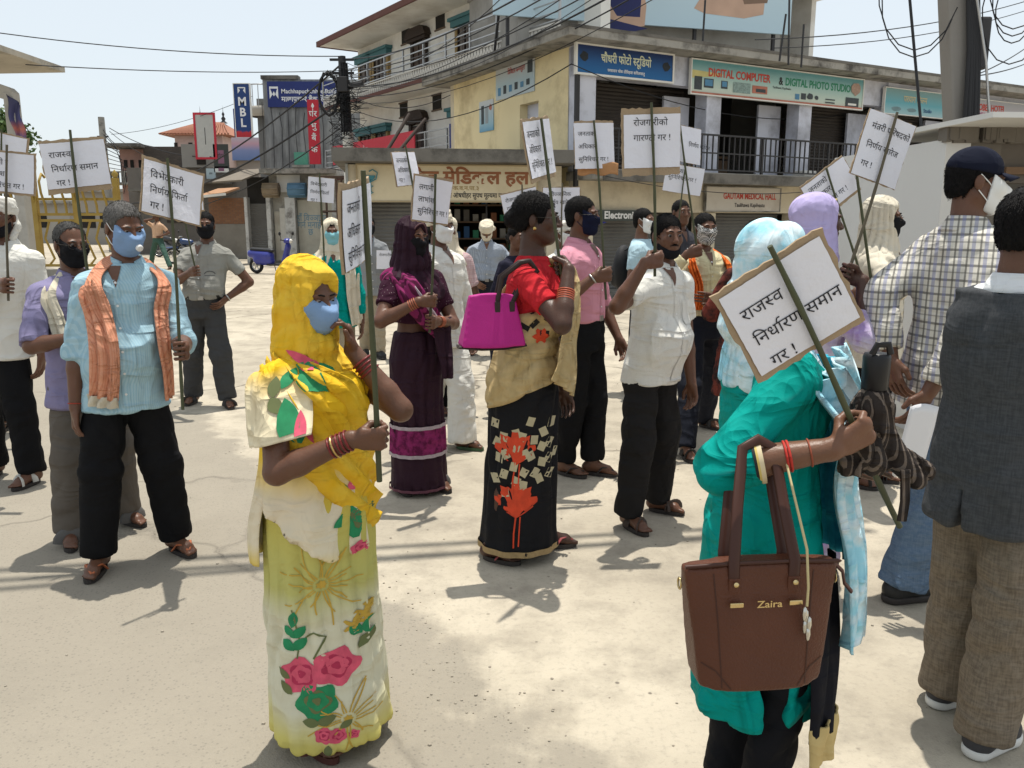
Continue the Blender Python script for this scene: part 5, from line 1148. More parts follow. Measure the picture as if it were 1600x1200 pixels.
# ------------------------------------------------------------------ poles and wires
CABLE = plain('cable_black', (.018, .018, .02), .6)
def wire(a, b_, sag=.3, r=.012, n=14, label='thin overhead cable strung across the street', mat=None):
    pts = [a.lerp(b_, i/n)-Vector((0, 0, sag*4*(i/n)*(1-i/n))) for i in range(n+1)]; o = MB().tube([tuple(p-a) for p in pts], r, 5).build('overhead_cable', mat or CABLE, loc=tuple(a)); tag(o, label, 'cable', 'overhead cables')
def poles():
    p = W(545, 230, 27.5); t = tag(empty('utility_pole', (p.x, p.y, 0)), 'utility pole smothered in tangled black cables, lower half painted white', 'pole'); ht = W(540, 88, 27.5).z; hw = W(545, 207, 27.5).z
    MB().tube([(0, 0, 0), (-.02, 0, hw)], .17, 12).build('painted_shaft', SW, t); MB().tube([(-.02, 0, hw), (-.12, 0, ht)], [.15, .12], 12).build('upper_shaft', IRON, t); MB().tube([(0, 0, hw*.72), (0, 0, hw*.72+.08)], .19, 12).build('band', IRON, t)
    rg = random.Random(8)
    for k in range(46):
        z = rg.uniform(hw-.2, ht-.3); pts = [(rg.gauss(-.05, .12), rg.gauss(-.14, .06), z)]
        for j in range(5): q = pts[-1]; pts.append((rg.gauss(-.05, .34), rg.gauss(-.14, .12), q[2]+rg.uniform(-.55, .25)))
        MB().tube(pts, .010, 4).build('tangled_cable', CABLE, t)
    for k in range(14): a = rg.uniform(0, 6); MB().tube([(-.06+.16*math.cos(a), .16*math.sin(a), hw-.1), (-.08+.15*math.cos(a+.2), .15*math.sin(a+.2), (hw+ht)/2), (-.10+.13*math.cos(a), .13*math.sin(a), ht-.2)], .03, 5).build('cable_bundle', CABLE, t)
    for k in range(12): MB().tube([(-.55+.30*math.cos(a)+rg.gauss(0, .02), -.15+rg.gauss(0, .03), ht-1.15+.62*math.sin(a)+rg.gauss(0, .04)) for a in np.linspace(0, 2*PI, 17)], .018, 5).build('cable_coil', CABLE, t)
    MB().box(-.22, .10, -.36, -.15, hw+1.2, hw+1.65).build('junction_box', IRON, t, .02); MB().tube([(-.05, -.1, ht-.95), (.55, -.2, ht-.85)], .09, 8).build('junction_tube', IRON, t)
    for z in (ht-.1, ht-.5): MB().bar((-.5, 0, z), (.25, 0, z), .07).build('crossarm', IRON, t)
    q = W(173, 348, 46); t2 = tag(empty('utility_pole', (q.x, q.y, 0)), 'slim distant concrete utility pole beside the pink balcony', 'pole'); h2 = W(172, 183, 46).z; MB().tube([(0, 0, 0), (0, 0, h2)], [.22, .16], 10).build('shaft', CONC, t2); MB().bar((-.3, 0, h2-1.0), (.3, 0, h2-1.0), .08).build('crossarm', IRON, t2)
    for k in range(9): MB().tube([(.05, -.1, h2-.6-k*.25), (.5+.1*k, -.2, h2-1.2-.2*k), (.9, -.1, h2-1.6-.3*k)], .02, 4).build('tangled_cable', CABLE, t2)
    # thick pole behind the white kiosk
    s = W(1503, 200, 8.0); t3 = tag(empty('utility_pole', (s.x, s.y, 0)), 'thick square concrete utility pole wrapped in black cable rising behind the white kiosk', 'pole'); pc = plain('pole_concrete', (.22, .205, .185), .95, .12, 3, .4, 25, stain=(.18, .165, .15))
    m = MB(); m.add([(x*(.135 if z < 1 else .105)-.15*(z-2.4), y*(.11 if z < 1 else .09), z) for z in (0, 7.5) for x, y in ((-1, -1), (1, -1), (1, 1), (-1, 1))], [(3, 2, 1, 0), (4, 5, 6, 7), (0, 1, 5, 4), (1, 2, 6, 5), (2, 3, 7, 6), (3, 0, 4, 7)]); m.build('shaft', pc, t3, .02)
    for k in range(5): MB().tube([(.15+.035*k, -.18-.01*(k % 2), .6), (-.06+.03*k, -.17-.01*(k % 2), 2.3), (-.09+.022*k, -.16, 3.1), (-.17+.02*k, -.155, 3.8), (-.56+.02*k, -.15, 6.5)], .022, 6).build('cable_bundle', CABLE, t3)
    MB().box(.02, .13, -.10, .10, 2.95, 3.40).build('junction_box', IRON, t3, .02); MB().tube([(.30, 0, 2.2), (.05, -.2, 3.0), (-.12, -.22, 3.6), (-.60, -.2, 6)], .012, 5).build('grey_cable', STEEL, t3)
    for k in range(6): c = rg.uniform(-.1, .1); MB().tube([((.32 if k < 4 else -.55)+(.22+.05*k)*math.cos(a)*.8, -.1, 3.45+.12*(k % 3)+(.28+.06*k)*math.sin(a)) for a in np.linspace(.3, 5.9, 15)], .006, 4).build('loose_loop', CABLE, t3)
    # cables
    A = W(538, 96, 27.3); B_ = W(545, 150, 27.3)
    W_ = lambda x, y, Y: W(x, y, Y)
    wire(W_(-40, 46, 26), W_(535, 88, 27.4), .2, .016); wire(W_(40, 101, 19), W_(536, 110, 27.4), .1, .012)
    wire(A, W_(225, 300, 44), .6, .030, label='thick cable running from the tangled pole down the street'); wire(B_, W_(180, 320, 44), .8, .035, label='lower thick cable running from the tangled pole down the street'); wire(W_(545, 190, 27.3), W_(200, 330, 44), 1.0, .02)
    for k, (y0, x1, y1, r_) in enumerate(((92, 905, -60, .028), (110, 960, -70, .022), (120, 1010, -60, .020), (135, 1050, -60, .030), (140, 1000, -90, .016), (150, 1100, -70, .022), (160, 1120, -60, .014), (128, 980, -40, .012), (98, 840, -60, .014))): wire(W_(542, y0, 27.3), W_(x1, y1, 13.5), .35+.05*k, r_*.62, label='cable rising from the tangled pole over the corner building')
    wire(W_(548, 150, 27.3), W_(740, 128, 22.5), .5, .012); wire(W_(550, 170, 27.3), W_(893, 100, 17), .7, .012); wire(W_(893, 100, 16.5), W_(1420, 150, 24), .8, .010)
    wire(W_(171, 200, 46), W_(330, 245, 42), .4, .02); wire(W_(171, 205, 46), W_(300, 260, 44), .5, .016); wire(W_(174, 210, 46), W_(395, 150, 40), .3, .012)
    wire(W_(1180, 62, 20), W_(1640, -10, 30), .3, .014); wire(W_(1210, 75, 20), W_(1640, 4, 30), .3, .012); wire(W_(1530, 115, 8), W_(1640, 45, 12), .05, .006); wire(W_(1530, 118, 8), W_(1640, 80, 12), .05, .006)
    wire(W_(1419, -30, 7.2), W_(1441, 215, 7.0), .0, .012, label='single black cable hanging down in front of the weathered blue sign')
    for k, (y0, y1) in enumerate(((912, 868), (928, 884), (946, 890))):      # a bundle that crosses high over the near side of the crossing
        q0, q1 = G(-250, y0), G(470, y1); sh = sdir*(6.2/sdir.z); d_ = (q1-q0); wire(q0+sh-d_*1.5, q1+sh+d_*1.5,   .25, .024, label='thick cable of the bundle crossing high over the near side of the street')
    wire(W_(1340, 290, 18), W_(893, 262, 15.6), .3, .008)
poles()
# ------------------------------------------------------------------ kiosk, pavilion, fence, tree
def kiosk():
    t = Bld('white_kiosk', 'white plastered roadside kiosk with a thin sheet roof', 'kiosk', (3.07, 6.05), R(4)); wp = plain('kiosk_white', (.58, .58, .57), .9, .05, 1.2, .2, 25, stain=(.40, .40, .39), stain_amt=.4, stain_scale=.8); gp = plain('kiosk_grey_shaded', (.15, .135, .115), .95, .15, 2, stain=(.10, .09, .08))  # grey: darker plaster, its colour deepened for the shade under the roof sheet
    t.part('left_wall', wp, (0, .18, 0, 1.75, 0, 2.16)); t.part('front_pier', gp, (.181, .42, .02, .16, 0, 2.16)); t.part('front_beam', plain('kiosk_beam', (.12, .105, .09), .95, .3, 3), (.42, 4.2, .02, .16, 1.86, 2.16)); t.part('counter_wall', gp, (.42, 4.2, .02, .16, 0, 1.0)); t.part('rear_wall', gp, (.18, 4.2, 1.62, 1.75, 0, 2.16)); t.part('right_wall', gp, (4.2, 4.35, .02, 1.75, 0, 2.16)); t.part('wood_slat', plain('slat_wood', (.16, .10, .06), .8), (.45, 4.2, -.02, .018, 1.92, 1.97))
    t.part('roof_sheet', plain('sheet_white', (.60, .60, .58), .5, .1, 3), (-.04, 4.6, -.55, 1.1, 2.24, 2.275)); m = MB(); rg = random.Random(2)
    for i in range(46): x = rg.uniform(-.02, .6); m.box(x, x+rg.uniform(.03, .09), rg.uniform(-.04, .0), rg.uniform(.02, .16), 2.16-rg.uniform(0, .03), 2.24)
    m.build('roof_packing', gp, t.root)['kind'] = 'stuff'
kiosk()
def pavilion():
    Y = 19.0; x = W(20, 175, Y).x; t = tag(empty('concrete_pavilion', (x, Y, 0)), 'weathered concrete canopy on a bent column at the crossing', 'pavilion'); pc = plain('pavilion_concrete', (.42, .40, .36), .9, .12, 2, stain=(.2, .18, .15)); zt = W(20, 145, Y).z; z2 = W(20, 103, Y).z
    m = MB(); m.box(-.10, .12, -.14, .14, 0, zt); m.build('column', pc, t, .02); MB().prism_xz([(-.10, zt-.15), (.12, zt), (.02, zt+.10), (-2.6, zt+1.0), (-2.6, zt+.62)], -.12, .12).build('bent_arm', pc, t); xr = W(48, 90, Y).x-x
    m = MB(); m.prism_xz([(-4.5, z2+.02), (xr, z2+.10), (xr, z2+.22), (xr-.7, z2+.36), (-1.2, z2+.50), (-4.5, z2+.55)], -1.4, 1.4); m.build('canopy', plain('canopy_cream', (.44, .40, .33), .9, .15, 2, stain=(.16, .15, .13), stain_amt=.7), t); MB().lathe([(0, -.12), (.06, -.10), (.08, 0), (.03, .06)], 10, c=(xr-.55, -.8, z2-.03)).build('lamp_bulb', SW, t)
    MB().tube([(-2.3, 0, zt+.85), (-2.3, 0, z2+.2)], .06, 6).build('strut', pc, t)
    f = MB(); rg = random.Random(1); f.grid(lambda u, v: (.0+.30*u*(1-.35*v)+.10*v+.03*math.sin(9*v+3*u), -.16-.06*math.sin(8*u+3*v), zt-.05-.95*v-.25*u), 8, 12, 0); o = f.build('party_flag', bands('flag_cloth', [(0, (.40, .12, .12)), (.3, (.10, .09, .22)), (.45, (.45, .14, .10)), (.6, (.06, .06, .16)), (1, (.05, .05, .10))]), loc=(x, Y, 0)); tag(o, 'limp dark blue and red flag tied to the concrete column', 'flag'); o.modifiers.new('t', 'SOLIDIFY').thickness = .01
pavilion()
def fence():
    Y = 22.5; x0, x1 = W(-70, 348, Y).x, W(186, 348, Y).x; t = tag(empty('ornamental_fence', (x0, Y, 0)), 'yellow painted ornamental iron fence around the crossing', 'fence'); ym = plain('fence_yellow', (.36, .25, .06), .6, .15, 5, stain=(.28, .16, .03)); L = x1-x0; zt = W(800, 278, Y).z; zm = W(800, 335, Y).z
    MB().box(-.2, L+.2, -.25, .25, 0, .35).build('plinth', CONC, t)
    for z in (zt-.55, zm, zm-.16, .45): MB().bar((0, 0, z), (L, 0, z), .07).build('rail', ym, t)
    for i in range(5): x = L*i/4; MB().bar((x, 0, .3), (x, 0, zt), .14).build('post', ym, t); MB().lathe([(.0, .22), (.09, .1), (.05, 0)], 10, c=(x, 0, zt)).build('finial', ym, t)
    n = int(L/.26); me = None; me2 = None
    for i in range(1, n):
        x = L*i/n
        if me is None:
            o = MB().tube([(0, 0, zm), (0, -.02, zm+.25), (0, -.16, zm+.55), (0, -.20, zm+.85), (0, -.05, zm+1.05), (.05, .02, zm+.95)], .035, 6).build('curved_bar', ym, t); me = o.data; o2 = MB().tube([(-.06, 0, .45), (.10, 0, zm*.35), (-.10, 0, zm*.65), (.06, 0, zm-.16)], .03, 6).build('scroll_bar', ym, t); me2 = o2.data
        else: o = link('curved_bar', me, None, t); o2 = link('scroll_bar', me2, None, t)
        o.location = (x, 0, 0); o2.location = (x, 0, 0)
fence()
def tree(px, py, Y, rad, label, seed, n=2600):
    rg = np.random.default_rng(seed); c = W(px, py, Y); t = tag(empty('street_tree', (c.x, c.y, 0)), label, 'tree'); bark = plain('bark', (.10, .075, .055), .95, .3, 8, .5, 20); leaf, nt, b = newmat('leaf_%d' % seed); oi = nd(nt, 'TexNoise', {'Vector': coords(nt), 'Scale': 1.6, 'Detail': 3}).outputs['Fac']; nt.links.new(mixc(nt, oi, (.030, .070, .018), (.10, .16, .045)), b.inputs['Base Color']); b.inputs['Roughness'].default_value = .6; b.inputs['Transmission Weight'].default_value = 0
    m = MB(); m.tube([(0, 0, 0), (.1, 0, c.z*.5), (0, .1, c.z)], [.22, .15, .06], 9); tips = []
    for k in range(11):
        a = rg.uniform(0, 6.28); e = Vector((math.cos(a)*rad*rg.uniform(.4, .95), math.sin(a)*rad*rg.uniform(.4, .9), c.z+rg.uniform(-.45, .7)*rad)); s0 = Vector((.05, .05, c.z*rg.uniform(.55, .95))); m.tube([s0, s0.lerp(e, .5)+Vector((0, 0, .15)), e], [.07, .045, .015], 6); tips += [e, s0.lerp(e, .75)]
    m.build('trunk', bark, t); P = []
    for k in range(n):
        q = tips[rg.integers(len(tips))]; P.append((q.x+rg.normal()*rad*.22, q.y+rg.normal()*rad*.22, q.z+rg.normal()*rad*.18))
    P = np.array(P); V = []; F = []
    for i, p in enumerate(P):
        d = rg.normal(size=3); d /= np.linalg.norm(d); e = np.cross(d, rg.normal(size=3)); e /= np.linalg.norm(e); s_ = rg.uniform(.07, .14); V += [p-d*s_, p+e*s_*.45, p+d*s_, p-e*s_*.45]; F.append((4*i, 4*i+1, 4*i+2, 4*i+3))
    o = link('crown', mesh_np('crown', np.array(V), np.array(F), False), leaf, t)
tree(-2, 212, 31, 1.0, 'leafy green tree behind the concrete column at the crossing', 3)
tree(-70, 268, 40, 2.0, 'dark leafy tree beyond the long low house', 5)
# ------------------------------------------------------------------ parked two-wheelers
TYRE = plain('tyre', (.018, .018, .018), .85); CHROME = plain('chrome', (.55, .55, .55), .2, metal=1); BLACKP = plain('bike_black', (.015, .015, .017), .35, spec=.5); SEATM = plain('seat_vinyl', (.02, .02, .022), .5)
def ring(t, x, z, r, w, m, name):
    o = MB(); o.tube([(x+r*math.cos(a), 0, z+r*math.sin(a)) for a in np.linspace(0, 2*PI, 25)], w, 8, cap=False); return o.build(name, m, t)
def wheel(t, x, r, w, spokes=10):
    o = ring(t, x, r+w, r, w, TYRE, 'wheel'); q = ring(t, x, r+w, r-w*.9, w*.35, CHROME, 'rim'); q.parent = o; m = MB()
    for k in range(spokes): a = 2*PI*k/spokes; m.tube([(x, 0, r+w), (x+(r-w)*math.cos(a), 0, r+w+(r-w)*math.sin(a))], .006 if spokes > 8 else .02, 4)
    m.tube([(x, -.06, r+w), (x, .06, r+w)], .045, 8); m.build('spokes', CHROME, o)['kind'] = 'stuff'
def motorcycle(label, loc, rz, col, scooter=False):
    t = tag(empty('scooter' if scooter else 'motorcycle', loc, rz), label, 'scooter' if scooter else 'motorcycle'); pm = plain('bike_paint_%s' % label[:6], col, .3, .05, spec=.6)
    if scooter:
        wheel(t, -.62, .20, .055, 6); wheel(t, .62, .20, .055, 6); F = Fld(); F.cone((-.78, 0, .62), (-.15, 0, .55), .13, .17, .06); F.cone((-.55, 0, .45), (-.1, 0, .38), .16, .14, .06); solid('rear_body', F, .02, pm, t)
        F = Fld(); F.cone((.42, 0, .40), (.56, 0, .85), .14, .13, .06, sq=((1, 0, 0), .55)); F.ell((.62, 0, .48), (.22, .08, .09), .05); solid('front_apron', F, .02, pm, t); MB().box(-.15, .42, -.16, .16, .26, .32).build('footboard', BLACKP, t, .02)
        F = Fld(); F.cone((-.72, 0, .76), (-.05, 0, .72), .10, .11, .05, sq=((0, 0, 1), .6)); solid('seat', F, .02, SEATM, t); F = Fld(); F.ell((.55, 0, 1.02), (.12, .15, .09), .04); solid('handle_cover', F, .02, pm, t)
        MB().tube([(.52, -.34, 1.06), (.55, 0, 1.02), (.52, .34, 1.06)], .016, 8).build('handlebar', BLACKP, t); MB().lathe([(0, .05), (.06, .04), (.07, 0)], 12, M=Matrix.Translation((.66, 0, 1.02)) @ Matrix.Rotation(R(90), 4, 'Y')).build('headlight', SW, t)
        hx = .5
    else:
        wheel(t, -.66, .27, .045); wheel(t, .66, .27, .04); F = Fld(); F.cone((-.02, 0, .82), (.28, 0, .86), .11, .13, .06); solid('fuel_tank', F, .02, pm, t); F = Fld(); F.cone((-.72, 0, .82), (-.08, 0, .78), .07, .11, .05, sq=((0, 0, 1), .65)); solid('seat', F, .02, SEATM, t)
        F = Fld(); F.cone((-.05, 0, .42), (.22, 0, .46), .15, .16, .05); F.cone((.15, 0, .5), (.28, 0, .66), .09, .08, .04); solid('engine', F, .02, plain('engine_alloy', (.20, .20, .20), .4, .3, 20, metal=.8), t); F = Fld(); F.cone((-.75, 0, .72), (-.35, 0, .66), .06, .10, .04); solid('tail_cover', F, .02, pm, t)
        m = MB()
        for g in (-1, 1): m.tube([(.66, g*.08, .31), (.44, g*.08, .95)], .025, 8); m.tube([(-.66, g*.09, .31), (-.45, g*.10, .70)], .022, 8)
        m.tube([(.44, 0, .95), (.1, 0, .62), (-.3, 0, .40), (-.66, 0, .31)], .028, 8); m.build('frame', BLACKP, t); MB().tube([(.20, .16, .34), (-.3, .17, .30), (-.85, .18, .40)], [.03, .04, .045], 8).build('exhaust', CHROME, t)
        MB().tube([(.28, -.36, 1.05), (.38, -.16, 1.06), (.42, 0, .99), (.38, .16, 1.06), (.28, .36, 1.05)], .014, 8).build('handlebar', CHROME, t); MB().lathe([(0, .08), (.08, .06), (.09, 0), (.05, -.1)], 14, M=Matrix.Translation((.55, 0, .90)) @ Matrix.Rotation(R(90), 4, 'Y')).build('headlight', SW, t); F = Fld(); F.cone((.50, 0, .64), (.86, 0, .60), .05, .05, .03); F.plane((0, 0, .60), (0, 0, -1)); solid('front_mudguard', F, .015, pm, t); hx = .38
    for g in (-1, 1): m = MB(); m.tube([(hx, g*.26, 1.06), (hx+.02, g*.34, 1.22)], .008, 5); m.lathe([(0, .012), (.06, .008), (.06, -.008), (0, -.012)], 10, M=Matrix.Translation((hx+.02, g*.36, 1.25)) @ Matrix.Rotation(R(90), 4, 'Y')); m.build('mirror', BLACKP, t)
    MB().tube([(.0, .05, .3), (-.05, .22, .02)], .014, 6).build('kickstand', BLACKP, t)
def bicycle(label, loc, rz):
    t = tag(empty('bicycle', loc, rz), label, 'bicycle'); fm = plain('bicycle_frame', (.03, .028, .03), .4); wheel(t, -.54, .32, .018, 14); wheel(t, .54, .32, .018, 14); a, s_, h, bb = (-.54, 0, .34), (-.20, 0, .82), (.40, 0, .85), (-.06, 0, .32)
    for p, q in ((a, s_), (a, bb), (bb, s_), (bb, h), (s_, h), (h, (.54, 0, .34))): MB().tube([p, q], .016, 6).build('frame_tube', fm, t)
    MB().tube([(.30, -.26, 1.0), (.40, -.2, .99), (.40, 0, .97), (.40, .2, .99), (.30, .26, 1.0)], .013, 6).build('handlebar', CHROME, t); MB().tube([h, (.39, 0, .98)], .015, 6).build('stem', fm, t); MB().tube([s_, (-.22, 0, .92)], .014, 6).build('seat_post', CHROME, t); F = Fld(); F.cone((-.34, 0, .94), (-.08, 0, .95), .085, .03, .03, sq=((0, 0, 1), .5)); solid('saddle', F, .015, SEATM, t)
    for z in (.70,): MB().box(-.86, -.36, -.07, .07, z, z+.02).build('carrier', fm, t); MB().tube([(-.06, -.12, .32), (-.06, .12, .32)], .02, 6).build('crank', CHROME, t)
def gl(px, py): v = G(px, py); return (v.x, v.y, 0)
motorcycle('dark motorcycle with a blue tank parked beside the peach shirt man', gl(300, 412), R(200), (.02, .05, .14)); motorcycle('black motorcycle behind the blue tank one', gl(268, 402), R(165), (.02, .02, .022)); motorcycle('bright blue scooter parked before the low shops', gl(428, 428), R(-18), (.03, .04, .27), True)
bicycle('black bicycle leaning by the brick wall', gl(352, 398), R(20)); bicycle('second black bicycle behind the blue scooter', gl(380, 399), R(150))
# ------------------------------------------------------------------ placards
PAPER = plain('placard_paper', (.70, .70, .76), .75, .03, 20, .5, 22); INK = plain('printed_ink', (.02, .02, .025), .7, .1)
KRAFT = plain('cardboard', (.34, .25, .16), .9, .18, 12, .4, 90); BAMBOO = plain('bamboo_green', (.062, .068, .034), .55, .35, 9, .3, 40); BAMBOO2 = plain('bamboo_brown', (.10, .085, .055), .6, .3, 9, .3, 40)
class Stick:
    def __init__(s, top, bot, Yt, Yb=None):
        s.px = (top, bot); s.t = W(*top, Yt); s.b = W(*bot, Yb if Yb is not None else Yt); s.ax = (s.t-s.b).normalized()
    def at(s, py): f = (py-s.px[0][1])/(s.px[1][1]-s.px[0][1]); return s.t.lerp(s.b, f)
PGROUP = 'placards held up by the crowd'
def placard(label, st, cy, yaw, lines, size=(.297, .21), mar=(.008, .008, .02, .02), roll=0, shift=0.0, seed=1, bam=None, fs=.041, curl=.009, x0=.03, ytop=.065, lh=.062, r=.0072, cut=1.0):
    """cy: pixel row where the middle of the sheet crosses the stick; shift: sheet offset sideways"""
    rg = random.Random(seed); c = st.at(cy); up = st.ax.copy(); n = Vector((math.sin(R(yaw)), -math.cos(R(yaw)), 0)); n = (n-up*n.dot(up)).normalized()
    up = (Matrix.Rotation(R(roll), 3, n) @ up).normalized(); rt = up.cross(n).normalized()
    root = tag(empty('placard', tuple(st.b)), label, 'placard', None); w, h = size; o = st.b
    c = c-n*(r+.004)+rt*shift-o
    wave = lambda x, y: curl*(math.sin(9*x+seed)*.6+math.sin(15*y+7*x+seed*2)*.35+.5*((abs(x)/(w/2))**2*math.sin(seed*1.7))+.5*math.sin(30*x+11*y+seed)*.25)-curl
    P = lambda x, y, d=0: tuple(c+rt*x+up*y+n*(wave(x, y)+d))
    b = MB(); l, r_, t, bo = mar
    X0, X1, Y0, Y1 = -w/2-l, w/2+r_, -h/2-bo, h/2+t; nu, nv = 16, 12; pt = {}
    for j in range(nv+1):
        for i in range(nu+1):
            e = .0035 if i in (0, nu) or j in (0, nv) else 0
            pt[i, j] = (X0+(X1-X0)*i/nu+rg.uniform(-e, e), Y0+(Y1-Y0)*j/nv+rg.uniform(-e, e))
    idx = lambda i, j: j*(nu+1)+i
    ks = sorted(pt, key=lambda q: idx(*q)); fr = [P(*pt[q], -.0025) for q in ks]; bk = [P(*pt[q], -.0085) for q in ks]; m = len(ks)
    qd = [(idx(i, j), idx(i+1, j), idx(i+1, j+1), idx(i, j+1)) for j in range(nv) for i in range(nu)]
    ed = [idx(i, 0) for i in range(nu)]+[idx(nu, j) for j in range(nv)]+[idx(i, nv) for i in range(nu, 0, -1)]+[idx(0, j) for j in range(nv, 0, -1)]
    b.add(fr+bk, qd+[tuple(m+k_ for k_ in q[::-1]) for q in qd]+[(ed[k_], m+ed[k_], m+ed[(k_+1) % len(ed)], ed[(k_+1) % len(ed)]) for k_ in range(len(ed))])
    b.build('cardboard', KRAFT, root)
    g = MB(); g.grid(lambda u, v: P((u-.5)*w+rg.uniform(-.0006, .0006), (v-.5)*h+rg.uniform(-.0006, .0006), .0006), 22, 16); g.build('paper', PAPER, root)
    if lines:
        lettering('lettering', [(tx, -w/2+x0+dx, h/2-ytop-i*lh, fs) for i, (tx, dx) in enumerate(lines)], INK, root, lambda x, y: P(x, y, .0022))
    L = (st.t-st.b).length; k = max(6, int(L/.06)); s_ = MB(); pts = []; rs = []
    bend = n.cross(st.ax)*.004
    for i in range(k+1):
        f = i/k; pts.append(st.b.lerp(st.t, f)-o+bend*math.sin(f*5+seed)); rs.append(r*(1.0-.18*f)*(1.0+(.16 if i % 4 == 2 else 0)))
    s_.tube(pts, rs, 8); s_.build('stick', bam or BAMBOO, root)
    return root
T_JAN = [('जनताको', 0), ('अिधकार', 0), ('सुिनि~शचत गर !', 0)]
T_RAJ = [('राज~सव', 0), ('िनधा^रण समान', 0), ('गर !', .01)]
T_VIB = [('िवभेदकारी', 0), ('िनण^य िफता^', 0), ('गर !', .005)]
T_LAG = [('लगानी', 0), ('लाभांश', 0), ('सुिनि~शचत गर !', 0)]
T_LAG2 = [('लगानी र', 0), ('लाभांश', 0), ('सुिनि~शचत गर !', 0)]
T_ROJ = [('रोजगारीको', 0), ('गार~णटी गर !', 0)]
T_AVA = [('अवै~जञािनक', 0), ('िनण^य खारेज', 0), ('गर !', 0)]
T_MAN = [('मं~त_री पिरषदको'.replace('~त_', 'त_'), 0), ('िनण^य खारेज', 0), ('गर !', 0)]
BLACK_T = cloth('trouser_black', (.009, .009, .010), wr=.3, wscale=10); NAVY_T = cloth('trouser_navy', (.016, .018, .026), wr=.3); GREY_T = cloth('trouser_grey', (.055, .056, .058), wr=.3)
SOLE = plain('sandal_sole', (.035, .03, .028), .7); STRAPB = plain('sandal_strap_black', (.03, .027, .025), .6); BELT = plain('belt_leather', (.014, .014, .012), .45)
MASKB = cloth('mask_black', (.012, .012, .014), wr=.15); MASKBLUE = cloth('mask_blue', (.20, .31, .50), wr=.12, rough=.8); MASKW = plain('mask_white', (.70, .70, .68), .8, .05); STRAPW = plain('mask_elastic', (.72, .72, .70), .8)
WHITE_C = cloth('cotton_white', (.66, .65, .60), wr=.24, wscale=18); CREAM_C = cloth('cotton_cream', (.62, .56, .44), wr=.35, wscale=16)
PINKF = plain('print_pink', (.62, .09, .15), .8, .45, 30); PINKD = plain('print_pink_dark', (.40, .03, .08), .8, .3, 40); GREENF = plain('print_green', (.02, .22, .09), .8, .45, 30); OLIVEF = plain('print_olive', (.13, .15, .06), .8, .3); GOLDF = plain('print_gold', (.50, .32, .05), .8, .2)
def rose(cx, cy, r, a=0, col=(0, 1)):
    S = [(*disc2(cx, cy, r, 30, 5, 5, .20, 1, a), col[0], 0), (*disc2(cx+r*.05, cy+r*.05, r*.62, 24, 4, 4, .25, 1, a+.6), col[1], .0007), (*disc2(cx+r*.05, cy+r*.08, r*.50, 24, 3, 5, .2, 1, a+.2), col[0], .0013), (*disc2(cx+r*.05, cy+r*.1, r*.22, 16, 2, 3, .3, 1, a), col[1], .0019)]
    return S
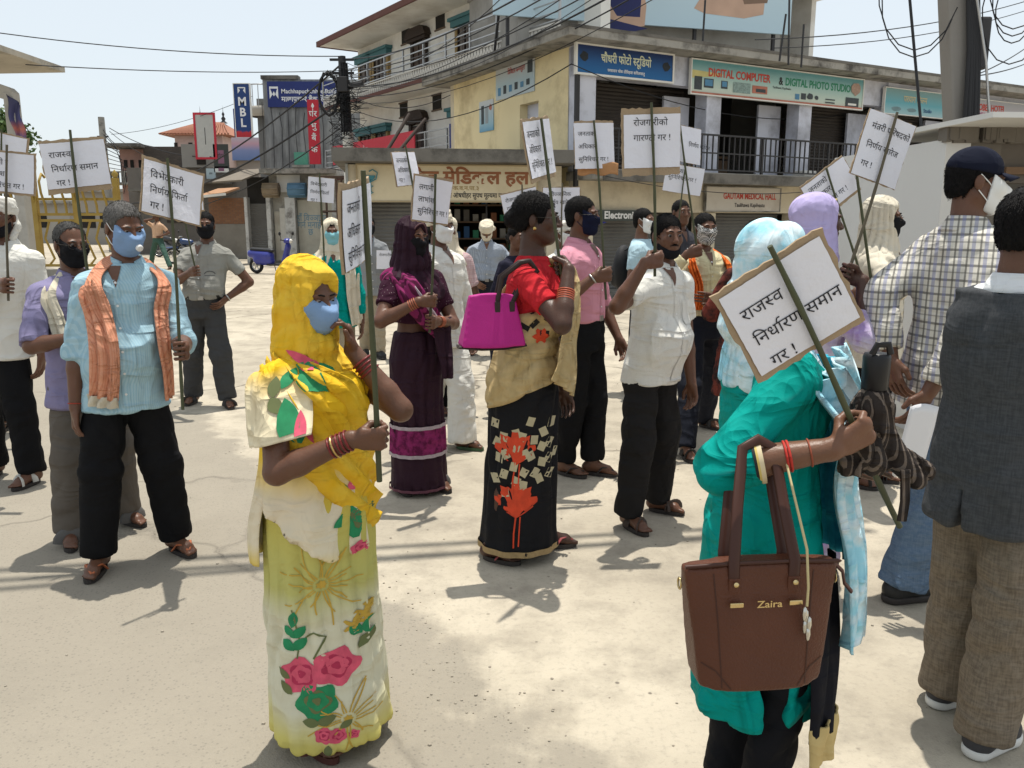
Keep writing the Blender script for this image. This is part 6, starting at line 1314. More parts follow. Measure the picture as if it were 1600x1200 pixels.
def yellow_woman():
    p = Person('woman in a yellow floral saree and blue mask with one hand raised to her cheek', [G(516, 1150)], 412, 58, hyaw=-4, hpitch=10, sex='f', wide=1.04, q=.85, skin='dark')
    H = p.H; st = Stick((568, 266), (593, 752), 2.02, 2.12)
    p.arm('R', p.L(st.at(674)), (-.6, .9, -.6), 'grip', p.Rw @ A3(st.ax)); p.arm('L', p.hp(.085, -.150, -.165), (.35, -.7, -1), 'curl', palm=p.hv((-1, .5, 0)), point=p.hv((-.2, .15, 1)))
    p.body(); p.hair('none'); p.mask(MASKBLUE, top=-.002, kind='cup', strap=STRAPW)
    sk = cloth('saree_yellow_skirt', (.6, .5, .15), wr=.30, wscale=13, rough=.75, zramp=(0.0, .98, [(0, (.64, .52, .10)), (.12, (.60, .53, .16)), (.24, (.62, .60, .46)), (.50, (.62, .59, .44)), (.62, (.47, .45, .15)), (.80, (.50, .44, .11)), (.93, (.62, .40, .03)), (1, (.58, .33, .02))]))
    pl = cloth('saree_yellow_drape', (.74, .48, .03), wr=.40, wscale=16, rough=.7, zramp=(.56, 1.10, [(0, (.72, .50, .04)), (.14, (.70, .52, .10)), (.3, (.70, .62, .46)), (.55, (.70, .60, .44)), (.75, (.74, .50, .05)), (1, (.78, .47, .02))]))
    vy = cloth('saree_yellow_veil', (.74, .48, .05), (.72, .42, .02), 'mottle', 9, wr=.40, wscale=20, rough=.7)
    F = Fld(); q = [(.055, .01, .0, .186, .176), (.12*H, .005, .0, .180, .168), (.30*H, 0, 0, .166, .156), (.45*H, 0, .004, .162, .154), (.53*H, 0, .006, .158, .144), (.62*H, 0, 0, .124, .100)]
    F.loft(q, k=.02, mod=lambda t, z: 1+(.022*np.sin(13*t+1.5*np.sin(3*z))+.02*np.sin(5*t+2))*np.clip((.5*H-z)/.5, 0, 1))
    skirt = solid('saree_skirt', F, .008, sk, p.root, [(('t', 0, 0, 1.5), 21, .006, 3), (('t', 0, 0, -2), 11, .008, 6), ((.4, .4, 1), 6, .003, 9)], 1)
    # blouse under the drape
    p.shirt(cloth('blouse_yellow', (.70, .42, .02), wr=.3), hem=.60, sleeve=.55, off=.008, loose=.85, collar=False, placket=False, open_neck=False, name='blouse')
    F = Fld(); rr = [(z, cx-.01, cy-.01, rx+.022, ry+.026) for z, cx, cy, rx, ry in p.rings if z < .82*H]
    rr = [(.34*H, -.005, -.01, .176, .170)]+rr
    F.loft(rr, k=.03, z1=.79*H, mod=lambda t, z: 1+.05*np.sin(7*t+10*z)+.02*np.sin(15*t-14*z))
    F.plane((0, .06, .575*H), (.12, .66, -.72)); F.plane((0, .12, 0), (.05, 1, .05))
    dr = solid('saree_drape', F, .008, pl, p.root, [((.5, .5, 1), 9, .006, 11), ((-.3, .8, 1), 10, .004, 12)], 3)
    vl = p.veil(vy, open_=(.066, .108), drop=.77, off=.010, width=1.0, cover_sh=.15, name='saree_veil', seed=5, thick=.013, fore=.004, folds=[(('t', 0, 0, 7), 15, .010, 21), ((-.3, -.9, 1), 10, .007, 22), ((.6, .5, 1), 12, .006, 23), ((1, .2, -.4), 22, .003, 25)]).parts['saree_veil']
    sh = p.sh['R']; el = p.arms['R']['e']; cw = cloth('saree_cream_drape', (.72, .64, .46), wr=.4, wscale=18, rough=.7, zramp=(.90, 1.24, [(0, (.74, .46, .02)), (.14, (.72, .56, .20)), (.35, (.72, .64, .46)), (.75, (.72, .62, .42)), (1, (.76, .47, .02))]))
    sd = p.strip('saree_shoulder_fold', [(p.neck+A3((-.050, .012, .030)), (-1, .1, .6)), (p.neck+A3((-.085, .005, -.030)), (-.7, .0, 1)), (sh+A3((.0, .0, .050)), (-.5, .0, 1)), (sh+A3((-.048, -.005, .018)), (-1, -.1, .5)), (sh+(el-sh)*.38+A3((-.052, -.012, .012)), (-1, -.2, .2)), (sh+(el-sh)*.66+A3((-.056, -.01, .0)), (-1, -.1, .0))], .22, cw, waves=2, amp=.009, seed=6, thick=.003, curve=.085, taper=lambda f: .75+.25*min(1, f*2))
    pf = p.strip('saree_pallu', [(sh+A3((.03, .03, .058)), (-.2, .3, 1)), (p.surf(-52, .775*H, .03), (-.7, -.6, .3)), (p.surf(-34, .72*H, .038), (-.5, -.8, 0)), (p.surf(-12, .655*H, .042), (-.2, -1, 0)), (p.surf(18, .59*H, .045), (.3, -1, 0)), (p.surf(52, .54*H, .04), (.8, -.6, 0))], .25, vy, waves=4, amp=.013, seed=7, thick=.003, taper=lambda f: .35+.65*min(1, f*3))
    bk = p.strip('saree_back_panel', [(p.surf(-125, .74*H, .03), (-.7, .7, 0)), (p.surf(-130, .62*H, .04), (-.7, .7, 0)), (p.surf(-132, .50*H, .045), (-.6, .8, 0)), (p.surf(-135, .42*H, .05), (-.6, .8, 0))], .11, pl, waves=2, amp=.010, seed=4, thick=.003)
    nrm = A3(p.Rw @ A3((.10, 1, 0))); nrm = unit(nrm); u = unit(np.cross(nrm, (0, 0, 1))); v = (0, 0, 1)
    # flowers printed on the cloth, seen from the near side
    S = []; MT = [PINKF, PINKD, GREENF, OLIVEF, GOLDF]
    c0 = p.L(W(528, 900, p.base.y)); c0[2] = 0
    def px(x, y): q_ = W(x, y, p.base.y-.12); d = p.L(q_)-c0; return (float(d @ u), float(q_.z))
    for (x, y, r_, a, col) in ((479, 1042, .062, .3, (0, 1)), (529, 1033, .064, 1.2, (0, 1)), (503, 1082, .062, .8, (2, 3)), (515, 1132, .028, .1, (0, 1)), (534, 1137, .026, .9, (0, 1)), (556, 1140, .016, .4, (0, 1)), (606, 1030, .06, .2, (0, 1)), (612, 1110, .05, .2, (2, 3))): S += rose(*px(x, y), r_, a, col)
    for (x, y, L, w, a) in ((468, 955, .05, .026, 1.4), (462, 975, .045, .028, 2.3), (476, 975, .045, .028, .8), (461, 995, .045, .03, 2.4), (477, 993, .05, .03, .7), (566, 1005, .05, .03, .9), (570, 985, .05, .03, 1.6), (555, 985, .045, .026, 2.2), (456, 1062, .05, .03, 2.3), (452, 1040, .045, .026, 2.6), (518, 1110, .05, .03, .2), (496, 1112, .05, .03, 3.0), (522, 1155, .04, .022, 1.5), (545, 1122, .04, .022, .6)): S.append((*leaf2(*px(x, y), L, w, a), 2 if y < 1000 else 3, .001))
    for (x, y, n_, r0, r1) in ((508, 905, 22, .02, .13), (548, 1115, 18, .02, .12)):
        cx, cy = px(x, y)
        for j in range(n_):
            t = 2*PI*j/n_; pts = [(cx+math.cos(t+.35*f*math.sin(j*3))*(r0+(r1*(.75+.25*math.sin(j*5))-r0)*f), cy+math.sin(t+.35*f*math.sin(j*3))*(r0+(r1*(.75+.25*math.sin(j*5))-r0)*f)) for f in np.linspace(0, 1, 6)]
            S.append((*line2(pts, .0035), 4, .0004))
        S.append((*disc2(cx, cy, .014, 14, 2, 7, .3), 4, .0006))
    for (x, y) in ((565, 965), (552, 975), (575, 958), (440, 780), (470, 770)): S.append((*disc2(*px(x, y), .03, 24, 3, 5, .7), 4, .0004))
    S.append((*line2([px(474, 1015), px(478, 990), px(470, 950), px(466, 940)], .004), 3, .0004)); S.append((*line2([px(500, 1015), px(515, 985), px(500, 975), px(485, 985)], .005), 3, .0004))
    project('printed_flowers', skirt, S, MT, skirt, c0, u, v, nrm, .0022)
    S = []
    for (x, y, r_, a, col) in ((585, 775, .052, .2, (0, 1)), (560, 760, .040, .9, (0, 1)), (562, 815, .060, .5, (2, 3)), (557, 862, .022, .3, (0, 1)), (575, 872, .02, .3, (0, 1))): S += rose(*px(x, y), r_, a, col)
    for (x, y, L, w, a) in ((560, 730, .04, .024, .6), (572, 722, .04, .024, 1.4), (548, 745, .04, .024, 2.4), (600, 800, .05, .03, 1.4), (532, 770, .05, .03, 1.6), (535, 815, .045, .03, .5), (590, 845, .045, .028, .9)): S.append((*leaf2(*px(x, y), L, w, a), 3 if x > 580 else 2, .001))
    project('printed_flowers', dr, S, MT, dr, c0, u, v, nrm, .0022)
    S = []
    for (x, y, L, w, a, m_) in ((470, 650, .13, .055, 1.85, 2), (490, 590, .12, .05, 2.5, 2), (465, 565, .10, .026, 2.6, 0), (440, 600, .05, .03, 1.6, 3), (447, 625, .05, .03, 2.2, 3), (490, 660, .10, .03, 1.8, 0), (455, 590, .05, .03, 1.2, 2), (530, 560, .08, .03, 2.7, 2)): S.append((*leaf2(*px(x, y), L, w, a, 10), m_, .001))
    project('printed_flowers', sd, S, MT, sd, c0, u, v, nrm, .004); project('printed_flowers', pf, S, MT, pf, c0, u, v, nrm, .004)
    project('printed_flowers', vl, S, MT, vl, c0, u, v, nrm, .0022)
    p.bangles('R', plain('bangle_red', (.16, .02, .02), .35, .3), 5, .97, .005); p.bangles('R', plain('bangle_gold', (.55, .38, .15), .3, metal=1), 1, .80, .006); p.bangles('L', plain('bangle_red', (.16, .02, .02)), 4, .80, .005)
    p.sandals(plain('sandal_maroon', (.07, .025, .02), .6), plain('sandal_maroon2', (.10, .03, .025), .6), 'wide')
    placard('narrow turned placard on the tall stick in the fist of the yellow saree woman', st, 345, 86, T_JAN, size=(.297, .185), mar=(.004, .004, .014, .004), seed=3, fs=.037, ytop=.055, lh=.056, x0=.028, roll=-1, r=.0078, shift=.02)
def blue_man():
    p = Person('grey haired man in a light blue striped shirt with orange scarf and valve mask', [(157, 893), (277, 862)], 318, 28, hyaw=22, hpitch=14, lean=(.06, 0), sex='m', belly=.05, wide=1.0, q=.9, skin='dark', toes=(-22, 26))
    H = p.H; st = Stick((262, 247), (287, 640), p.base.y-.22, p.base.y-.30)
    p.arm('L', p.L(st.at(545)), (.25, .8, -.8), 'grip', p.Rw @ A3(st.ax)); p.arm('R', A3((-.205, -.03, .46*H)), (-.5, .7, 0), 'relax', palm=(1, .2, 0))
    p.body(); p.trousers(BLACK_T, loose=1.15, top=.57, ankle=.05)
    sm = cloth('shirt_blue', (.30, .47, .56), (.37, .53, .60), 'stripes', 75, wr=.35, wscale=15)
    p.shirt(sm, hem=.455, sleeve=1.12, off=.014, loose=1.0, pocket=True, cuff=True)
    p.hair('short', 'grey', thick=.006, recede=.018, front=.006); p.mask(MASKBLUE, top=-.004, kind='cup', strap=STRAPW, valve=(.008, -.140, -.062))
    om = cloth('scarf_orange', (.64, .30, .19), (.56, .22, .13), 'stripes', 60, wr=.45, wscale=22, width=.3)
    pb = lambda th, z, o: (p.surf(th, z*H, o), unit(p.surf(th, z*H, 1)-p.surf(th, z*H, 0)))
    o = p.strip('scarf', [pb(-30, .50, .045), pb(-28, .56, .050), pb(-30, .64, .048), pb(-38, .72, .042), pb(-50, .79, .040), (p.neck+A3((-.085, .03, -.005)), (-.6, .1, .8)), (p.neck+A3((-.03, .085, .0)), (0, 1, .5)), (p.neck+A3((.05, .075, 0)), (.4, .8, .5)), (p.neck+A3((.085, .01, -.02)), (.6, .0, .8)), pb(48, .79, .038), pb(42, .72, .046), pb(46, .64, .05), pb(54, .56, .05), pb(60, .48, .05)], .13, om, waves=3, amp=.013, seed=3, taper=lambda f: (1.0 if f < .35 else .62 if f > .5 else 1-.38*(f-.35)/.15))
    e = p.strip('scarf_hem', [pb(-30, .475, .050), pb(-30, .49, .049), pb(-30, .505, .047)], .135, cloth('scarf_hem', (.55, .50, .40), wr=.3), parent=o, waves=3, amp=.013, seed=3)
    p.sandals(SOLE, plain('sandal_orange', (.40, .12, .05), .6), 'thong'); p.bangles('R', plain('thread_red', (.35, .04, .02), .7), 1, .93, .003, 'wrist_thread', .0025)
    placard('placard in the left hand of the man with the orange scarf', st, 297, 56, T_VIB, size=(.27, .21), mar=(.004, .01, .012, .006), seed=8, roll=-9, fs=.041, curl=.012, shift=.025)
def turban_man():
    p = Person('man in a white turban and white shirt with black mask on his chin', [(-8, 744), (50, 757)], 309, 6, lean=(.10, 0), hyaw=2, sex='m', wide=1.02, q=1.15, skin='dark', toes=(-12, -18))
    H = p.H; st = Stick((10, 226), (12, 470), p.base.y-.28, p.base.y-.30)
    p.arm('R', p.L(st.at(446)), (-.7, .3, -1), 'grip', p.Rw @ A3(st.ax)); p.arm('L', A3((.26, -.02, .46*H)), (.5, .6, 0), 'relax')
    p.body(); p.trousers(BLACK_T, loose=1.05, top=.57); p.shirt(WHITE_C, hem=.45, sleeve=1.55, off=.014, pocket=True)
    p.hair(); p.turban(WHITE_C, [((.06, .03, .02), (.075, .03, -.06), (.06, .0, -.13), .022)], seed=2); p.mask(MASKB, top=-.075, bot=-.135)
    p.sandals(SOLE, plain('sandal_white', (.5, .49, .45), .6), 'cross')
    placard('placard held by the man in the white turban', st, 268, 2, T_LAG2, mar=(.01, .01, .012, .012), seed=5, shift=-.012, bam=BAMBOO2)
def edge_man():
    p = Person('man in a grey shirt mostly out of view behind the white turban', [(-45, 668), (6, 672)], 322, 10, sex='m', q=2.0, skin='dark')
    st = Stick((2, 202), (4, 480), p.base.y-.26); p.arm('L', p.L(st.at(455)), (.6, .3, -1), 'grip', (0, 0, 1)); p.arm('R', A3((-.24, -.02, .46*p.H)), (-.5, .6, 0))
    p.body(); p.trousers(BLACK_T); p.shirt(cloth('shirt_plain_grey', (.25, .26, .28), wr=.3)); p.hair(); p.mask(MASKB); p.sandals(SOLE, STRAPB)
    placard('upper placard peeking over the one of the white turban man', st, 232, 8, None, mar=(.01, .012, .01, .02), seed=11, roll=-6)
def purple_man():
    p = Person('balding man with glasses and black mask in a lilac shirt behind the blue shirt', [(112, 850), (200, 818)], 349, 42, hyaw=8, hpitch=6, sex='m', belly=.03, wide=1.0, q=1.0, skin='dark', toes=(-15, 20))
    H = p.H; st = Stick((110, 203), (150, 545), p.base.y-.20, p.base.y-.26)
    p.arm('R', p.L(st.at(524)), (-1, .5, -.7), 'grip', p.Rw @ A3(st.ax)); p.arm('L', A3((.24, -.02, .45*H)), (.5, .6, 0), 'relax')
    p.body(); p.trousers(cloth('trouser_taupe', (.115, .10, .085), wr=.35), loose=1.15, top=.57, ankle=.04); p.shirt(cloth('shirt_lilac', (.22, .20, .33), wr=.45, wscale=15), hem=.44, sleeve=.98, off=.021, loose=1.1)
    p.hair('short', 'salt', recede=.055, front=.02); p.mask(MASKB); p.glasses()
    p.strip('scarf', [(p.neck+A3((-.06, .0, .0)), (-.7, 0, .6)), (p.surf(-50, .79*H, .035), (-.5, -.6, .5)), (p.surf(-42, .72*H, .04), (-.4, -.9, 0)), (p.surf(-38, .64*H, .04), (-.3, -.9, 0))], .07, CREAM_C, waves=2, amp=.01)
    p.sandals(SOLE, plain('sandal_grey', (.10, .095, .09), .6), 'wide')
    placard('placard whose stick rises from behind the blue shirt man', st, 254, 10, T_RAJ, mar=(.004, .0, .014, .022), seed=4, roll=4, size=(.27, .20), curl=.010, fs=.038, x0=.03)
def polo_man():
    p = Person('man in a grey polo shirt with black mask and one hand on his hip', [(303, 630), (356, 636)], 332, 10, hyaw=6, lean=(.06, 0), sex='m', belly=.045, wide=1.02, q=1.25, skin='dark', toes=(-16, 22))
    H = p.H; st = Stick((272, 262), (307, 428), p.base.y-.34, p.base.y-.36)
    p.arm('R', p.L(st.at(424)), (-.9, .2, -1), 'grip', p.Rw @ A3(st.ax)); p.arm('L', p.surf(75, .565*H, .035), (1, .35, -.1), 'relax', palm=(-1, 0, 0), point=(-.5, -.6, -.5))
    p.body(); p.trousers(GREY_T, loose=1.12, top=.59, belt=BELT); p.shirt(cloth('polo_grey', (.27, .265, .24), wr=.4), hem=.565, sleeve=.62, off=.013, flare=-.006, pocket=True)
    p.hair(); p.mask(MASKB, top=-.002); p.bangles('L', plain('watch_steel', (.5, .5, .48), .3, metal=1), 1, .94, .004, 'wristwatch', .006); p.sandals(SOLE, STRAPB, 'cross')
    sh = [(*line2([(.09+.042*math.cos(t), .690*H+.030*math.sin(t)) for t in np.linspace(.2, 2.9, 9)], .006), 0, 0), (*line2([(.05, .686*H), (.13, .686*H)], .004), 0, 0)]
    project('chest_emblem', p.parts['shirt'], sh, [plain('emblem_dark', (.06, .06, .06))], p.parts['shirt'], (0, 0, 0), (1, 0, 0), (0, 0, 1), (0, 1, 0), .0045)
    placard('placard of the grey polo man, hidden behind a nearer one', st, 306, 12, [('जनताको', 0)], mar=(.004, .004, .01, .01), seed=6, roll=-8, shift=.02)
def far_man():
    p = Person('distant man in a peach shirt and green trousers standing near the motorcycles', [(236, 418), (266, 421)], 334, -10, sex='m', q=2.6, skin='dark')
    H = p.H; p.arm('R', p.hp(-.06, -.12, -.05), (-1, .2, -1), 'curl', point=(.3, -.2, .8)); p.arm('L', A3((.20, -.12, .60*H)), (1, .3, -1))
    p.body(); p.trousers(cloth('trouser_green', (.05, .10, .08), wr=.3), top=.58); p.shirt(cloth('shirt_peach', (.55, .36, .24), wr=.3), hem=.56, sleeve=.7, flare=-.004, placket=False); p.hair(); p.sandals(SOLE, STRAPB)
def teal_shirt():
    p = Person('person in a teal shirt and blue mask with white cloth over head and shoulders', [(512, 636), (548, 640)], 344, 14, sex='m', q=1.3, skin='dark')
    H = p.H; st = Stick((500, 270), (508, 455), p.base.y-.26)
    p.arm('R', p.L(st.at(432)), (-.8, .2, -1), 'grip', p.Rw @ A3(st.ax)); p.arm('L', A3((.22, -.04, .46*H)), (.5, .6, 0))
    p.body(); p.trousers(cloth('trouser_tan', (.33, .28, .20), wr=.3), top=.55); p.shirt(cloth('shirt_teal', (.0, .27, .24), wr=.45, wscale=16), hem=.45, sleeve=1.7, off=.016)
    p.hair(); p.mask(cloth('mask_surgical', (.22, .47, .52), wr=.1), top=-.004)
    p.veil(CREAM_C, open_=(.070, .115), drop=.765, off=.012, cover_sh=.6, seed=8, thick=.010, name='headcloth')
    for g in (-1, 1): p.strip('headcloth_end', [(p.surf(g*52, .80*H, .03), (g*.6, -.6, .4)), (p.surf(g*58, .72*H, .04), (g*.7, -.7, 0)), (p.surf(g*62, .60*H, .05), (g*.7, -.7, 0)), (p.surf(g*66, .46*H, .06), (g*.7, -.7, 0))], .17, CREAM_C, waves=3, amp=.013, seed=2+g)
    p.sandals(SOLE, STRAPB); placard('small placard held by the person in the teal shirt', st, 296, 6, T_VIB, size=(.205, .19), mar=(.0, .0, .004, .0), seed=9, roll=-5, fs=.034, x0=.02)
def grey_shirt():
    p = Person('man in grey shirt and tan trousers hidden behind the yellow woman\'s placard', [(572, 556), (594, 560)], 338, 20, sex='m', q=1.9, skin='dark')
    H = p.H; st = Stick((612, 388), (612, 440), p.base.y-.3); p.arm('L', p.L(st.at(432)), (.6, .3, -1), 'grip', (0, 0, 1)); p.arm('R', A3((-.23, -.02, .46*H)), (-.5, .6, 0))
    p.body(); p.trousers(cloth('trouser_tan', (.33, .28, .20)), top=.57); p.shirt(cloth('shirt_midgrey', (.24, .25, .26), wr=.35), hem=.45, sleeve=.8); p.hair(); p.mask(MASKB); p.shoes(plain('shoe_black', (.02, .02, .02), .5), SOLE)
    placard('low placard at chest height behind the yellow woman\'s stick', st, 406, 15, [('रोजगारीको', 0)], mar=(0, 0, .0, .0), seed=13, shift=-.02)
def maroon_woman():
    p = Person('woman in a dark maroon saree veiled, both hands on a stick', [(628, 768), (682, 764)], 343, 38, hyaw=6, hpitch=4, sex='f', wide=1.02, q=1.0, skin='dark')
    H = p.H; st = Stick((681, 272), (672, 520), p.base.y-.27, p.base.y-.24)
    p.arm('R', p.L(st.at(468)), (-1, .5, -.8), 'grip', p.Rw @ A3(st.ax)); p.arm('L', p.L(st.at(503)), (1, .3, -.8), 'grip', p.Rw @ A3(st.ax))
    p.body(); p.hair('none'); p.mask(MASKB, top=-.004, strap=STRAPW)
    dk_ = cloth('saree_maroon', (.030, .013, .022), wr=.35, wscale=14, rough=.65); F = Fld()
    q = [(.03, 0, 0, .170, .160), (.15*H, 0, 0, .160, .150), (.35*H, 0, 0, .150, .142), (.50*H, 0, .0, .160, .145), (.605*H, 0, 0, .130, .110)]
    F.loft(q, k=.02, mod=lambda t, z: 1+(.02*np.sin(16*t+2*np.sin(4*z)))*np.clip((.55*H-z)/.4, 0, 1)); sk = solid('saree_skirt', F, .009, dk_, p.root, [(('t', 0, 0, 1.5), 17, .007, 3), (('t', 0, 0, -2), 8, .006, 6)], 1)
    bandc = cloth('saree_band', (.23, .025, .11), (.10, .012, .05), 'mottle', 26, wr=.3); silver = plain('saree_trim', (.36, .30, .33), .6, .4, 60)
    def band(nm, z0, z1, m_, o_, pt):
        b = MB(); qq = A3(q)
        def fn(u, v):
            z = z0+(z1-z0)*v; t = 2*PI*u; rx, ry = np.interp(z, qq[:, 0], qq[:, 3]), np.interp(z, qq[:, 0], qq[:, 4]); md = 1+(.02*math.sin(16*math.atan2(math.sin(t), math.cos(t))+2*math.sin(4*z)))*max(0, min(1, (.55*H-z)/.4))
            return ((rx*md+o_)*math.sin(t), -(ry*md+o_)*math.cos(t), z)
        b.grid(fn, 120, 6, closeu=True); b.build(nm, m_, pt)
    band('saree_band', .155*H, .265*H, bandc, .011, sk); band('saree_trim', .255*H, .268*H, silver, .0135, sk); band('saree_trim', .150*H, .163*H, silver, .0135, sk); band('saree_trim', .022*H, .032*H, plain('saree_hem', (.12, .04, .06), .6), .011, sk)
    p.shirt(cloth('blouse_maroon', (.035, .010, .022), (.25, .2, .2), 'dots', 60, wr=.3, width=.3), hem=.64, sleeve=.60, off=.013, collar=False, placket=False, open_neck=False, name='blouse')
    pk = cloth('saree_pink_edge', (.25, .03, .12), (.06, .012, .03), 'stripes', 30, wr=.3)
    pb = lambda th, z, o: (p.surf(th, z*H, o), unit(p.surf(th, z*H, 1)-p.surf(th, z*H, 0)))
    p.strip('saree_sash', [pb(-160, .70, .05), pb(-110, .785, .055), (p.sh['R']+A3((.01, -.01, .062)), (-.3, -.3, 1)), pb(-42, .765, .045), pb(-18, .70, .05), pb(12, .645, .05), pb(45, .60, .045), pb(80, .585, .04)], .14, pk, waves=2, amp=.008)
    p.strip('saree_trim', [(p.sh['R']+A3((.055, -.03, .066)), (-.2, -.5, 1)), pb(-28, .765, .06), pb(-6, .70, .062), pb(20, .645, .06)], .022, silver, waves=1, amp=.002)
    p.strip('saree_front_fold', [pb(20, .66, .09), pb(18, .58, .10), pb(16, .50, .11), pb(14, .445, .115)], .17, dk_, waves=2, amp=.012, taper=lambda f: 1.0-.55*f)
    p.veil(dk_, open_=(.052, .108), drop=.72, off=.016, cover_sh=.8, seed=3, name='saree_veil', thick=.014)
    p.tube_part('veil_border', [p.hp(.062*math.sin(t), -.096+.03*abs(math.sin(t)), -.012+.112*math.cos(t)) for t in np.linspace(-2.7, 2.7, 25)], .004, plain('veil_border', (.14, .07, .08), .6), 6)
    for sd in 'RL': p.bangles(sd, plain('bangle_copper', (.35, .10, .05), .35, .3), 4, .93, .004)
    p.sandals(SOLE, plain('sandal_grey', (.10, .095, .09)), 'wide')
    placard('placard above the veiled woman in the maroon saree', st, 312, 44, T_LAG, size=(.255, .225), mar=(.004, .004, .012, .008), seed=2, roll=-5, curl=.012)
def white_man():
    p = Person('man in white with loose white trousers behind the maroon saree', [(665, 690), (726, 702)], 330, 50, sex='m', q=1.4, skin='dark', toes=(0, 20))
    H = p.H; st = Stick((633, 226), (668, 420), p.base.y-.25); p.arm('R', p.L(st.at(405)), (-1, .2, -1), 'grip', p.Rw @ A3(st.ax)); p.arm('L', A3((.22, -.1, .48*H)), (.6, .5, 0))
    p.body(); p.trousers(WHITE_C, loose=1.25, ankle=.03, flare=1.2); p.shirt(WHITE_C, hem=.44, sleeve=1.7); p.hair(); p.turban(CREAM_C, seed=5); p.mask(MASKW); p.sandals(plain('sandal_green', (.05, .10, .05)), STRAPB)
    placard('thin edge-on placard tilted over the chemist\'s board', st, 262, 68, [('जनताको', 0), ('अिधकार', 0), ('गर !', 0)], mar=(.002, .002, .004, .002), seed=7, roll=1)
def pink_check():
    p = Person('man in a pale pink check shirt with white cloth around his face', [(690, 646), (716, 650)], 338, 24, sex='m', q=1.4, skin='dark', hpitch=8)
    H = p.H; p.arm('L', A3((.25, -.05, .47*H)), (.6, .5, 0)); p.arm('R', A3((-.24, -.05, .47*H)), (-.6, .5, 0))
    p.body(); p.trousers(BLACK_T, top=.6, belt=BELT); p.shirt(cloth('shirt_pinkcheck', (.62, .50, .50), (.50, .28, .30), 'plaid', 30, wr=.35), hem=.565, sleeve=.75, flare=-.004, pocket=True)
    p.hair(); p.veil(CREAM_C, open_=(.066, .055), drop=.77, fore=.05, seed=4, name='headcloth', cover_sh=.1, thick=.014)
    p.strip('headcloth_end', [(p.surf(-30, .81*H, .03), (-.4, -.8, .3)), (p.surf(-30, .72*H, .035), (-.4, -.9, 0)), (p.surf(-32, .60*H, .04), (-.4, -.9, 0))], .12, CREAM_C, waves=3, amp=.012)
    p.bangles('L', plain('watch_gold', (.5, .35, .15), .3, metal=1), 1, .94, .004, 'wristwatch', .006); p.sandals(SOLE, STRAPB)
def bowed_man():
    p = Person('man with bowed head in a pale blue shirt, white turban wrapped round his chin', [(738, 554), (785, 557)], 344, 2, hpitch=38, sex='m', belly=.03, wide=1.08, q=1.5, skin='mid', bend=1.0)
    H = p.H; p.arm('R', p.surf(-40, .565*H, .05), (-1, .5, 0), 'relax', palm=(.5, 1, 0), point=(.7, -.3, -.6)); p.arm('L', p.surf(75, .57*H, .05), (1, .5, 0), 'relax', palm=(-1, 0, 0), point=(-.3, -.3, -.8))
    p.body(); p.trousers(NAVY_T, top=.585, loose=1.05, belt=BELT); p.shirt(cloth('shirt_paleblue', (.30, .33, .38), (.24, .27, .32), 'stripes', 60, wr=.4), hem=.565, sleeve=1.75, flare=-.004, pocket=True)
    p.hair(); p.turban(CREAM_C, [((.06, .05, .05), (.10, .08, -.02), (.10, .09, -.05), .016)], seed=9, big=1.08); p.mask(CREAM_C, top=-.02, bot=-.13); p.sandals(SOLE, STRAPB, 'cross')
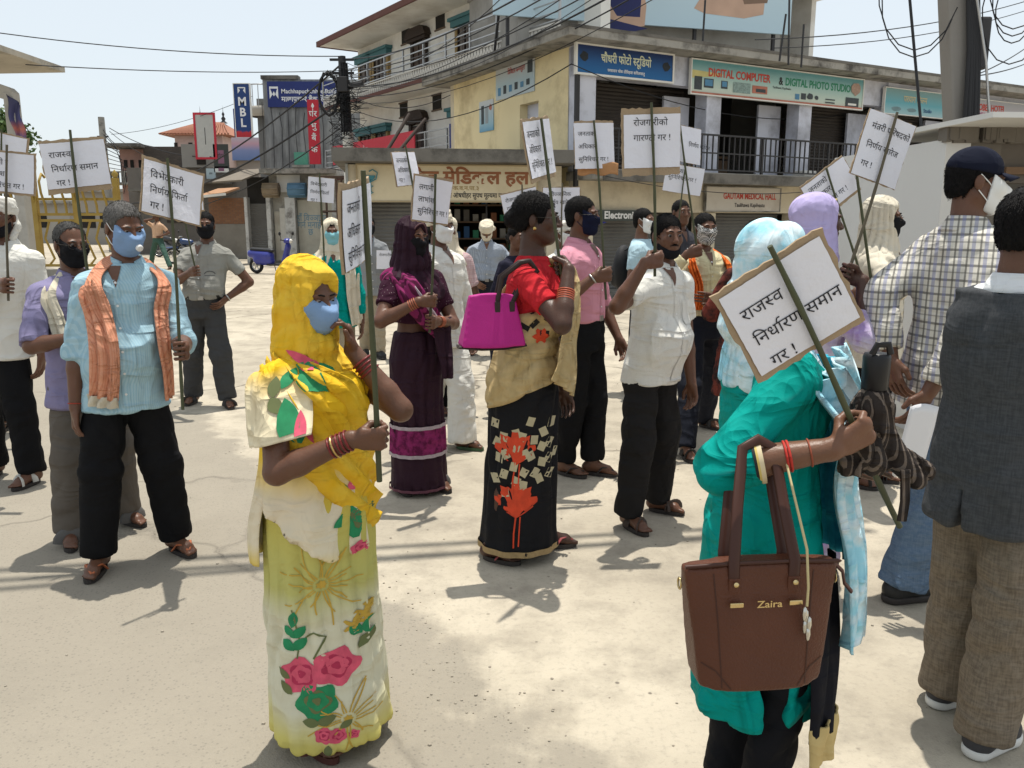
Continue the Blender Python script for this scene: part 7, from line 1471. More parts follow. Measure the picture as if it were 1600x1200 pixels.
def black_saree():
    p = Person('tall woman in a black and sand saree with red blouse, head turned in profile', [(772, 876), (858, 856)], 304, 74, hyaw=6, lean=(0, -.075), sex='f', wide=1.04, q=.95, skin='deep', toes=(-10, 25))
    H = p.H; st = Stick((845, 185), (886, 492), p.base.y-.20, p.base.y-.16)
    p.arm('R', p.L(st.at(412)), (-.5, .3, -1), 'grip', p.Rw @ A3(st.ax)); p.arm('L', A3((.20, -.16, .44*H)), (.4, .8, 0), 'relax')
    p.body(); p.hair('bun', thick=.013, low=-.06, front=.0); p.glasses((.10, .08, .06))
    bl = cloth('saree_black', (.011, .011, .013), wr=.30, wscale=12, rough=.7); sand = cloth('saree_sand', (.50, .38, .20), (.42, .31, .15), 'mottle', 8, wr=.40, wscale=18)
    F = Fld(); q = [(.06, .0, .02, .190, .185), (.15*H, 0, .01, .178, .172), (.35*H, 0, 0, .160, .158), (.50*H, 0, .0, .168, .155), (.61*H, 0, 0, .135, .112)]
    F.loft(q, k=.02, mod=lambda t, z: 1+(.022*np.sin(11*t+2*np.sin(4*z)))*np.clip((.55*H-z)/.4, 0, 1)); sk = solid('saree_skirt', F, .009, bl, p.root, [(('t', 0, 0, 1.5), 13, .007, 3), (('t', 0, 0, -2), 7, .006, 6)], 1)
    hem = MB(); qq = A3(q)
    def hf(u, v):
        z = .058+.028*v; t = 2*PI*u; rx, ry = np.interp(z, qq[:, 0], qq[:, 3]), np.interp(z, qq[:, 0], qq[:, 4]); md = 1+.022*math.sin(11*math.atan2(math.sin(t), math.cos(t))+2*math.sin(4*z))
        return ((rx*md+.008)*math.sin(t), .02-(ry*md+.008)*math.cos(t), z)
    hem.grid(hf, 110, 2, closeu=True); hem.build('saree_hem', plain('saree_hem_gold', (.30, .21, .10), .7, .4, 60), sk)
    p.shirt(cloth('blouse_red', (.48, .022, .030), wr=.4, wscale=22), hem=.66, sleeve=.58, off=.008, loose=.95, collar=False, placket=False, open_neck=False, name='blouse')
    # sand coloured drape: round the hips, across the waist and up over the far shoulder
    F = Fld(); rr = [(z, cx, cy-.004, rx+.024, ry+.026) for z, cx, cy, rx, ry in p.rings if z < .8*H]; rr = [(.34*H, 0, 0, .176, .172)]+rr
    F.loft(rr, k=.02, z1=.755*H, mod=lambda t, z: 1+.035*np.sin(8*t-16*z)+.015*np.sin(17*t+20*z)); F.plane((0, 0, .47*H), (0, -.45, -1)); F.plane((-.10, 0, .705*H), (-.35, .0, 1))
    dr = solid('saree_drape', F, .0085, sand, p.root, [((.2, .6, 1), 11, .009, 11), ((-.3, .4, 1), 9, .005, 13), ((.4, -.2, 1), 22, .003, 14)], 1)
    pb = lambda th, z, o: (p.surf(th, z*H, o), unit(p.surf(th, z*H, 1)-p.surf(th, z*H, 0)))
    ps = p.strip('saree_pallu', [pb(150, .70, .05), (p.sh['L']+A3((-.03, .03, .055)), (.2, .3, 1)), pb(20, .775, .05), pb(2, .70, .075), pb(-6, .62, .09), pb(-14, .545, .10), pb(-22, .50, .10)], .21, sand, waves=3, amp=.014, seed=5)
    red = plain('print_orange_red', (.55, .055, .02), .8, .4, 26); dark = plain('print_black', (.012, .012, .012), .8); tan = plain('print_sand', (.42, .37, .24), .8, .25, 30); MT = [red, dark, tan]
    nrm = unit(p.Rw @ A3((.0, 1, 0))); u = unit(np.cross(nrm, (0, 0, 1))); c0 = p.L(W(830, 700, p.base.y)); c0[2] = 0
    def px(x, y): q_ = W(x, y, p.base.y-.16); d = p.L(q_)-c0; return (float(d @ u), float(q_.z))
    S = []
    def poppy(x, y, r_):
        cx, cy = px(x, y); vs = [(cx, cy-r_*.8)]; n = 26; fs = []
        for k_ in (.5, 1):
            for j in range(n+1):
                t = -.25+(PI+.5)*j/n; e = 1+.16*math.sin(t*9)+.07*math.sin(t*23); vs.append((cx+r_*k_*e*math.cos(t), cy-r_*.8*(1-k_)+r_*k_*e*math.sin(t)*.95))
        for j in range(n): fs += [(0, 1+j, 2+j), (1+j, n+2+j, n+3+j, 2+j)]
        S.append((vs, fs, 0, .0008)); S.append((*line2([(cx, cy-r_*.7), (cx-.01, cy-r_*1.6), (cx-.012, cy-r_*2.4)], .008), 0, .0004)); S.append((*line2([(cx+.02, cy-r_*.7), (cx+.015, cy-r_*1.6), (cx+.012, cy-r_*2.3)], .006), 0, .0004))
    poppy(805, 705, .085); poppy(806, 785, .090); poppy(888, 690, .07); poppy(892, 755, .06)
    rg = random.Random(4)
    for j in range(34):
        i, k_ = j % 9, j//9; x, y = 776+i*14+rg.uniform(-4, 4), 668+k_*26+((i % 2)*13)+rg.uniform(-4, 4)+8*math.sin(i)
        S.append((*rect2(*[v for pr in ((px(x, y)[0]-.017, px(x, y)[0]+.017), (px(x, y)[1]-.021, px(x, y)[1]+.021)) for v in pr], 2, 2, rg.uniform(-.6, .6)), 2, .0))
    project('printed_pattern', sk, S, MT, sk, c0, u, (0, 0, 1), nrm, .0022)
    S = []
    for (x, y, r_) in ((862, 480, .045), (845, 525, .04), (872, 455, .03)): S.append((*disc2(*px(x, y), r_, 22, 3, 6, .4), 0, .0008))
    for (x, y) in ((835, 505), (850, 520), (828, 485), (858, 500), (838, 470), (820, 510)): S.append((*rect2(px(x, y)[0]-.022, px(x, y)[0]+.022, px(x, y)[1]-.012, px(x, y)[1]+.012, 3, 2, rg.uniform(-.8, .8)), 1, 0))
    project('printed_pattern', ps, S, MT, ps, c0, u, (0, 0, 1), nrm, .006); project('printed_pattern', dr, S, MT, dr, c0, u, (0, 0, 1), nrm, .002)
    p.bangles('R', plain('bangle_orange', (.45, .10, .05), .4, .3), 5, .60, .004, gap=.010); p.bangles('L', plain('bangle_orange', (.45, .10, .05)), 4, .92, .004)
    MB().lathe([(0, .009), (.007, .006), (.009, 0), (.007, -.006), (0, -.009)], 10, c=tuple(p.hp(-.083, .0, -.042))).build('earring', plain('gold', (.6, .42, .15), .25, metal=1), p.root)
    p.tube_part('necklace', [p.neck+A3((.07*math.sin(t), -.075*math.cos(t)-.01, -.03-.022*math.cos(t))) for t in np.linspace(-2.4, 2.4, 20)], .006, plain('gold', (.6, .42, .15)), 6)
    p.sandals(SOLE, plain('sandal_red', (.28, .06, .06), .6), 'thong')
    placard('placard tilted on the stick of the woman in the black saree', st, 228, 66, T_JAN, size=(.27, .225), mar=(.004, .0, .012, .018), seed=12, roll=3, shift=-.01, curl=.008)
    # pink handbag on her shoulder
    bc = W(768, 500, p.base.y-.20); t = tag(empty('handbag', tuple(bc), R(14)), 'magenta pink handbag hanging from the shoulder of the black saree woman', 'handbag')
    pk = plain('bag_magenta', (.42, .012, .20), .55, .15, 8, .25, 260); lt = plain('bag_leather_dark', (.03, .018, .016), .5)
    F = Fld()
    def bg(X, Y, Z):
        f = np.clip((Z+.105)/.21, 0, 1); hw = .140-.040*f; hd = .055*(1-.75*f)+.006
        return np.maximum(np.maximum(np.abs(X)-hw, np.abs(Y)-hd)*.9, np.maximum(Z-.105-.012*np.cos(X*14), -.105-Z-.012*np.cos(X*9)))
    F.fn((-.16, -.07, -.13), (.16, .07, .13), bg, .005); o = solid('bag_body', F, .006, pk, t, [((1, 0, .3), 6, .003, 2)], 3)
    sh = Vector(p.Rw.T @ p.sh['R'])+Vector((p.base.x, p.base.y, .075)); iv = Matrix.Translation(bc) @ Matrix.Rotation(R(14), 4, 'Z'); iv = iv.inverted()
    sl = iv @ (sh+Vector((0, -.025, .0)))
    for g in (-1, 1):
        a = Vector((.085, g*.022, .07)); b_ = Vector((.02, g*.022, .07))
        MB().tube([b_, b_.lerp(sl, .5)+Vector((-.045, g*.008, .03)), sl+Vector((-.03, g*.015, .005)), sl+Vector((.01, g*.015, .012)), sl+Vector((.045, g*.015, -.03)), a.lerp(sl, .4)+Vector((.01, 0, 0)), a], .008, 7, flat=(1.4, .6)).build('handle', lt, t)
        for c_ in (a, b_): MB().box(-.012, .012, -.004, .004, -.035, .012).build('handle_tab', lt, t, .003, (c_.x, c_.y+g*.008, c_.z))
    MB().tube([(-.15, .0, -.112), (-.05, 0, -.124), (.05, 0, -.124), (.15, 0, -.112)], .012, 8, flat=(3.5, .7)).build('bag_base', lt, t)
def pink_man():
    p = Person('man in a pink shirt with glasses and navy mask, holding a stick before his chest', [(884, 742), (928, 742)], 308, 58, hyaw=10, sex='m', wide=.96, q=1.15, skin='dark', toes=(-4, 14))
    H = p.H; st = Stick((928, 188), (948, 468), p.base.y-.25, p.base.y-.27)
    p.arm('R', p.L(st.at(428)), (-.7, .3, -1), 'grip', p.Rw @ A3(st.ax)); p.arm('L', A3((.21, -.15, .50*H)), (.6, .6, 0), 'relax')
    p.body(); p.trousers(BLACK_T, top=.60, belt=BELT, ankle=.06); p.shirt(cloth('shirt_pink', (.60, .27, .34), wr=.4, wscale=15), hem=.575, sleeve=1.15, off=.016, flare=-.004, pocket=True)
    p.hair(); p.mask(cloth('mask_navy', (.010, .012, .03), wr=.15), top=-.004); p.glasses((.2, .2, .2)); p.sandals(SOLE, STRAPB)
    MB().tube([p.hp(.02, -.122, -.04), p.hp(.045, -.105, -.045), p.hp(.055, -.08, -.05)], .02, 6, flat=(1.6, .25)).build('mask_panel', plain('mask_bluepanel', (.02, .03, .20), .7), p.root)
    p.bangles('R', plain('watch_steel', (.5, .5, .48)), 1, .95, .004, 'wristwatch', .005)
    placard('placard with an orange torn cardboard foot above the pink shirt man', st, 226, 14, T_JAN, size=(.235, .25), mar=(.0, .0, .012, .0), seed=14, roll=-3, fs=.034, ytop=.07, lh=.07, x0=.02, shift=.0).children
    o = [c for c in bpy.data.objects if c.name.startswith('cardboard')][-1]
    k = MB(); k.grid(lambda u, v: tuple(st.at(258)+Vector(((u-.47)*.23, .028+.006*math.sin(7*u), .02-v*.065-.006*math.sin(13*u)))-st.b), 16, 6); q = k.build('cardboard_foot', plain('kraft_orange', (.42, .22, .10), .9, .3, 14), o.parent); q.modifiers.new('t', 'SOLIDIFY').thickness = .004
def white_shirt():
    p = Person('stout man in a white short sleeved shirt looking at the camera, mask under his chin', [(985, 826), (1030, 800)], 336, 42, lean=(.05, -.05), hyaw=-24, hpitch=2, sex='m', belly=.06, wide=.98, q=1.0, skin='dark', toes=(-12, 22))
    H = p.H; st = Stick((1019, 160), (1024, 432), p.base.y-.27, p.base.y-.27)
    p.arm('R', p.L(st.at(405)), (-1, .2, -1), 'grip', p.Rw @ A3(st.ax)); p.arm('L', A3((.20, -.12, .46*H)), (.6, .6, 0), 'relax')
    p.body(); p.trousers(cloth('trouser_charcoal', (.018, .017, .017), wr=.35), loose=1.12, top=.57, ankle=.045); p.shirt(cloth('shirt_white_dobby', (.66, .65, .60), (.56, .55, .50), 'dots', 90, wr=.40, wscale=15, width=.35), hem=.475, sleeve=.66, off=.014, loose=1.08, pocket=True)
    p.hair(front=-.008); p.moustache(); p.mask(MASKB, top=-.086, bot=-.150); p.sandals(SOLE, plain('sandal_brown', (.05, .035, .028), .6), 'cross')
    placard('large square placard with wide cardboard margins above the stout man in white', st, 218, 2, T_ROJ, size=(.265, .24), mar=(.010, .0, .028, .034), seed=15, roll=-1, shift=.0, x0=.045, ytop=.05, lh=.068, fs=.041)
def backpack_man():
    p = Person('young man in a light blue shirt wearing a black backpack', [(985, 612), (1015, 615)], 326, 62, hyaw=-8, sex='m', q=1.6, skin='mid')
    H = p.H; p.arm('R', A3((-.22, -.06, .48*H)), (-.6, .6, 0)); p.arm('L', A3((.22, -.06, .48*H)), (.6, .6, 0))
    p.body(); p.trousers(NAVY_T); p.shirt(cloth('shirt_skyblue', (.40, .55, .62), wr=.35), sleeve=.62, collar=False, placket=False, open_neck=False); p.hair(); p.mask(MASKW); p.sandals(SOLE, STRAPB)
    c = Vector(p.Rw.T @ A3((0, .20, .68*H)))+Vector((p.base.x, p.base.y, 0)); t = tag(empty('backpack', tuple(c), p.yaw), 'black backpack on the young man in light blue', 'backpack'); m = plain('backpack_black', (.015, .015, .017), .7, .2, 12, .3, 90)
    F = Fld(); F.ell((0, 0, 0), (.15, .085, .22), .03); F.ell((0, .07, -.06), (.11, .05, .11), .03); solid('pack', F, .012, m, t)
    for g in (-1, 1): MB().tube([(g*.09, -.05, .17), (g*.10, -.17, .245), (g*.10, -.30, .16), (g*.115, -.31, .0), (g*.12, -.10, -.14)], .016, 8, flat=(1.6, .4)).build('shoulder_strap', m, t)
def head_man():
    p = Person('dark haired man in a dark shirt half hidden between two sticks', [(1040, 604), (1070, 606)], 313, 18, sex='m', q=1.6, skin='dark')
    H = p.H; st = Stick((1073, 250), (1050, 420), p.base.y-.3); p.arm('R', p.L(st.at(405)), (-1, .2, -1), 'grip', p.Rw @ A3(st.ax)); p.arm('L', A3((.24, -.06, .48*H)), (.6, .6, 0))
    p.body(); p.trousers(BLACK_T); p.shirt(cloth('shirt_dark', (.05, .05, .06), wr=.35)); p.hair(); p.sandals(SOLE, STRAPB)
    placard('low placard between the white shirt and the checkered mask', st, 280, 2, [('लाभांश', 0), ('सुिनि~शचत गर !', 0)], size=(.35, .24), mar=(.0, .004, .004, .004), seed=16, roll=-3, fs=.05)
def cream_man():
    p = Person('man in a cream shirt with orange scarf and checkered mask, arms folded', [(1072, 716), (1102, 668)], 334, 16, hyaw=-4, sex='m', wide=1.0, q=1.15, skin='dark', toes=(-10, 25))
    H = p.H; st = Stick((1062, 190), (1090, 402), p.base.y-.25, p.base.y-.27)
    p.arm('R', p.L(st.at(392)), (-.9, .2, -1), 'grip', p.Rw @ A3(st.ax)); p.arm('L', A3((-.03, -.24, .655*H)), (1, .3, -.6), 'relax', palm=(0, 1, 0), point=(-1, 0, .1))
    p.body(); p.trousers(NAVY_T, top=.60, belt=BELT, loose=1.05); p.shirt(cloth('shirt_cream', (.60, .54, .34), wr=.4, wscale=15), hem=.575, sleeve=1.85, off=.018, flare=-.004, pocket=True)
    p.hair(); p.mask(cloth('mask_checkered', (.62, .61, .58), (.02, .02, .02), 'check', 110, wr=.1), top=-.002); p.sandals(SOLE, STRAPB, 'cross')
    om = cloth('scarf_saffron', (.70, .15, .03), wr=.45, wscale=20); pb = lambda th, z, o: (p.surf(th, z*H, o), unit(p.surf(th, z*H, 1)-p.surf(th, z*H, 0)))
    p.strip('scarf', [pb(-34, .60, .04), pb(-32, .70, .04), pb(-45, .79, .035), (p.neck+A3((-.07, .03, .0)), (-.6, .2, .8)), (p.neck+A3((0, .085, .0)), (0, 1, .5)), (p.neck+A3((.07, .03, 0)), (.6, .2, .8)), pb(45, .79, .035), pb(46, .70, .05), pb(60, .62, .075), pb(66, .54, .07), pb(66, .485, .06)], .06, om, waves=3, amp=.012)
    placard('placard half behind the large square one, over the checkered mask man', st, 222, 30, [('', 0), ('          िनण^य खारेज', 0)], size=(.25, .235), mar=(.0, .004, .004, .0), seed=17, roll=-14, shift=.055)
def rear_woman():
    p = Person('woman with loose black hair seen from behind between cream shirt and teal kurta', [(1150, 722), (1172, 726)], 347, 165, sex='f', q=1.4, skin='dark')
    H = p.H; p.arm('R', A3((-.12, -.2, .6*H)), (-.8, .5, -.6)); p.arm('L', A3((.12, -.2, .60*H)), (.8, .5, -.6)); p.body(); p.hair('long', thick=.014, low=-.2)
    p.shirt(cloth('kurta_rust', (.16, .04, .03), (.03, .02, .02), 'mottle', 14, wr=.35), hem=.30, sleeve=1.3, flare=.03, collar=False, placket=False, open_neck=False, name='kurta'); p.trousers(BLACK_T); p.sandals(SOLE, STRAPB)
def hidden_pair():
    p = Person('man in a white cap behind the pink shirt man', [(866, 640), (896, 642)], 346, 30, sex='m', q=1.7, skin='dark'); H = p.H
    st = Stick((878, 286), (878, 420), p.base.y-.28); p.arm('R', p.L(st.at(412)), (-1, .2, -1), 'grip', (0, 0, 1)); p.arm('L', A3((.23, -.05, .48*H)), (.6, .6, 0))
    p.body(); p.trousers(BLACK_T); p.shirt(WHITE_C); p.hair(); p.turban(WHITE_C, seed=12); p.mask(MASKW); p.sandals(SOLE, STRAPB)
    placard('placard at head height between two profiles, of the man in the white cap', st, 318, 6, T_AVA, size=(.29, .25), mar=(.004, .004, .006, .0), seed=18, bam=BAMBOO2, fs=.043)
    p = Person('woman in a dark shawl behind the black saree', [(796, 640), (822, 642)], 352, 40, sex='f', q=1.7, skin='dark'); H = p.H
    st = Stick((815, 288), (818, 430), p.base.y-.28); p.arm('L', p.L(st.at(420)), (1, .2, -1), 'grip', (0, 0, 1)); p.arm('R', A3((-.22, -.05, .48*H)), (-.6, .6, 0))
    d = cloth('shawl_dark', (.02, .02, .035), wr=.35); p.body(); p.shirt(d, hem=.12, flare=.05, sleeve=1.7, collar=False, placket=False, open_neck=False, name='gown'); p.hair('bun'); p.sandals(SOLE, STRAPB)
    placard('placard whose corner shows left of the black bun', st, 322, 20, T_ROJ, size=(.30, .24), mar=(.0, .0, .01, .004), seed=19, roll=12, bam=BAMBOO2)
def teal_woman():
    p = Person('woman in a teal kurta with a light blue headscarf, her face behind her placard', [Vector((.615, 1.93, 0)), Vector((.655, 2.02, 0))], None, 97, hyaw=8, hpitch=4, sex='f', wide=1.0, q=.85, skin='mid', Hfix=1.575)
    p.feet = [A3((-.08, -.02, 0)), A3((.08, .02, 0))]
    H = p.H; st = Stick((1202, 385), (1408, 822), 1.62, 1.78)
    p.arm('R', p.L(st.at(655)), (-.85, .28, -1), 'grip', p.Rw @ A3(st.ax)); p.arm('L', A3((.10, -.26, .62*H)), (.8, .4, -.8), 'relax')
    teal = cloth('kurta_teal', (.0, .26, .225), wr=.5, wscale=17, rough=.75); p.body()
    p.trousers(cloth('leggings_black', (.010, .010, .012), wr=.3), loose=.85, ankle=.05)
    F = Fld(); q = [(.225*H, 0, .005, .158, .152), (.40*H, 0, .004, .154, .146)]+[(z, cx, cy, rx+.012, ry+.014) for z, cx, cy, rx, ry in p.rings]
    F.loft(q, k=.03, z1=.835*H, mod=lambda t, z: 1+(.02*np.sin(9*t+2))*np.clip((.5*H-z)/.3, 0, 1))
    for sd in 'RL':
        a, e, w = p.sleeve_dir(sd); F.cone(a, e, .036*H, .031*H, .05); F.cone(e, e+(w-e)*.36, .031*H, .029*H, .02, flat='b')
    sl = [A3((-.19, .012, .27*H))]
    F.fn((-.3, -.028, .15*H), (-.05, .050, .47*H), lambda X, Y, Z: np.maximum(np.abs(Y-.01)-.035*np.clip((.47*H-Z)/.25, 0, 1), X+.06), .004, 's')
    k = solid('kurta', F, .0075, teal, p.root, [((.3, .1, 1), 8, .005, 31), ((1, .3, .8), 9, .005, 32), ((-.9, .3, .7), 8, .005, 33), (('t', 0, 0, 2), 7, .004, 34), ((-.3, .6, 1), 17, .003, 35)], 1)
    a, e, w = p.sleeve_dir('R'); d = unit(w-e); cr = unit(np.cross(d, (.2, .3, 1))); c2 = np.cross(d, cr)
    for f0, f1, m_ in ((.325, .345, plain('trim_gold', (.55, .42, .12), .6)), (.345, .385, plain('trim_cream', (.60, .50, .32), .7)), (.300, .325, plain('trim_black', (.015, .015, .015), .7))):
        b = MB(); b.grid(lambda u, v: e+d*np.linalg.norm(w-e)*(f0+(f1-f0)*v)+(cr*math.cos(2*PI*u)+c2*math.sin(2*PI*u))*.0318*H, 28, 2, closeu=True); b.build('sleeve_trim', m_, k)
    p.hair('none'); dp = cloth('dupatta_lightblue', (.30, .60, .72), (.62, .74, .78), 'mottle', 14, wr=.45, wscale=20, rough=.75)
    p.veil(dp, open_=(.068, .118), drop=.79, off=.022, cover_sh=-.15, seed=15, thick=.008, name='dupatta', folds=[(('t', 0, 0, 6), 13, .011, 41), ((-.3, -.9, 1), 10, .006, 42), ((.4, .5, 1), 14, .004, 43)])
    pb = lambda th, z, o: (p.surf(th, z*H, o), unit(p.surf(th, z*H, 1)-p.surf(th, z*H, 0)))
    p.strip('dupatta_end', [pb(-48, .80, .05), pb(-40, .72, .065), pb(-36, .62, .075), pb(-32, .52, .085), pb(-30, .42, .09), pb(-30, .37, .09)], .20, dp, waves=4, amp=.018, seed=8)
    p.strip('dupatta_end', [pb(10, .80, .05), pb(10, .70, .075), pb(10, .58, .09), pb(10, .47, .095)], .17, cloth('dupatta_deepblue', (.02, .22, .34), (.05, .38, .50), 'mottle', 14, wr=.4), waves=3, amp=.016, seed=9)
    p.strip('kurta_front_panel', [pb(-46, .50, .03), pb(-46, .40, .045), pb(-46, .30, .055), pb(-46, .22, .055)], .16, cloth('kurta_dark_panel', (.012, .012, .016), wr=.3), waves=2, amp=.008)
    p.strip('kurta_hem_panel', [pb(-46, .245, .062), pb(-46, .225, .062), pb(-46, .175, .062)], .165, cloth('kurta_gold_hem', (.50, .38, .17), wr=.3), waves=2, amp=.008)
    rm = plain('thread_scarlet', (.42, .03, .02), .7); p.bangles('R', rm, 2, .62, .004, 'wrist_thread', .003, .007); p.bangles('R', plain('thread_maroon', (.25, .06, .03), .7), 1, .80, .003, 'wrist_thread', .002); p.sandals(SOLE, STRAPB)
    placard('large clear placard slanting in front of the teal kurta woman\'s face', st, 468, 0, T_RAJ, size=(.228, .200), mar=(.010, .010, .012, .014), seed=1, roll=2.0, shift=-.012, curl=.006, fs=.038, x0=.022, ytop=.072, lh=.062, r=.0068)
    # brown tote on her forearm
    mid = Vector(p.Rw.T @ (e+(w-e)*.30))+Vector((p.base.x, p.base.y, 0))
    bc = W(1180, 965, 1.60); t = tag(empty('tote_bag', tuple(bc), R(6)), 'big brown leather tote bag hanging from the teal woman\'s forearm', 'bag')
    br = plain('bag_brown', (.088, .027, .012), .42, .2, 10, .35, 190, spec=.3); dk2 = plain('bag_brown_dark', (.050, .017, .010), .45); gd = plain('bag_gold', (.62, .48, .24), .25, metal=1); F = Fld()
    def bg(X, Y, Z):
        f = np.clip((Z+.125)/.25, 0, 1); hw = .128+.034*f; hd = .062*(1-.62*f)+.004
        dx = np.abs(X)-hw; dy = np.abs(Y)-hd*(1-.35*np.clip(np.abs(X)/hw, 0, 1)**4); return np.maximum(np.maximum(dx, dy), np.maximum(Z-.125-.006*np.cos(X*12), -.125-Z-.006*np.cos(X*12)))
    F.fn((-.18, -.08, -.15), (.18, .08, .15), bg, .005); body = solid('bag_body', F, .0052, br, t, [((1, 0, .4), 5, .0025, 2), ((.3, 1, 1), 8, .002, 5)], 3)
    for g in (-1, 1): project('seam', body, [(*line2([(g*.128, -.07), (g*.10, -.085), (g*.07, -.122)], .003), 0, 0), (*line2([(g*.105, .115), (g*.095, .0), (g*.088, -.12)], .0025), 0, 0)], [dk2], body, (0, 0, 0), (1, 0, 0), (0, 0, 1), (0, 1, 0), .001)
    MB().tube([(-.162, -.02, .128), (-.05, -.026, .134), (.05, -.026, .134), (.162, -.02, .128)], .0045, 6).build('bag_rim', dk2, t)
    iv = (Matrix.Translation(bc) @ Matrix.Rotation(R(6), 4, 'Z')).inverted(); hk = iv @ mid
    for g in (-1, 1):
        y0 = g*.026; a_, b_ = Vector((-.062, y0-.004 if g < 0 else y0+.004, .085)), Vector((.062, y0-.004 if g < 0 else y0+.004, .085)); tp = hk+Vector((0, g*.022, .052))
        MB().tube([a_, a_+Vector((-.002, 0, .05)), a_.lerp(tp, .55)+Vector((-.022, 0, 0)), tp+Vector((-.034, 0, -.014)), tp+Vector((0, 0, .004)), tp+Vector((.034, 0, -.014)), b_.lerp(tp, .55)+Vector((.022, 0, 0)), b_+Vector((.002, 0, .05)), b_], .0085, 8, flat=(1.5, .55)).build('handle', dk2, t)
        for c_ in (a_, b_): MB().box(-.013, .013, -.003, .003, -.03, .03).build('handle_tab', br, t, .003, (c_.x, c_.y-.003*(1 if g < 0 else -1), c_.z-.01))
    for x in (-.062, .062): MB().box(-.014, .014, -.003, .003, -.005, .005).build('metal_plate', gd, t, .0015, (x, -.049, .055)); MB().lathe([(.0, .004), (.005, .003), (.006, 0)], 10, M=Matrix.Translation((x, -.043, .095)) @ Matrix.Rotation(R(90), 4, 'X')).build('rivet', gd, t)
    lettering('metal_letters', [('Zaira', -.02, .048, .021, 'l', .012, 1.2)], gd, t, lambda x, y: (x, -.0515, y))
    for g in (-1, 1): MB().tube([(g*.166, 0, .10+.014*math.sin(a2)) if False else (g*(.166+.0*a2), .010*math.cos(a2), .085+.012*math.sin(a2)) for a2 in np.linspace(0, 2*PI, 13)], .0022, 5).build('side_ring', gd, t)
    MB().tube([hk+Vector((.055, -.035, .02)), Vector((.075, -.055, .17)), Vector((.082, -.058, .09)), Vector((.082, -.058, .05))], .0028, 6).build('cord', plain('cord_cream', (.50, .42, .22), .8), t)
    for j in range(5): MB().lathe([(0, .016), (.004, .012), (.0055, 0), (.004, -.012), (0, -.016)], 8, c=(.076+.004*(j % 3)+.003*j*.5, -.062+.004*(j % 2), .035-.022*(j//2)-.008*(j % 2))).build('charm', plain('silver', (.55, .53, .48), .25, metal=1), t)
    MB().tube([(.158, .0, .12), (.178, -.01, .10), (.182, -.014, .075), (.196, -.02, .058)], .007, 6, flat=(1.4, .5)).build('strap_end', dk2, t)
    # folded striped umbrella in the same hand
    uc = st.at(655)+Vector((.055, .05, -.02)); ut = tag(empty('umbrella', tuple(uc)), 'folded brown striped umbrella hanging from the teal woman\'s hand', 'umbrella')
    um = cloth('umbrella_stripes', (.035, .028, .025), (.17, .135, .11), 'stripes', 55, wr=.5, wscale=26, width=.30, rough=.6); F = Fld()
    F.loft([(-.09, -.02, 0, .035, .03), (-.05, -.005, 0, .055, .045), (.0, 0, 0, .048, .042), (.06, 0, 0, .042, .038), (.100, 0, 0, .025, .025)], k=.02, mod=lambda t_, z: 1+.16*np.sin(8*t_+16*z)+.06*np.sin(17*t_-9*z))
    F.cone((.03, -.01, -.03), (.10, -.03, -.085), .036, .030, .03, sq=((.3, 1, 0), .4)); solid('canopy', F, .006, um, ut, [((1, .4, .6), 20, .006, 3), ((-.4, 1, .5), 17, .005, 7)], 1)
    blk = plain('umbrella_handle', (.012, .012, .014), .4); MB().lathe([(0, .178), (.026, .178), (.029, .17), (.028, .10), (.020, .095)], 18).build('handle', blk, ut)
    MB().tube([(-.02, -.02, .178), (-.012, -.024, .200), (.012, -.024, .200), (.02, -.02, .178)], .005, 6, flat=(1.6, .5)).build('wrist_loop', blk, ut); MB().tube([(.06, -.05, -.07), (.063, -.055, -.14), (.06, -.055, -.185)], .007, 6, flat=(1.6, .4)).build('tie_strap', um, ut)
def purple_scarf():
    p = Person('woman in a pale violet headscarf in profile beside the light blue headscarf', [(1220, 890), (1266, 884)], 306, 88, hyaw=4, sex='f', wide=1.0, q=1.0, skin='deep'); H = p.H
    st = Stick((1403, 176), (1322, 440), p.base.y-.05, p.base.y-.10); p.arm('R', p.L(st.at(428)), (-.5, .5, -1), 'grip', p.Rw @ A3(st.ax)); p.arm('L', A3((.2, -.1, .46*H)), (.6, .6, 0))
    m = cloth('scarf_violet', (.44, .38, .62), wr=.4, wscale=16); p.body(); p.hair('none'); p.shirt(cloth('saree_white', (.62, .60, .64), (.35, .25, .5), 'mottle', 5, wr=.4), hem=.05, flare=.016, sleeve=1.5, off=.02, collar=False, placket=False, open_neck=False, name='gown')
    p.veil(m, open_=(.075, .118), drop=.76, off=.014, cover_sh=.2, seed=4, fore=-.004)
    p.tube_part('scarf_border', [p.hp(.070*math.sin(t), -.080+.045*abs(math.sin(t)), -.014+.116*math.cos(t)) for t in np.linspace(-2.2, 2.2, 25)], .005, plain('scarf_border', (.40, .30, .12), .7), 6); p.sandals(SOLE, STRAPB)
    placard('bare grey placard tilted high on the stick beside the utility pole', st, 232, 14, T_MAN, size=(.235, .27), mar=(.003, .003, .002, .002), seed=21, roll=-1, fs=.036, x0=.028, ytop=.07, lh=.078, bam=BAMBOO2)
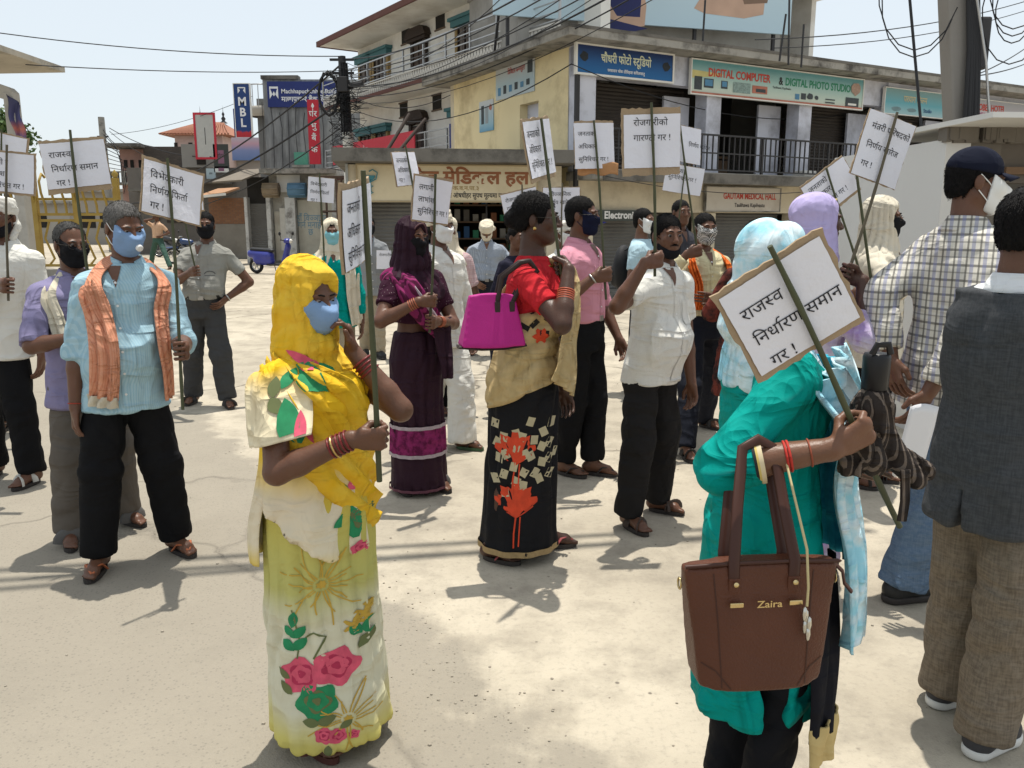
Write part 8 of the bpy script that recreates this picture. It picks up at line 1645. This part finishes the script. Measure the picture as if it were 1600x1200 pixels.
def cream_scarf():
    p = Person('person in a cream hooded scarf and cream shirt with black mask by the white wall', [(1332, 760), (1364, 752)], 311, 62, hyaw=0, sex='m', wide=1.02, q=1.1, skin='dark'); H = p.H
    st = Stick((1292, 262), (1364, 494), p.base.y-.24, p.base.y-.26); p.arm('R', p.L(st.at(456)), (-.9, .4, -1), 'grip', p.Rw @ A3(st.ax)); p.arm('L', A3((.2, -.1, .48*H)), (.6, .6, 0))
    cm = cloth('shirt_offwhite', (.58, .53, .43), wr=.45, wscale=13); p.body(); p.hair('none'); p.trousers(BLACK_T, loose=1.05); p.shirt(cm, hem=.44, sleeve=1.45, off=.022); p.mask(MASKB, top=-.004); p.glasses()
    p.veil(cm, open_=(.068, .112), drop=.765, off=.016, cover_sh=.2, seed=6, thick=.015); p.sandals(SOLE, STRAPB, 'cross')
    placard('placard with a red edge between the violet scarf and the cream hood', st, 292, 14, T_JAN, size=(.31, .20), mar=(.004, .004, .01, .016), seed=22, roll=14, fs=.041, ytop=.055, lh=.055)
    s2 = Stick((1338, 268), (1368, 490), p.base.y-.22, p.base.y-.25); MB().tube([s2.b, s2.b.lerp(s2.t, .5), s2.t], .0085, 8); t = tag(MB().tube([(0, 0, 0), tuple((s2.t-s2.b)*.5), tuple(s2.t-s2.b)], [.009, .0085, .008], 8).build('bamboo_stick', BAMBOO, loc=tuple(s2.b)), 'extra bare bamboo stick held along with the cream hood\'s placard', 'stick')
def plaid_man():
    p = Person('man in a plaid shirt, jeans and navy cap with a white mask', [(1412, 938), (1470, 905)], 236, 108, lean=(0, -.07), hyaw=-28, hpitch=4, sex='m', belly=.03, wide=1.04, q=1.0, skin='dark', toes=(-4, 10)); H = p.H
    p.arm('R', p.L(W(1452, 612, p.base.y-.22)), (-.7, .9, -.2), 'relax', palm=(1, .2, 0)); p.arm('L', p.L(W(1392, 560, p.base.y-.02)), (.1, 1, -.1), 'relax', palm=(0, -1, 0))
    p.body(); p.trousers(cloth('jeans_blue', (.085, .135, .21), (.13, .18, .25), 'linen', wr=.4), loose=1.15, top=.57, ankle=.04, flare=1.1)
    p.shirt(cloth('shirt_plaid', (.60, .57, .50), (.10, .095, .085), 'plaid', 17, wr=.4, wscale=13, col3=(.16, .18, .34)), hem=.45, sleeve=1.86, off=.016, loose=1.15, pocket=False, open_neck=False)
    p.hair(low=-.07); p.mask(MASKW, top=-.004, kind='cup', strap=STRAPW); p.shoes(plain('shoe_black', (.02, .02, .02)), SOLE)
    cp = cloth('cap_navy', (.010, .012, .024), wr=.2); F = Fld(); k = p.k; F.ell(p.hp(0, .014, .048), A3((.086, .106, .090))*k, .01, 'u', p.Rh); F.plane(p.hp(0, 0, .034), p.hv((0, .12, -1))); cap = solid('cap', F, .0065, cp, p.root)
    b = MB(); b.grid(lambda u, v: p.hp((u-.5)*.150*(1-.25*v*v), -.070-.085*v*(1-.7*(2*u-1)**2*.9), .043-.018*v-.020*(2*u-1)**2), 16, 6); o = b.build('cap_brim', cp, cap); o.modifiers.new('t', 'SOLIDIFY').thickness = .004
    b = MB(); c = p.hp(.035, -.085, .082); b.add([c, c+p.hv((.02, .004, .006)), c+p.hv((.02, .003, .010)), c+p.hv((0, -.002, .004))], [(0, 1, 2, 3)]); b.build('cap_emblem', STRAPW, cap)
    A = p.arms['R']; hw = Vector(p.Rw.T @ (A['w']+A['f']*.09))+Vector((p.base.x, p.base.y, 0)); pp = MB(); pp.grid(lambda u, v: (-.05+.13*u-.05*v, -.04+.03*u, .03-.29*v+.01*math.sin(4*u)), 6, 8)
    t = tag(pp.build('paper_sheet', plain('paper_white', (.72, .72, .75), .7, .04), loc=tuple(hw)), 'printed paper sheets in the plaid shirt man\'s hand', 'paper'); t.modifiers.new('t', 'SOLIDIFY').thickness = .002
def vest_man():
    p = Person('man in a dark grey waistcoat, white sleeves and brown trousers seen from behind', [(1540, 1172), (1484, 1098)], 304, 116, hyaw=12, hpitch=6, sex='m', belly=.03, wide=1.05, q=.9, skin='dark', toes=(4, -6), Hfix=1.665, lean=(-.01, -.01)); H = p.H
    p.arm('R', A3((-.20, -.26, .60*H)), (-.5, .8, -1), 'relax'); p.sh['L'] = p.sh['L']+A3((-.035, -.05, -.01)); p.arm('L', A3((-.02, -.33, .62*H)), (-.2, -.5, -1), 'relax')
    p.body(); p.trousers(cloth('trouser_linen', (.13, .105, .080), (.20, .165, .125), 'linen', wr=.4, wscale=9), loose=1.25, top=.57, ankle=.035, flare=1.0, off=.018)
    p.shirt(cloth('shirt_crisp_white', (.68, .69, .70), wr=.4), hem=.50, sleeve=1.5, off=.014, loose=1.25, placket=False, open_neck=False, folds=[((.3, .1, 1), 6, .006, 51), ((1, .3, .8), 8, .005, 52)])
    vm = cloth('waistcoat_grey', (.046, .049, .053), (.068, .071, .076), 'linen', wr=.25, wscale=9); F = Fld(); q = [(z, cx, cy, rx+.030, ry+.030) for z, cx, cy, rx, ry in p.rings if z < .83*H]; q = [(.415*H, 0, .01, .185, .155)]+q
    F.loft(q, k=.02, z1=.835*H)
    for sg in (-1, 1): F.ell((sg*.205*H*.92, -.01, .765*H), (.100, .115, .15), .012, 's')
    F.fn((-.01, .0, .38*H), (.01, .4, .47*H), lambda X, Y, Z: np.maximum(np.abs(X)-.004-.02*np.clip((.47*H-Z)/.1, 0, 1), .05-Y), .003, 's')
    v = solid('waistcoat', F, .008, vm, p.root, [((.3, .1, 1), 6, .005, 61), ((1, .2, .4), 6, .005, 62), (('t', 0, 0, 1), 6, .005, 63)], 1)
    b = MB(); nk = p.neck+A3((0, .004, -.022*H)); b.grid(lambda u, w_: nk+A3(((.050+.012*(1-w_))*math.sin(2*PI*u)*H/1.66*1.12, -(.050+.014*(1-w_))*math.cos(2*PI*u)*1.15, .045*w_-.006)), 32, 3, closeu=True); o = b.build('waistcoat_collar', vm, v); o.modifiers.new('t', 'SOLIDIFY').thickness = .005
    p.hair(thick=.010, low=-.075); p.shoes(plain('sneaker_grey', (.045, .045, .05), .7), plain('sneaker_sole_white', (.62, .62, .60), .6))
PEOPLE = (yellow_woman, blue_man, turban_man, edge_man, purple_man, polo_man, far_man, teal_shirt, grey_shirt, maroon_woman, white_man, pink_check, bowed_man, black_saree, pink_man, white_shirt, backpack_man, head_man, cream_man, rear_woman, hidden_pair, teal_woman, purple_scarf, cream_scarf, plaid_man, vest_man)
for fn in PEOPLE: fn()
